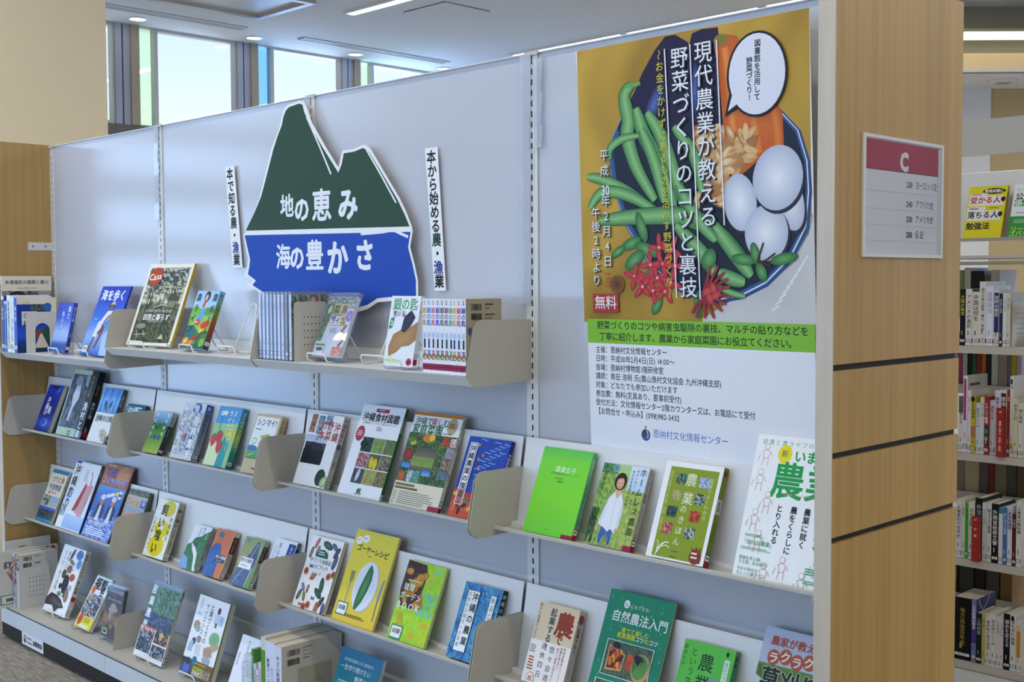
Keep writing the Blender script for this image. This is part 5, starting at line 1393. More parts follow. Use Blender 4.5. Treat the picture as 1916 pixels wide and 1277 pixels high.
for i in range(14):
    A.ell(.8 + .14 * ((i * 37) % 10) / 10, .45 + .4 * ((i * 61) % 10) / 10, .035, .035, ['b8483c', '5a8a4a', 'a83a34'][i % 3])
A.rect(.06, .8, .36, .835, '4fae34').rect(.06, .835, .36, .95, 'eef0f2').rect(.1, .855, .32, .915, '5a5c66').photo(.66, .84, 1, .98, ['d87a4a', 'e8b08a', 'c8604a'], 4, 4, 2)
lay_print('cover_print', A, r, (.006, .0019, .006), (1, 0, 0), (0, 0, 1), 'ink_gloss')
wire_stand('wire stand holding the vegetable garden disc case', 2.052, -.155, S2, 22, .042, .14)
wire_stand('empty wire stand between the disc case and the comic books', 2.235, -.105, S2, 20, .05, .155)
# comic volumes
def art(A):
    A.rect(0, 0, 1, 1, 'eceef2').t('銀の匙', .09, .03, .28, '2f9a54', .014).t('Silver Spoon', .08, .165, .075, '3aa860', .01).t('荒川 弘', .12, .215, .13, '1f2024', .02).poly([(.07, .32), (.2, .3), (.15, .46), (.02, .48)], '2f9a54').t('2', .08, .34, .15, 'f2f4f2', .02).fan([(.1, .72), (.22, .55), (.5, .47), (.8, .43), (1, .36), (1, .62), (.8, .7), (.55, .72), (.4, .8), (.24, .84), (.14, .9)], 'b8905a', 'a47c4a').fan([(.52, .3), (.74, .2), (.9, .3), (.78, .42), (.6, .52), (.46, .5)], '34384c', '2a2e40').poly([(.1, .84), (.5, .92), (.6, .96), (.06, .97)], 'd8e6b4').ell(.86, .93, .09, .08, 'b02a48').rect(.77, .92, .95, .95, '8a1a38')
stand_book('white comic volume facing out with green title and tan patch', 2.362, .113, .176, .012, -.188, S2 + .0062, 10.5, 'e6e8ec', art, 'R', lambda S: call_label(S.rect(0, 0, 1, 1, 'dfe2e8').vt('銀の匙', .5, .08, .8, '2f9a54', .01), .82, red=True), 'comic_book', 'comic book', group=TOPG)
wire_stand('clear acrylic stand under the facing comic volume', 2.418, -.188, S2, 10.5, .035, .11, 'acrylic')
CM = [('d89a3a', 2.5405), ('3a8ad8', 2.5562), ('d86a8a', 2.5719), ('3a4ac8', 2.5876), ('5a6a34', 2.6033), ('8a4a6a', 2.6190), ('3aa86a', 2.6347), ('d8b03a', 2.6504), ('c84a5a', 2.6661), ('2a3ab8', 2.6818)]
CN = ['orange', 'sky blue', 'pink', 'indigo', 'olive', 'plum', 'green', 'yellow', 'red', 'royal blue']
for i, (c, x) in enumerate(CM):
    def sp(S, c=c, i=i):
        S.rect(0, 0, 1, 1, 'eef0f6').t('S', .5, .015, .9, c, .03, align='c').vt('銀の匙', .5, .115, .95, c, .03).bars(.42, .3, .58, .42, 1, 'a8b0c8').ell(.5, .49, .35, .5, 'b8cce8').rect(.3, .54, .7, .66, ['2a2e3a', '2a4a8a', '3a3a44'][i % 3]).vt('荒', .5, .685, .8, c, .02).ell(.5, .775, .48, .48, '2a2418').ell(.5, .775, .4, .4, 'a8803a').ell(.62, .79, .16, .2, 'e8e4d8')
        S.rect(0, .83, 1, .87, 'f2f2f2').rect(0, .87, 1, .955, '9c1444').rect(0, .905, 1, .915, '4a0a22')
    side = None
    if i == 9:
        def side(A):
            A.rect(0, 0, 1, 1, 'b0a68e').barcode(.14, .065, .29, rows=2, hh=.45).bars(.52, .065, .84, .1, 1, '3a3a34').bars(.52, .12, .7, .14, 1, '3a3a34').bars(.52, .2, .9, .23, 1, '3a3a34').bars(.52, .25, .8, .27, 1, '3a3a34').ell(.1, .42, .06, .08, '5a5a8a')
    spine_book('white-spined comic volume with %s title in the row of ten' % CN[i], x - .0035, .0152, .176, .113, -.206 - (.004 if i > 6 else 0), S2, 'e4e6ea' if i < 9 else 'b0a68e', sp, side, 'comic_book', 'comic book', 'row of comic volumes on the upper shelf', spine_col='e4e6ea')
plate_bookend('white bookend on the near side of the comic row', 2.5335, -.205, -.09, S2, .168, m='bookend_light', foot=.04)

# ================================================================== base shelf
BZ = .1341
LOWG = 'books standing on the base shelf'
def side(A):
    A.rect(0, 0, 1, 1, 'dcdad4').bars(.3, .1, .5, .13, 1, '4a4a4a')
spine_book('large plain white book at the far end of the base shelf', .036, .010, .243, .182, -.228, BZ, 'dfe1e4', lambda S: S.rect(0, 0, 1, 1, 'e8ecf4'), side, group=LOWG)
def side(A):
    A.rect(0, 0, 1, 1, 'd9d5ca').t('gyotaku', .18, .12, .14, '2a1a18', .012, sx=.9).poly([(.22, .38), (.38, .15), (.56, .38), (.38, .72)], '9c6a58').poly([(.24, .38), (.38, .18), (.54, .38), (.38, .68)], 'a8745f').t('魚拓の美', .38, .33, .075, 'e0d0c4', .01, align='c').poly([(.56, .5), (.66, .44), (.72, .5), (.64, .56)], '4a2a2a').rect(.12, .78, .46, .95, '1f7a5a').rect(.135, .795, .445, .935, 'e4e4de').rect(.2, .84, .4, .9, '6a6a6a').poly([(.8, .04), (.84, .0), (.88, .05), (.92, .0), (.96, .05), (.96, .12), (.8, .12)], 'b84a44')
spine_book('wide book with brown diamond cover jutting out beside the maple end', .088, .012, .217, .26, -.300, BZ, 'd8d4c8', None, side, group=LOWG)
def sp(S):
    S.rect(0, 0, 1, 1, 'dfe6f2').photo(.1, .05, .9, .85, ['3a6ac8', 'e8eef8', 'b8742a', 'e8eef8', '2a4aa8', '3a3a4a'], 3, 12, 4)
    call_label(S, .86)
spine_book('book with blue and white patterned spine on the base shelf', .104, .018, .210, .15, -.222, BZ, 'd4d6da', sp, lambda A: A.rect(0, 0, 1, 1, 'cfcdc8').photo(0, .1, .2, .6, ['3a6ac8', 'c8b43a', 'd86a6a', 'd8d8d4'], 3, 6, 3), group=LOWG)
def side(A):
    A.rect(0, 0, 1, 1, 'd4d1c8').barcode(.1, .045, .22, rows=2, hh=.5).bars(.4, .05, .62, .075, 1, '5a5a58').bars(.4, .18, .6, .215, 1, '2a2a2a')
spine_book('white book with barcoded back cover behind the perforated bookend', .126, .028, .207, .152, -.217, BZ, 'd6d3ca', lambda S: S.photo(0, 0, 1, .3, ['5a4a6a', 'c8a83a', '4a7a9a', 'd8d4cc'], 2, 5, 3), side, group=LOWG)
plate_bookend('perforated white bookend at the far end of the base shelf', .1560, -.213, -.098, BZ, .154, holes=True, m='bookend_light')
def art(A):
    A.rect(0, 0, 1, 1, 'f3f3f2').vt('美味しい', .36, .08, .1, '23252a', .006, pitch=1.02).vt('マイナー魚介図鑑', .2, .08, .1, '23252a', .006, pitch=1.02)
    A.ell(.5, .11, .05, .13, '3a3f4c', '22242c', -25).ell(.8, .09, .15, .1, '3f66b0', '5a84c8').ell(.56, .22, .15, .04, '8a7a5a', None, -15).ell(.88, .22, .1, .1, '4a8ad0', '6aa0dc').ell(.56, .33, .11, .08, 'b06a5a', '9a5a50')
    for k in range(8):
        A.line([(.56, .33), (.56 + .17 * math.cos(k * .8), .33 + .1 * math.sin(k * .8))], .012, 'a8685c')
    A.ell(.4, .42, .09, .09, '6a6a34', '3a3a24').ell(.78, .43, .11, .075, 'c85a54', 'b04a48', 5).ell(.58, .55, .13, .19, '2f3138', '24262c', 8).ell(.4, .6, .06, .06, '2a2a2e').ell(.46, .71, .09, .05, '7a8a70').ell(.76, .7, .09, .14, 'a8847a', '8a6a60', 20).line([(.62, .68), (.7, .74)], .03, '3a3a4a').line([(.7, .68), (.62, .74)], .03, '3a3a4a')
    A.poly([(.0, .82), (.14, .73), (.4, .74), (.62, .78), (.82, .88), (.62, .91), (.5, .98), (.34, .9), (.0, .92)], '3a2c2c').fan([(.04, .82), (.2, .76), (.4, .77), (.6, .81), (.74, .87), (.5, .9), (.2, .89)], '6a5658', '3f3030').ell(.64, .855, .016, .018, 'd8c8b8').bars(.76, .55, .92, .62, 4, '8a8a8a').bars(.86, .97, .94, .985, 1, '3a6ad0')
def sp(S):
    S.rect(0, 0, 1, 1, 'd6d2c4').vt('美味しいマイナー魚介図鑑', .5, .05, .62, '2a2a2a', .01).ell(.5, .72, .45, .5, 'b8302a')
    call_label(S, .89)
stand_book('white fish guide with many small drawn sea creatures', .258, .186, .252, .020, -.172, BZ + .0062, 21.4, 'efeeea', art, 'R', sp, group=LOWG)
wire_stand('pale stand under the white sea creature guide', .335, -.172, BZ, 21.4, .045, .14)
def art(A):
    A.rect(0, 0, 1, 1, 'ecedec').rect(0, 0, 1, .02, '2a8a6a').t('擬態', .08, .05, .38, '16181c', .03).vt('図鑑', .72, .18, .24, '16181c', .03).ell(.18, .28, .12, .14, 'c8642a').photo(.04, .36, .96, .78, ['4a4a5a', 'c8ccd8', '2a2a38', '8a9ab8', '6a5a7a', 'b8a860'], 6, 8, 3).rect(0, .77, 1, 1, 'e8d820').ell(.2, .85, .13, .18, 'c83a2c').bars(.4, .8, .92, .9, 3, '8a7a14').rect(.28, .93, .84, .98, 'f0ece0')
stand_book('guide book with yellow paper band propped on the base shelf', .552, .120, .196, .013, -.185, BZ + .0062, 30, 'e6e6e2', art, 'L', group=LOWG)
wire_stand('clear stand under the yellow-banded guide', .604, -.185, BZ, 30, .035, .11, 'acrylic')
a = math.radians(11)
r = thing('disc_case', 'film disc case with old fisherman portrait beside the metal divider', 'disc case', (.735, -.175, BZ + .0062 + .016 * math.sin(a)), (-a, 0, 0))
w, h, t = .13, .19, .016
MB().box(0, w, 0, .001, 0, h).box(0, w, t - .001, t, 0, h).box(0, .001, .001, t - .001, 0, h).box(w - .001, w, .001, t - .001, 0, h).box(.001, w - .001, .001, t - .001, h - .001, h).box(.001, w - .001, .001, t - .001, 0, .001).build('clear_shell', 'clear_plastic', r)
MB().box(.003, w - .003, .002, t - .002, .004, h - .012).build('sleeve', cover_mat('141318'), r)
A = Art(w - .006, h - .016)
A.grad(0, 0, 1, 1, [(0, '1c1a26'), (.35, '23202e'), (.5, '6a3a24'), (.62, 'c8982a'), (.75, 'a8501f'), (1, '3a2018')]).rect(.05, .02, .95, .1, '9a9aa4').bars(.1, .035, .9, .05, 1, '4a3a3a').t('OLD MAN & SEA', .5, .2, .1, 'eceaf0', .004, align='c').bars(.3, .16, .7, .175, 1, 'b8b4bc')
A.poly([(.12, .98), (.16, .78), (.36, .68), (.6, .7), (.86, .8), (.92, .98)], '2c2826').poly([(.34, .7), (.6, .72), (.56, .8), (.42, .82)], 'b48462').ell(.48, .56, .15, .2, 'c09270', '94684c', -8).ell(.5, .43, .26, .085, 'e2d8c4', 'c4b498', 6).ell(.49, .39, .17, .13, 'd8ccb4', 'c4b498', 6).ell(.37, .55, .05, .14, 'd8d4cc').line([(.5, .53), (.57, .525)], .018, '3a2418').line([(.6, .54), (.64, .6)], .03, 'a87858').line([(.54, .66), (.62, .655)], .014, '6a3a2c').ell(.95, .74, .06, .07, 'c83a34')
A.rect(.06, .8, .34, .84, '3aae3a').rect(.06, .84, .34, .94, 'dfe0dc').rect(.1, .855, .3, .915, '3a3a3a')
lay_print('cover_print', A, r, (.003, .0019, .004), (1, 0, 0), (0, 0, 1), 'ink_gloss')
wire_stand('clear stand under the film disc case', .80, -.175, BZ, 11, .035, .11, 'acrylic')
# ---- second bay of the base
def art(A):
    A.rect(0, 0, 1, 1, 'eeeeec').grad(0, 0, 1, .46, [(0, '8aa8c4'), (.3, '5a7a68'), (1, '4a7a48')]).photo(.25, .05, 1, .44, ['4a6a4a', '5a7f58', '3a5a48', '6a8f60', '7a98a0'], 8, 8, 3).photo(0, .4, 1, .6, ['4a5a7a', '3a4a5a', '5a6a8a', '2a3a44'], 8, 4, 5).rect(0, .38, .25, .5, '4a5a8a')
    A.vt('産業遺産', .1, .04, .17, 'f2f4f4', .02, pitch=1.22).t('JAPAN', .04, .555, .16, 'c85a34', .03, sx=.95).photo(.02, .64, .5, .92, ['2a2e38', '4a525c', '1a1c22', '6a727c', 'b8bcc0'], 7, 6, 3).photo(.53, .6, .98, .76, ['4a3a34', 'b88a5a', '2a2a34', '6a5448'], 5, 4, 4).photo(.53, .78, .98, .94, ['2a2e38', '4a525c', '1a1c22', 'a8acb0'], 5, 4, 7)
    A.ell(.14, .82, .1, .1, '15171c').ell(.14, .82, .08, .08, '4a525c').ell(.34, .84, .1, .1, '15171c').ell(.34, .84, .08, .08, '5a626c').ell(.74, .66, .06, .06, 'c8a070').ell(.74, .635, .07, .035, 'd0b880')
def sp(S):
    S.rect(0, 0, 1, 1, 'c4bca8').vt('産業遺産', .5, .03, .8, '2a2a28', .012).vt('JAPAN', .5, .22, .8, 'c4502a', .02)
    call_label(S, .89)
stand_book('photo book with green valley and steam machinery pictures', 1.011, .19, .25, .009, -.190, BZ + .0062, 20, 'e6e4dc', art, 'R', sp, group=LOWG)
wire_stand('pale stand under the steam machinery photo book', 1.10, -.190, BZ, 20, .045, .14)
def art(A):
    A.rect(0, 0, 1, 1, 'f2f3f4').vt('土壌づくりの', .5, .07, .115, '23303a', .012, pitch=1.0).vt('サイエンス', .35, .08, .105, '23303a', .008, pitch=1.05).ell(.14, .1, .06, .1, 'd0d8e0').bars(.08, .22, .22, .25, 2, '7a8a98').ell(.73, .13, .05, .06, '4a3a34').poly([(.66, .18), (.8, .18), (.84, .3), (.64, .3)], 'c8d8ec').rect(.82, .18, .92, .3, 'b0c4e0').rect(.7, .28, .76, .34, '7a5a48')
    A.ell(.16, .38, .1, .08, 'b8927a').ell(.22, .42, .08, .06, '9ab0a8').ell(.8, .48, .16, .12, '7aac7a', '8abc88').poly([(.62, .6), (.98, .52), (.98, .58), (.72, .68)], 'c8a484').poly([(.55, .62), (.8, .6), (.86, .7), (.6, .72)], 'b8947a').ell(.2, .58, .06, .06, '4a4a5a').poly([(.08, .6), (.2, .58), (.2, .72), (.06, .72)], 'a8c0d8').ell(.34, .54, .07, .06, '9a8a8a').poly([(.28, .6), (.44, .6), (.46, .74), (.3, .72)], 'd8dce0').ell(.72, .76, .13, .07, 'a8b0b4').line([(.64, .8), (.63, .86)], .02, '8a9498').line([(.8, .78), (.82, .86)], .02, '8a9498')
    A.rect(.36, .8, 1, 1, '7a5a30').photo(0, .8, .37, 1, ['3a4a44', '2a3a2a', '4a5a8a', '1f2a24'], 5, 5, 3).ell(.2, .84, .06, .07, '3a2a24').poly([(.1, .88), (.28, .87), (.3, .98), (.1, .98)], '5a6ac0').ell(.38, .81, .07, .08, '1f7a8a').bars(.42, .825, .92, .845, 1, 'd8d020').t('SOFIX', .4, .855, .12, 'c8dc34', .02).t('による', .74, .87, .075, 'f4f0e4', .008).t('有機農法ガイド', .4, .925, .082, 'f4f0e4', .01)
stand_book('white soil science guide with farm sketches and brown lower corner', 1.286, .182, .247, .020, -.172, BZ + .0062, 19.3, '6a8a30', art, 'R', lambda S: S.rect(0, 0, .25, 1, '6a8a30').rect(.25, 0, 1, 1, 'd4cebc'), group=LOWG)
wire_stand('pale stand under the soil science guide', 1.36, -.172, BZ, 19.3, .045, .14)
def art(A):
    A.rect(0, 0, 1, 1, 'eef0f6').vt('JAに何が', .72, .14, .2, '22303c', .004, pitch=.98).vt('できるのか', .42, .06, .14, '22303c', .003, pitch=1.0).vt('奥野長衛', .12, .3, .085, '4a5664', pitch=1.05).vt('佐藤優', .9, .22, .09, '6a7ab0', pitch=1.3)
stand_book('plain pale blue-white book with black vertical lettering on the base shelf', 1.545, .115, .173, .010, -.160, BZ + .0062, 22, 'e4e6ee', art, 'R', lambda S: S.rect(0, 0, 1, 1, 'd8dae0').vt('JAに何が', .5, .2, .8, '2a2a2a'), group=LOWG)
wire_stand('stand behind the plain pale blue-white book', 1.60, -.160, BZ, 22, .035, .11)
SPN = [('e4e8ea', '4a8a5a', 'アグリの本', .150, .013, 'white spine book with green marks leaning in the near run'), ('e8eaee', '2a2e38', 'アーケード', .176, .013, 'white spine book with dark kana title in the near run'),
       ('e2e6ee', '3a4250', 'いちごの話', .180, .012, 'white spine book with grey title in the near run'), ('e6e8f0', '2a2a38', 'パプアステップ', .182, .014, 'white spine book with long kana title in the near run'),
       ('5a9a4a', 'eef4ea', '野菜の本', .2, .010, 'green spine book in the near run'), ('d4d8e8', '5a3a8a', '農業技術', .160, .012, 'lavender spine book in the near run'), ('e8dfe0', 'c83a2a', '農家の店', .146, .013, 'short white book with red spine title in the near run'), ('d8e4ee', '7a3a8a', '新農業経営', .170, .012, 'pale blue spine book in the near run')]
x = 1.722
for i, (c, tc_, tx, h, t, lab) in enumerate(SPN):
    def sp(S, c=c, tc_=tc_, tx=tx):
        S.rect(0, 0, 1, 1, c).vt(tx, .5, .1, .8, tc_, .01)
    spine_book(lab, x, t, h, .13, -.212, BZ, c, sp, group='run of spines on the near base shelf')
    x += t + .0005
def side(A):
    A.rect(0, 0, 1, 1, 'cfcabd').barcode(.08, .06, .2, rows=2, hh=.42).bars(.33, .06, .6, .075, 1, '4a4a48')
spine_book('tall grey book with green edge at the back of the near run', 1.823, .024, .246, .20, -.210, BZ, 'cdc9bc', lambda S: S.rect(0, 0, 1, 1, 'd8dccc').rect(0, .15, 1, .8, '6a9a3a'), side, group='run of spines on the near base shelf')
spine_book('tall white book with bold spine title in the near run', 1.848, .046, .240, .205, -.212, BZ, 'dfe0e6', lambda S: S.rect(0, 0, 1, 1, 'e2e6f4').vt('飼育マニュアル', .3, .2, .3, '1f2228', .02).vt('野菜の育て方', .72, .3, .22, '8a4a9a'), lambda A: A.rect(0, 0, 1, 1, 'cfcec8').bars(.3, .03, .6, .045, 1, '5a5a58'), group='run of spines on the near base shelf')
def side(A):
    A.rect(0, 0, 1, 1, 'd2cdbf').barcode(.09, .06, .2, rows=2, hh=.42).bars(.34, .06, .56, .075, 1, '3a3a38').bars(.34, .1, .46, .112, 1, '3a3a38').bars(.34, .15, .56, .162, 1, '3a3a38').bars(.34, .185, .48, .205, 1, '1f1f1f').rect(.26, .3, .82, .9, 'b4ad98').ell(.55, .62, .17, .17, '8a8468').ell(.55, .62, .16, .16, 'b4ad98').ell(.55, .62, .14, .11, '6a7a1e', '8a9a2a')
spine_book('white book with round green picture on its back cover, near bookend', 1.896, .036, .238, .206, -.214, BZ, 'd2cdc0', lambda S: S.rect(0, 0, 1, 1, 'dfe2ee').vt('やさい料理', .5, .12, .42, '23262c', .02), side, group='run of spines on the near base shelf')
plate_bookend('cream bookend in front of the round green picture', 1.9345, -.185, -.055, BZ, .105)
def art(A):
    A.grad(0, 0, 1, 1, [(0, '2a6a98'), (.4, '1f7f84'), (1, '238a6a')]).t('自然栽培農家に学ぶ野菜作り', .12, .1, .055, 'b8e4e4').t('一生作り続けたい', .08, .17, .09, 'e8f6f4', .006).t('野菜のおかず', .46, .27, .1, 'e8f6f4', .006).bars(.1, .36, .4, .42, 2, 'a0d0d0').ell(.5, .8, .38, .36, 'e4e2da', 'd0cec4').ell(.5, .8, .3, .28, '9a8a48', '6a8a3a')
stand_book('teal cookery book with white title at the lower edge', 2.031, .185, .240, .010, -.160, BZ + .0062, 20.1, '1f7a80', art, 'R', lambda S: S.rect(0, 0, 1, 1, 'd0d4d4').vt('一生作り続けたい', .5, .1, .8, '3a4a4a'), group=LOWG)
wire_stand('stand under the teal cookery book', 2.10, -.160, BZ, 20.1, .045, .14)

# plinth label of the quake-damping shelf maker
lb = thing('plinth_label', 'white maker label with red emblem on the black plinth', 'label', (.205, -.2321, .002))
MB().box(0, .19, -.0006, 0, .012, .060).build('plate', 'paper_white', lb)
A = Art(.19, .048); A.ell(.14, .5, .075, .085, 'b8342c').ell(.14, .5, .058, .066, 'f2f1ee').poly([(.14, .18), (.2, .74), (.08, .74)], 'b8342c').t('GOOD', .25, .2, .065, '3a3a3a', .03).t('DESIGN', .25, .55, .065, '3a3a3a', .03).t('減震書架', .52, .3, .115, '26262a', .02, sx=.95)
lay_print('lettering', A, lb, (0, -.00065, .012), (1, 0, 0), (0, 0, 1), 'ink_matte')

# ================================================================== signs on the back panels
def flat_sign(name, label, pts, y, th, m):
    """a cut sheet standing a little off the panel: outline points are (x, z)"""
    o = MB().prism([(p[0], p[1]) for p in pts], y, y + th, 'y').build(name, m)
    return o
MT = [(1.747, 1.910), (1.772, 1.913), (1.796, 1.909), (1.815, 1.882), (1.834, 1.845), (1.898, 1.772), (1.960, 1.706), (1.970, 1.73), (1.980, 1.752), (2.03, 1.752), (2.076, 1.760), (2.095, 1.755), (2.111, 1.742), (2.170, 1.674), (2.229, 1.607), (2.258, 1.566), (2.279, 1.529), (2.282, 1.517), (2.271, 1.476), (2.289, 1.430), (2.302, 1.388), (2.302, 1.332), (2.26, 1.322), (2.188, 1.333), (2.13, 1.329), (2.088, 1.31), (1.98, 1.29), (1.80, 1.30), (1.60, 1.33), (1.517, 1.366), (1.467, 1.375), (1.512, 1.388), (1.463, 1.407), (1.481, 1.43), (1.489, 1.456), (1.473, 1.495), (1.461, 1.533), (1.477, 1.543), (1.515, 1.590), (1.555, 1.643), (1.590, 1.714), (1.624, 1.786), (1.650, 1.82), (1.673, 1.850), (1.680, 1.873), (1.692, 1.895), (1.715, 1.908)]
ms = tag(flat_sign('mountain_sign', '', [(x, z) for x, z in MT], -.0215, .001, 'paper_white'), 'mountain-shaped paper sign in green over blue with white lettering', 'sign')
X0, Z0, SW, SH = 1.45, 1.28, .86, .64
A = Art(SW, SH)
def U(x, z): return ((x - X0) / SW, 1 - (z - Z0) / SH)
G = [(1.752, 1.903), (1.772, 1.905), (1.79, 1.9), (1.798, 1.878), (1.82, 1.845), (1.885, 1.77), (1.960, 1.692), (1.976, 1.715), (1.986, 1.744), (2.035, 1.745), (2.074, 1.752), (2.102, 1.738), (2.165, 1.667), (2.222, 1.602), (2.252, 1.56), (2.27, 1.53), (1.478, 1.545), (1.487, 1.556), (1.528, 1.6), (1.565, 1.645), (1.602, 1.716), (1.636, 1.784), (1.66, 1.822), (1.682, 1.85), (1.692, 1.876), (1.705, 1.892), (1.72, 1.9)]
A.poly([U(*p) for p in G], '2c4a38')
Bp = [(1.470, 1.531), (2.274, 1.516), (2.263, 1.476), (2.281, 1.43), (2.294, 1.388), (2.294, 1.34), (2.258, 1.332), (2.188, 1.344), (2.13, 1.34), (2.088, 1.322), (1.98, 1.302), (1.80, 1.312), (1.61, 1.34), (1.51, 1.376), (1.53, 1.39), (1.485, 1.41), (1.493, 1.43), (1.499, 1.456), (1.483, 1.496)]
A.poly([U(*p) for p in Bp], '1f4cae')
A.line([U(1.81, 1.862), U(1.87, 1.775), U(1.925, 1.69)], .0075, 'eef0f2').line([U(2.09, 1.745), U(2.15, 1.675), U(2.215, 1.595)], .007, 'eef0f2').line([U(2.06, 1.517), U(2.15, 1.519), U(2.2, 1.522), U(2.235, 1.512), U(2.264, 1.503)], .009, 'eef0f2')
for i, (ch, x, s) in enumerate((('地', 1.668, .072), ('の', 1.74, .075), ('恵', 1.83, .118), ('み', 1.955, .112))):
    A.t(ch, *U(x, (1.646, 1.636, 1.652, 1.648)[i]), s / SW * (1.0, 1.05, .82, .84)[i], 'eef0f2', (.04 if ch in 'のみ' else .026), sx=1.0)
for i, (ch, x, s) in enumerate((('海', 1.642, .078), ('の', 1.713, .078), ('豊', 1.795, .108), ('か', 1.9, .12), ('さ', 2.03, .108))):
    A.t(ch, *U(x, (1.499, 1.495, 1.507, 1.503, 1.503)[i]), s / SW * (1.0, 1.0, .85, .85, .85)[i], 'eef0f2', (.04 if ch in 'のかさ' else .024))
lay_print('sign_print', A, ms, (X0, -.0216, Z0), (1, 0, 0), (0, 0, 1), 'ink_matte')

def strip(label, pts, txt, s, cols, y=-.004):
    o = tag(MB().prism(pts, y - .0006, y, 'y').build('slogan_strip', 'paper_white'), label, 'sign', 'vertical paper slogan strips')
    (xa, za), (xb, zb), (xc, zc), (xd, zd) = pts
    w, h = .07, za - zd
    A = Art(w, h)
    A.pad = .06
    n = len(txt)
    dx = ((xd + xc) - (xa + xb)) / 2
    ang = math.degrees(math.atan2(dx, h))
    k = 0
    for i, ch in enumerate(txt):
        f = (i + .06) / n
        A.vt(ch, .5 + (dx * f) / w, f * .965 + .008, s / w, cols.get(i, '17181c'), .026)
    lay_print('lettering', A, o, ((xa + xb) / 2 - w / 2, y - .00062, zd), (1, 0, 0), (0, 0, 1), 'ink_matte')
strip('narrow vertical slogan strip on the far side of the mountain sign', [(1.333, 1.754), (1.388, 1.754), (1.428, 1.431), (1.370, 1.431)], '本で知る農・漁業', .039, {4: '2c4a38', 6: '23338a'})
strip('wider vertical slogan strip on the near side of the mountain sign', [(2.314, 1.732), (2.364, 1.732), (2.394, 1.361), (2.348, 1.361)], '本から始める農・漁業', .037, {6: '2c4a38', 8: '23338a'})

# ---- the big poster: a sheet leaning out slightly at the top
PO = thing('event_poster', 'tall lecture poster with vegetables and eggs photograph on the back panel', 'poster', (2.893, -.05, 1.897))
LV = Vector((0, .038, -.937)); PH = LV.length; LV.normalize()
PW = .588
edge = [(-.010, 0), (.997, 0), (1.004, .3), (1.008, .62), (1.008, 1), (.018, 1), (.032, .63), (.018, .3), (.0, .12)]
NV = Vector((1, 0, 0)).cross(LV)
front = [Vector((u * PW, 0, 0)) + LV * (v * PH) for u, v in edge]
if NV.y > 0: NV = -NV
n = len(front)
pb = MB().add([tuple(p) for p in front] + [tuple(p - NV * .0006) for p in front], [tuple(range(n)), tuple(range(2 * n - 1, n - 1, -1))] + [(i, n + i, n + (i + 1) % n, (i + 1) % n) for i in range(n)])
pb.build('sheet', 'paper_white', PO)
A = Art(PW, PH)
A.pad = .007
def fn(a, b):
    s = math.sin(a * 9 + b * 3.1 + 1.5 * math.sin(b * 7 + a * 2)) * .5 + .5
    s2 = math.sin(a * 31 + b * 4 + 2 * math.sin(b * 11)) * .5 + .5
    k = .25 + .5 * s + .25 * s2
    if b > .8: k *= .72
    return tuple(x + (y - x) * k for x, y in zip(lin('8f6c1c'), lin('cda53c')))
A.field(-.004, .0, .997, .645, 40, 44, fn)
A.fan([(.555, .632), (.678, .590), (.828, .559), (.924, .513), (.987, .451), (1.003, .41), (1.006, .64), (.555, .641)], 'c4c2c0', 'd8d6d2')
for i in range(9):
    A.line([(.84 + .015 * i, .61 - .012 * i), (.87 + .014 * i, .60 - .013 * i)], .006, 'f2f2f0')
BW = [(.289, .111), (.213, .162), (.161, .211), (.139, .252), (.155, .320), (.210, .416), (.321, .513), (.459, .573), (.627, .597), (.729, .586), (.828, .559), (.924, .508), (.987, .442), (1.0, .369), (.995, .306), (.962, .242), (.882, .190), (.695, .124), (.480, .090)]
A.poly(BW, '2c4f86')
cx, cy = .58, .35
A.poly([(cx + (u - cx) * .985 - .004, cy + (v - cy) * .985 - .003) for u, v in BW], 'dfe4ee')
A.poly([(cx + (u - cx) * .978 - .006, cy + (v - cy) * .976 - .004) for u, v in BW], '35598f')
A.fan([(cx + (u - cx) * .945, cy + (v - cy) * .945 - .004) for u, v in BW], '14141c', '1d2436')
A.fan([(.417, .004), (.368, .031), (.309, .077), (.274, .114), (.222, .158), (.186, .196), (.275, .265), (.435, .296), (.529, .254), (.558, .089), (.516, .025), (.463, .004)], '1c1634', '241a3c')
A.fan([(.535, .008), (.577, .003), (.644, .005), (.655, .059), (.660, .134), (.656, .230), (.545, .224), (.515, .047)], '1a1530', '2a1c40')
A.ell(.36, .15, .03, .09, '5a6fb8', '241f48', -30).ell(.54, .13, .02, .1, '5a74c0', '1f1a38', -4)
A.fan([(.627, .042), (.635, .026), (.678, .023), (.721, .030), (.748, .067), (.828, .139), (.894, .201), (.898, .280), (.810, .290), (.718, .327), (.663, .246), (.643, .095)], 'e0782a', 'c85f1e')
A.line([(.72, .06), (.77, .17), (.8, .28)], .03, 'e88a3c', 'dc7228').line([(.84, .16), (.87, .22), (.875, .28)], .03, 'e48434', 'd46c24').line([(.67, .05), (.69, .15), (.7, .24)], .03, 'ee9444', 'dc7228').ell(.655, .033, .03, .02, '8a7a34')
A.fan([(.531, .208), (.591, .204), (.685, .225), (.742, .243), (.805, .242), (.775, .289), (.732, .316), (.682, .325), (.723, .368), (.687, .397), (.629, .387), (.570, .355), (.535, .296)], 'c89a60', 'a86a3c')
rnd = random.Random(7)
for i in range(70):
    u, v = .54 + .24 * rnd.random(), .21 + .17 * rnd.random()
    if u + v > 1.06 or (u > .7 and v > .33): continue
    A.ell(u, v, .03, .012, rnd.choice(['f0dcb0', 'e8c890', 'd89a58', 'f4e4c4', 'c87a3c', 'e4b478']), rnd.choice(['d8a868', 'c88a4c', 'e4c088']), rnd.uniform(0, 180), 10)
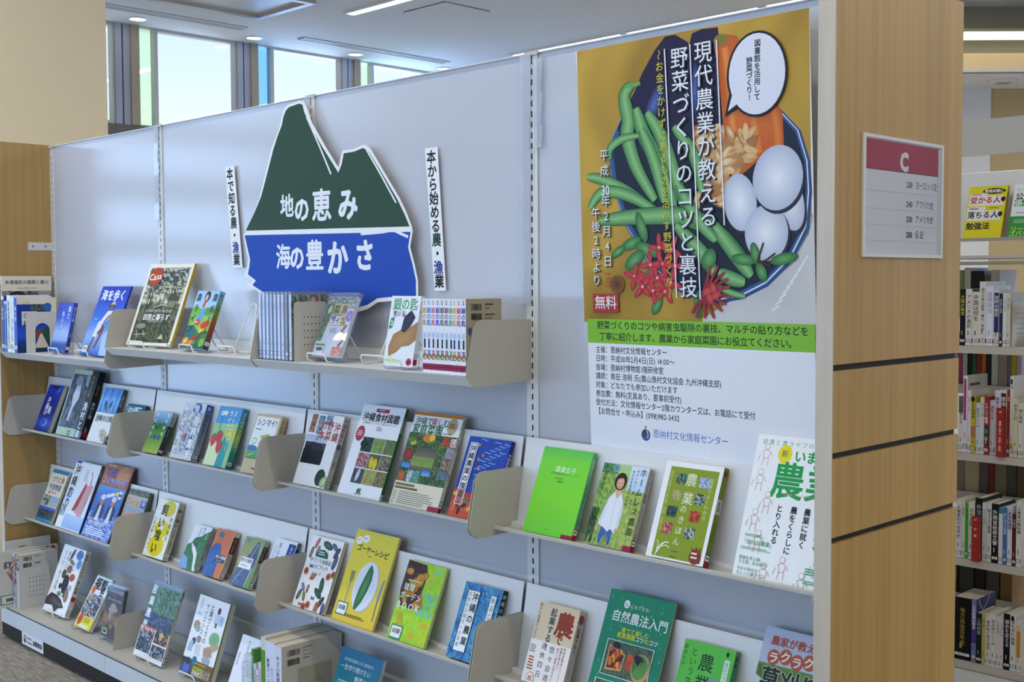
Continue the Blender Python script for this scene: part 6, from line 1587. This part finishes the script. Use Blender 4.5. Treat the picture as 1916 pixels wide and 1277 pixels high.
for (u, v, ru, rv, rot) in ((.920, .386, .05, .095, 12), (.723, .380, .066, .098, 8), (.825, .447, .085, .094, -5), (.872, .334, .096, .108, -14)):
    A.ell(u + .0062, v + .0062, ru * 1.03, rv * 1.02, '4a4658', '2a2838', rot, 30).ell(u, v, ru, rv, 'f6f7fa', 'bcc4d8', rot, 36)
BN = [[(.261, .098), (.225, .121), (.242, .178), (.235, .215), (.275, .287), (.357, .364)], [(.277, .152), (.317, .219), (.406, .311), (.440, .385)], [(.329, .165), (.392, .223), (.443, .303), (.494, .387)], [(.448, .204), (.534, .271), (.566, .353)], [(.034, .298), (.116, .309), (.233, .341), (.356, .387)], [(.040, .374), (.093, .341), (.174, .339), (.281, .362), (.393, .402)], [(.148, .262), (.150, .238), (.210, .218), (.288, .215)], [(.090, .404), (.279, .399), (.493, .405), (.632, .444), (.732, .498)], [(.447, .422), (.561, .487), (.612, .533)], [(.599, .416), (.699, .489), (.764, .538)], [(.46, .33), (.53, .40), (.62, .46)], [(.30, .20), (.36, .28), (.40, .37)], [(.629, .528), (.680, .542), (.738, .551)], [(.619, .559), (.679, .573), (.737, .581)]]
for i, b in enumerate(BN):
    wd = (.062, .062, .056, .046, .042, .044, .032, .064, .056, .055, .05, .05, .05, .024)[i]
    A.line(b, wd * 1.08, '2a5a30', '1f4426', True).line(b, wd, '8fc47c', '3f7f44', True)
A.line([(.231, .100), (.265, .100), (.302, .098)], .014, '6aa85c')
for u, v, ru, rv, rot in ((.242, .460, .05, .022, 20), (.314, .475, .06, .024, -20), (.255, .498, .055, .026, 35), (.292, .423, .022, .06, 20), (.177, .478, .04, .016, 30), (.893, .502, .055, .02, 10), (.732, .502, .05, .02, -8), (.805, .529, .02, .035, 25), (.781, .490, .018, .04, 15), (.355, .602, .04, .02, 60), (.539, .600, .018, .05, 5), (.33, .53, .035, .02, 40), (.59, .50, .03, .04, -30)):
    A.ell(u, v, ru, rv, '6fae62', '2f6a38', rot, 16)
for j, (u, v) in enumerate(((.371, .471), (.383, .508), (.310, .545), (.253, .536), (.338, .569), (.394, .571), (.426, .476), (.443, .513), (.36, .54), (.29, .56), (.42, .55), (.33, .51))):
    for k in range(4):
        an = 25 * j + 90 * k
        A.ell(u + .027 * math.cos(math.radians(an)), v - .017 * math.sin(math.radians(an)), .027, .011, 'd8484a', 'b02a34', an, 10)
    A.ell(u, v, .006, .006, 'f0b0a0')
c0 = (.557, .582)
for (u, v) in ((.671, .542), (.679, .559), (.679, .582), (.643, .613), (.595, .515), (.655, .528), (.608, .629), (.511, .619), (.630, .515), (.66, .598), (.57, .63), (.53, .628), (.61, .535), (.64, .57)):
    A.line([c0, ((u + c0[0]) / 2 + .006, (v + c0[1]) / 2 - .004), (u, v)], .013, 'a8343a', '7a1f26', True).line([((u * .8 + c0[0] * .2), (v * .8 + c0[1] * .2)), (u, v)], .018, 'b84044', '8a2a2e', True)
for k in range(4):
    A.ell(.60 + .02 * math.cos(k * 1.57 + .4), .575 + .012 * math.sin(k * 1.57 + .4), .022, .012, 'd85a50', 'b8383c', 90 * k + 20, 10)
A.line([(.815, .467), (.800, .49), (.789, .507)], .006, '4a2418').line([(.86, .49), (.82, .505), (.79, .507)], .006, '4a2418').line([(.845, .516), (.81, .51), (.789, .507)], .006, '4a2418')
A.ell(.17, .555, .035, .035, '5a2f18', '8a5a24')
# lettering of the picture half
A.line([(.417, .031), (.447, .586)], .0055, 'eef0f2').line([(.528, .031), (.551, .588)], .0055, 'eef0f2').line([(.640, .032), (.659, .427)], .0055, 'eef0f2')
def column(txt, top, bot, size, c, bold=.0, sx=1.0, shade=None):
    n = len(txt)
    for i, ch in enumerate(txt):
        f = i / n
        u, v = top[0] + (bot[0] - top[0]) * f, top[1] + (bot[1] - top[1]) * f
        if shade:
            A.vt(ch, u + .0062, v + .003, size, shade, bold + .005, sx)
        A.vt(ch, u, v, size, c, bold, sx)
column('現代農業が教える', (.583, .027), (.594, .432), .078, 'f0f2f4', .004, 1.0, '2a2a34')
column('野菜づくりのコツと裏技', (.481, .031), (.504, .587), .078, 'f0f2f4', .004, 1.0, '2a2a34')
column('〜お金をかけずにあるものを活かす野菜づくり〜', (.392, .031), (.420, .588), .037, 'd8c83a', .006)
column('平成\u3000年2月4日', (.122, .237), (.129, .521), .045, 'f0f2f4', .004, 1.0, '3a3428')
A.t('30', .1265, .3165, .052, 'f0f2f4', .008, sx=.8, align='c')
column('(日)', (.129, .521), (.127, .562), .028, 'c83a3a', .01)
column('午後2時より', (.074, .371), (.070, .562), .045, 'f0f2f4', .004, 1.0, '3a3428')
A.rect(.049, .577, .176, .621, 'b03a34').t('無料', .1125, .5805, .055, 'f2f0ee', .006, align='c')
BU = [(.80 + .119 * math.cos(math.radians(q)), .116 + .0885 * math.sin(math.radians(q))) for q in range(0, 360, 12)]
A.poly([(.69, .15), (.670, .197), (.738, .176), (.75, .15)], '16161a').poly(BU, '16161a')
A.poly([(.80 + (u - .8) * .93, .116 + (v - .116) * .945) for u, v in BU], 'e6e8f2').poly([(.703, .15), (.683, .186), (.735, .168), (.76, .14)], 'e6e8f2')
column('図書館を活用して', (.806, .045), (.800, .171), .0255, '1a1a20', .02)
column('野菜づくり!', (.773, .079), (.770, .169), .0255, '1a1a20', .02)
A.poly([(.018, .637), (1.008, .637), (1.008, .695), (.018, .695)], '86c43a')
A.t('野菜づくりのコツや病害虫駆除の裏技、マルチの貼り方などを', .066, .6415, .0335, '17200e', .009, pitch=.98).t('丁寧に紹介します。農業から家庭菜園にお役立てください。', .075, .668, .0335, '17200e', .009, pitch=.955)
A.poly([(.018, .695), (1.008, .695), (1.008, .998), (.02, .998)], 'eff1f6')
for i, (s, sx) in enumerate((('主催：恩納村文化情報センター', .86), ('日時：平成30年2月4日(日) 14:00〜', .86), ('会場：恩納村博物館1階研修室', .86), ('講師：青田 浩明 氏(農山漁村文化協会 九州沖縄支部)', .86), ('対象：どなたでも参加いただけます', .86), ('参加費：無料(定員あり、要事前受付)', .86), ('受付方法：文化情報センター2階カウンター又は、お電話にて受付', .86), ('【お問合せ・申込み】(098)982-5432', .86))):
    A.t(s, .056 - .001 * i, .7015 + .0212 * i, .0285, '1a1a1e', .009, sx=sx)
A.ell(.292, .905, .021, .022, '4a5a72', '3a4860').ell(.296, .912, .015, .006, '3a6ac8').line([(.297, .893), (.302, .903), (.300, .912)], .004, 'dfe4ee').rect(.288, .884, .296, .889, '5a7a3a').t('恩納村文化情報センター', .325, .889, .034, '3a66c0', .004, sx=.9)
lay_print('poster_print', A, PO, tuple(LV * PH + NV * .0002), (1, 0, 0), tuple(-LV), 'ink_satin')

# ---- clear tape over the posts and section sign on the maple end
for x0, x1, z0, z1, lab in ((.872, .905, 1.60, 1.924, 'strip of clear tape over the post between the first two bays'), (2.664, 2.70, 1.33, 1.922, 'long strip of clear tape over the post beside the poster'), (2.712, 2.738, 1.70, 1.91, 'short strip of clear tape under the cap beside the poster')):
    MBt = MB()
    for k in range(8):
        za, zb_ = z0 + (z1 - z0) * k / 8, z0 + (z1 - z0) * (k + 1) / 8
        wob = .0025 * math.sin(k * 2.1)
        MBt.box(x0 + wob, x1 + wob, -.0062 - .0004 * (k % 2), -.0056, za, zb_)
    tag(MBt.build('tape_strip', 'clear_tape'), lab, 'tape', 'clear tape strips on the posts')
sg = thing('section_sign', 'framed white section sign with red header letter C on the maple end', 'sign', (3.6318, -.122, 1.426))
W, H = .307, .218
MB().box(0, .004, 0, .008, 0, H).box(0, .004, W - .008, W, 0, H).box(0, .004, .008, W - .008, H - .006, H).box(0, .004, .008, W - .008, 0, .006).build('frame', 'fixture_white', sg)
MB().box(.0, .001, .008, W - .008, .006, H - .006).build('card', 'paper_white', sg)
A = Art(W - .016, H - .012)
A.rect(0, 0, 1, 1, 'e9e8ee').rect(0, .01, .965, .262, 'b3202c').t('C', .5, .06, .155, 'f4ecec', .06, align='c').rect(0, .262, .965, .27, '5a1a1e')
for i, (n_, s, v) in enumerate((('230', 'ヨーロッパ史', .335), ('240', 'アフリカ史', .51), ('250', 'アメリカ史', .645), ('280', '伝 記', .785))):
    A.t(n_, .53, v, .052, '1c1c20', .018).t(s, .65, v - .005, .056, '2a2a30', .006, sx=.9)
for v in (.45, .605, .745, .885):
    A.line([(0, v), (.965, v)], .002, 'c4c2c4')
A.line([(.965, .0), (.965, 1)], .003, '8a8088')
lay_print('sign_print', A, sg, (.0011, .008, .006), (0, 1, 0), (0, 0, 1), 'ink_matte')
MB().box(.0025, .0032, .008, W - .008, .006, H - .006).build('clear_cover', 'sign_glaze', sg)
# ================================================================== rear bookcase beyond the aisle
RY = 1.735                         # front of its shelves
RX0, RX1 = 2.30, 3.75
rb = thing('rear_bookcase', 'double-sided cream steel bookcase full of spines beyond the aisle', 'bookcase', (0, 0, 0))
def rpart(mb, name, m='metal_cream'):
    return mb.build(name, m, rb)
for x in (RX0, RX0 + .9):
    p = rpart(MB().box(x - .018, x + .018, RY + .205, RY + .245, 0, 1.93), 'post', 'post_white')
rpart(MB().box(RX0, RX1, RY + .212, RY + .224, 1.805, 1.925), 'header_board', 'metal_cream')
SHZ = {'A': 1.168, 'B': .816, 'C': .466, 'D': .125}
FARZ = {'A': .10, 'B': .175, 'C': .15, 'D': .13}     # the far side's shelves hang at other heights
for k, z in SHZ.items():
    rpart(MB().sheet([(RY + .205, z + .03), (RY + .205, z), (RY, z), (RY, z - .024), (RY + .006, z - .024)], .0016, RX0, RX1), 'shelf')
    z += FARZ[k]
    rpart(MB().sheet([(RY + .245, z + .03), (RY + .245, z), (RY + .45, z), (RY + .45, z - .024)], -.0016, RX0, RX1), 'shelf')
rpart(MB().box(RX0, RX1, RY + .004, RY + .45, .02, .098), 'plinth', 'metal_plate')
# slanted display shelf on top
zr = 1.485
ds = rpart(MB().sheet([(RY + .19, zr + .26), (RY + .182, zr + .258), (RY + .15, zr + .036), (RY + .122, zr + .036), (RY + .12, zr + .026)], .0016, RX0, RX1), 'display_shelf', 'metal_plate')
MB().sheet([(RY + .12, zr + .0255), (RY + .05, zr + .0255), (RY + .045, zr + .034)], -.0018, RX0, RX1).build('tray_lip', 'metal_cream', ds)
rpart(MB().box(RX0, RX1, RY + .02, RY + .205, 1.452, 1.462), 'shelf')
rpart(MB().box(RX0, RX1, RY + .25, RY + .43, 1.436, 1.446), 'shelf')
def rear_show(label, X, w, h, t, cover, art, sp=None):
    a = math.radians(18)
    r = thing('book', label, 'book', (X, RY + .062, zr + .0276 + t * math.sin(a)), (-a, 0, 0), 'books shown on top of the rear bookcase')
    dress(r, w, h, t, cover, art, 'R', sp)
def art(A):
    A.rect(0, 0, 1, 1, 'eada1c').ell(.66, .1, .3, .08, '1a1a18').t('資格試験に', .66, .065, .1, 'f4f0e0', .02, align='c').rect(.05, .14, .5, .2, 'f0efe8').bars(.08, .15, .44, .185, 1, 'c83a34').rect(.04, .19, .94, .375, 'f0efe8').t('受かる人', .06, .2, .2, 'c02430', .02).ell(.92, .26, .06, .07, '1a1a18').rect(.03, .4, .5, .48, 'f0efe8').bars(.08, .42, .4, .455, 1, '2a2a28').rect(.03, .47, .92, .655, 'f0efe8').t('落ちる人', .05, .48, .2, '1f1f1c', .02).ell(.9, .54, .06, .07, '1a1a18').bars(.6, .415, .92, .435, 1, '3a3a20').t('勉強法', .05, .685, .21, '1f2a1c', .02)
rear_show('yellow study guide with red and black lettering on the rear bookcase', 2.932, .128, .184, .014, 'e0d01c', art, lambda S: call_label(S.rect(0, 0, 1, 1, 'b8a418').vt('受かる人落ちる人', .5, .1, .8, '7a3a20', .01), .88))
def art(A):
    A.rect(0, 0, 1, 1, 'f0f2f0').rect(0, .6, 1, 1, '2f9a44').t('ストレスをためない', .08, .08, .09, '3aa04a', .01).t('公務員の', .06, .16, .2, '1f2420', .02).rect(.06, .29, .9, .42, '3aa04a').t('係長', .06, .29, .2, 'e8f4e8', .02).t('リーダー', .05, .78, .16, 'd8dc2a', .02).t('ズバッと', .03, .87, .16, 'd8dc2a', .02).bars(.1, .66, .8, .74, 3, 'a8d8ac').bars(.12, .53, .4, .55, 1, '3a3a3a')
rear_show('white and green office guide next to the yellow study guide', 3.082, .128, .184, .014, 'eaeeea', art)
RB = {
'A': ([2.953, 2.972, 2.994, 3.018, 3.040, 3.064, 3.083, 3.094, 3.106, 3.118], [1.352, 1.353, 1.353, 1.377, 1.363, 1.35, 1.338, 1.34, 1.341],
      [('17181c', 'c8c020', '大国の執念', 'black with yellow lettering'), ('e0dedb', '2a2a2c', 'アメリカの選択', 'white with a cyan edge'), ('ddd8c8', '2a2a28', '中国は何を', 'cream with a green head band'), ('dcdad6', '1f1f22', '現代中東の国家・権力・政治', 'tallest white with bold black title'), ('e2e2ea', '9aa0d8', '国際政治', 'white with pale violet title'), ('d8d2c0', '2a2f7a', '世界の歴史', 'cream with a navy block'), ('2a2f52', 'e0e0e0', '政治学の基礎', 'thin navy'), ('dfe4e4', '4a9aa8', '日本の政治', 'thin white with teal title'), ('d6d0be', '3a3a34', '法と社会', 'last cream')]),
'B': ([2.953, 2.970, 2.984, 2.996, 3.011, 3.026, 3.042, 3.057, 3.073, 3.090, 3.112, 3.123, 3.134, 3.149, 3.165], [1.001, 1.069, 1.022, 1.003, .983, 1.002, 1.006, .994, 1.027, 1.03, 1.031, 1.076, 1.006, .99],
      [('dcdad6', '4a4a4a', 'リブを考える', 'white with a grey head'), ('e2dfe2', 'b83a7a', '女性と政治', 'tall white with a long magenta label'), ('e0dedc', 'b85a4a', '議論する選挙', 'white with coloured title'), ('c8b430', '1f1f1c', '大日本帝国', 'yellow patterned'), ('d4dadc', '5a6a74', '政治のしくみ', 'pale grey-blue'), ('dfe2d8', '8ab89a', '民主主義', 'white with pale green title'), ('b02a2c', 'f0e8e4', 'トランプ劇場', 'red with white title'), ('dcd8dc', 'a03a5a', '選挙の本', 'white with mixed title'), ('d4d2e0', '3a4a7a', '戦争と平和', 'lavender-white'), ('d8d0c0', '5a2230', '政治', 'cream with maroon block'), ('8a3a34', 'e8d8cc', '革命', 'dark red sliver'), ('e0dcce', '1f3a5a', '人権', 'tall white with small navy mark'), ('ddd6b4', '5a6a4a', '戦後の入門', 'pale yellow'), ('e0dcd0', '3a3a34', '個人情報', 'white with black title')]),
'C': ([2.951, 2.970, 2.982, 2.993, 3.014, 3.039, 3.053, 3.069, 3.092, 3.106, 3.120, 3.136, 3.149, 3.166], [.659, .658, .65, .655, .671, .658, .66, .659, .648, .652, .658, .635, .679],
      [('dcdade', '2f2a4a', '人種差別の世界史', 'white with violet-black title'), ('d8d4b8', '5a3a2a', '人種差別', 'pale olive'), ('2fae3c', '1f6a28', '差別と偏見', 'bright green'), ('dcd8c8', '4a4a3a', '法の支配', 'cream with thin title'), ('1c1c20', 'b8b8b8', '外交の歴史', 'tall black'), ('d4dad2', '3a6a4a', '地方の行政', 'white with green title'), ('dfdcd8', '2a2a2c', '解決する公務員', 'white with red and black title'), ('17171b', 'dcdcdc', '外務省秘密文書', 'wide black with white title'), ('5aa0b8', 'e0e4e4', '公務員の本', 'white with blue head'), ('4a74b0', 'dfe4ee', '国と地方公務員', 'mid blue'), ('d8dce4', '4a5a9a', '自治体職員', 'white with blue rings'), ('5a2028', 'd8c8c0', '行政法', 'maroon'), ('dedcd4', '1f1f20', '公務員の教科書', 'white with heavy black title')]),
'D': ([2.946, 3.007, 3.023, 3.042, 3.055, 3.072, 3.089, 3.103, 3.114, 3.135, 3.154, 3.171], [.333, .335, .292, .292, .292, .298, .294, .295, .308, .309, .295],
      [('0f1014', 'a8923a', '地方自治百年史', 'very thick black with gold title'), ('7a7aa8', '3a3a7a', '公共政策の教室', 'lavender and purple'), ('16231f', '9aa8a0', '土地制度', 'dark green'), ('b8b060', '3a4220', '地方税', 'yellow-green'), ('d8d4cc', '2a2a28', '道州制と地方自治', 'white with condensed title'), ('dcdad2', '3a3a38', '自治体のしくみ', 'white with long title'), ('d8d0c8', '4a4a48', '公共経営', 'thin white'), ('dccfcc', '5a4a4a', '人口減少社会', 'thin pinkish'), ('131316', 'c8c8c8', '議会を変える', 'black with white title'), ('dedad2', '2a2a2a', 'まち作り政策', 'white with round black mark'), ('dcd6cc', 'd08a1c', '市町村の話', 'white with orange label')]),
}
RN = {'A': 'eye-level shelf', 'B': 'second shelf', 'C': 'third shelf', 'D': 'bottom shelf'}
rnd = random.Random(11)
for k, (xs, tops, info) in RB.items():
    z = SHZ[k] + .0003
    for i, (c, tc_, tx, look) in enumerate(info):
        t = xs[i + 1] - xs[i] - .0006
        h = tops[i] - z
        def sp(S, c=c, tc_=tc_, tx=tx, i=i, k=k, h=h, t=t):
            S.rect(0, 0, 1, 1, c)
            n = len(tx)
            if k + str(i) == 'A2': S.rect(0, 0, 1, .05, '1f4a34')
            if k + str(i) == 'A5': S.rect(.1, .05, .9, .75, '2a2f7a')
            if k + str(i) == 'B0': S.rect(0, 0, 1, .3, '6a6864')
            if k + str(i) == 'B1': S.rect(.1, .04, .7, .58, 'b03a7a')
            if k + str(i) == 'B3': S.ell(.4, .05, .5, .6, '1f1a18').rect(0, .52, 1, .72, 'b87a5a')
            if k + str(i) == 'B6': S.rect(0, .5, 1, .85, '2a3a4a').ell(.5, .6, .4, .6, '3a8a6a').ell(.5, .72, .4, .5, 'b8a03a')
            if k + str(i) == 'B9': S.rect(.15, .05, .9, .4, '5a2230')
            if k + str(i) == 'B11': S.rect(.1, .04, .7, .1, '22306a').rect(0, .83, 1, .92, 'c8a848')
            if k + str(i) == 'C8': S.rect(0, 0, 1, .1, '3a8aa8').rect(0, .1, 1, 1, 'dcdcd8')
            if k + str(i) == 'C10':
                for q in range(5): S.ell(.5, .08 + .07 * q, .36, .4, '5a6ab0').ell(.5, .08 + .07 * q, .28, .3, 'd8dce4')
            if k + str(i) == 'D1': S.rect(0, .4, 1, .7, '4a3a86')
            if k + str(i) == 'D9': S.ell(.4, .07, .3, .5, '17171a')
            if k + str(i) == 'D10': S.rect(.1, .22, .8, .72, 'c8871c')
            sz = min(.74, .66 * h / t / n)
            col = tc_
            if k + str(i) in ('A5', 'B9', 'D1'): col = 'e4e0e0'
            if k + str(i) == 'B6': sz = min(.8, .42 * h / t / n)
            if k + str(i) == 'D0': sz = .3
            S.vt(tx, .5, .1 if k != 'D' or i else .16, sz, col, .012)
            S.bars(.35, .74, .65, .84, 1, tc_, vertical=True)
            call_label(S, .885, '26262a', .06)
        side = None
        if k + str(i) == 'A8':
            def side(A): A.rect(0, 0, 1, 1, 'c8beac')
        if k + str(i) == 'D1':
            def side(A): A.rect(0, 0, 1, 1, '34366a').line([(.1, .0), (.35, .2), (.7, .0)], .05, '9a9690')
        if k + str(i) == 'B1':
            def side(A): A.rect(0, 0, 1, 1, 'd4cec4').bars(.1, .1, .8, .18, 1, '7a4a4a').photo(.05, .2, .9, .3, ['b84a44', 'd4cec4', '4a6a5a', 'd4cec4'], 9, 2, 3)
        prot = {'C4': .012, 'B6': .004}.get(k + str(i), .008 + .004 * rnd.random())
        spine_book('%s spine, %s from maple end, rear %s' % (look, ORD[i], RN[k]), xs[i] + .0003, t, h, .13 if h < .2 else .15, RY + prot, z, c, sp, side, group='books on the ' + RN[k] + ' of the rear bookcase')
# red subject dividers standing proud of the row
for lab, x, y, z, w, h, tx, num in (('red subject divider with white numerals on the second rear shelf', 3.0885, RY - .012, SHZ['B'] + .0004, .024, .158, '国家と個人・宗教・民族', '316'), ('red subject divider with white numerals on the third rear shelf', 3.0145, RY - .014, SHZ['C'] + .0004, .024, .15, '行政', '317')):
    r = thing('subject_divider', lab, 'divider', (x, y, z), group='red subject dividers')
    MB().box(0, w, 0, .0012, 0, h).box(w - .0012, w, .0012, .018, 0, h).build('plate', cover_mat('a52f2a'), r)
    S = Art(w, h)
    S.t(num, .5, .06, .3, 'e8d8cc', .03, align='c').vt(tx, .5, .26, min(.4, .62 * h / w / len(tx)), 'e8d8cc', .015, pitch=1.0 if len(tx) > 4 else 2.2)
    lay_print('lettering', S, r, (0, -.0001, 0), (1, 0, 0), (0, 0, 1), 'ink_matte')
plate_bookend('perforated cream bookend at the near end of the eye-level rear shelf', 3.1195, RY + .02, RY + .13, SHZ['A'] + .0002, .145, holes=True)
# books on the far side, seen through the open back
FAR = {'A': [(2.82, .03, .19, '8a9a5a', 'olive'), (2.852, .022, .2, 'c8c0ac', 'cream'), (2.876, .045, .185, '26221f', 'black'), (2.923, .02, .17, '6a645a', 'grey'), (2.945, .03, .19, 'b8b0a0', 'stone')],
       'B': [(2.765, .016, .19, 'b8b0b4', 'silver'), (2.783, .015, .2, '4a4a6a', 'slate blue'), (2.80, .014, .2, '8a6aa8', 'purple'), (2.816, .016, .19, 'd8d0d0', 'white'), (2.834, .014, .2, 'c85a7a', 'pink'), (2.850, .016, .18, 'dcd8d4', 'pale'), (2.868, .014, .19, '2a1f28', 'black'), (2.884, .014, .19, '2f6a44', 'green'), (2.900, .016, .185, '9a3a2c', 'red'), (2.918, .014, .19, 'c87a3a', 'orange'), (2.934, .016, .2, '22241f', 'charcoal'), (2.952, .022, .195, 'd8e0d4', 'mint'), (2.976, .03, .19, 'b0a898', 'beige'), (3.008, .010, .19, '8a8a84', 'thin grey'), (3.02, .016, .18, 'd0c030', 'yellow'), (3.038, .016, .19, 'c8bcd0', 'lilac')],
       'C': [(2.755, .032, .19, '7a7460', 'mouse grey'), (2.79, .03, .19, 'b8aa84', 'straw'), (2.822, .04, .2, '9a9078', 'taupe'), (2.864, .05, .195, 'c4b890', 'sand'), (2.916, .03, .18, '6a6458', 'slate'), (2.948, .02, .19, '8a2a2c', 'crimson'), (2.97, .04, .18, '8a8468', 'khaki'), (3.012, .03, .175, '5a5850', 'smoke'), (3.045, .03, .19, '6a5a48', 'brown')],
       'D': [(2.76, .045, .2, '3a342c', 'umber'), (2.81, .03, .19, '7a5a34', 'amber'), (2.85, .05, .2, '4a4840', 'dark grey'), (2.905, .035, .19, '2a2622', 'ebony'), (2.945, .045, .2, '5a5448', 'ash'), (2.995, .04, .19, '8a6a3a', 'ochre')]}
for k, L in FAR.items():
    for x, t, h, c, cn in L:
        spine_book('%s book on the far side of the rear bookcase, %s' % (cn, RN[k]), x, t, h if k != 'A' else h * .78, .14, RY + .262, SHZ[k] + FARZ[k] + .0003, c, None, None, group='books on the far side of the rear bookcase')
flush_prints()
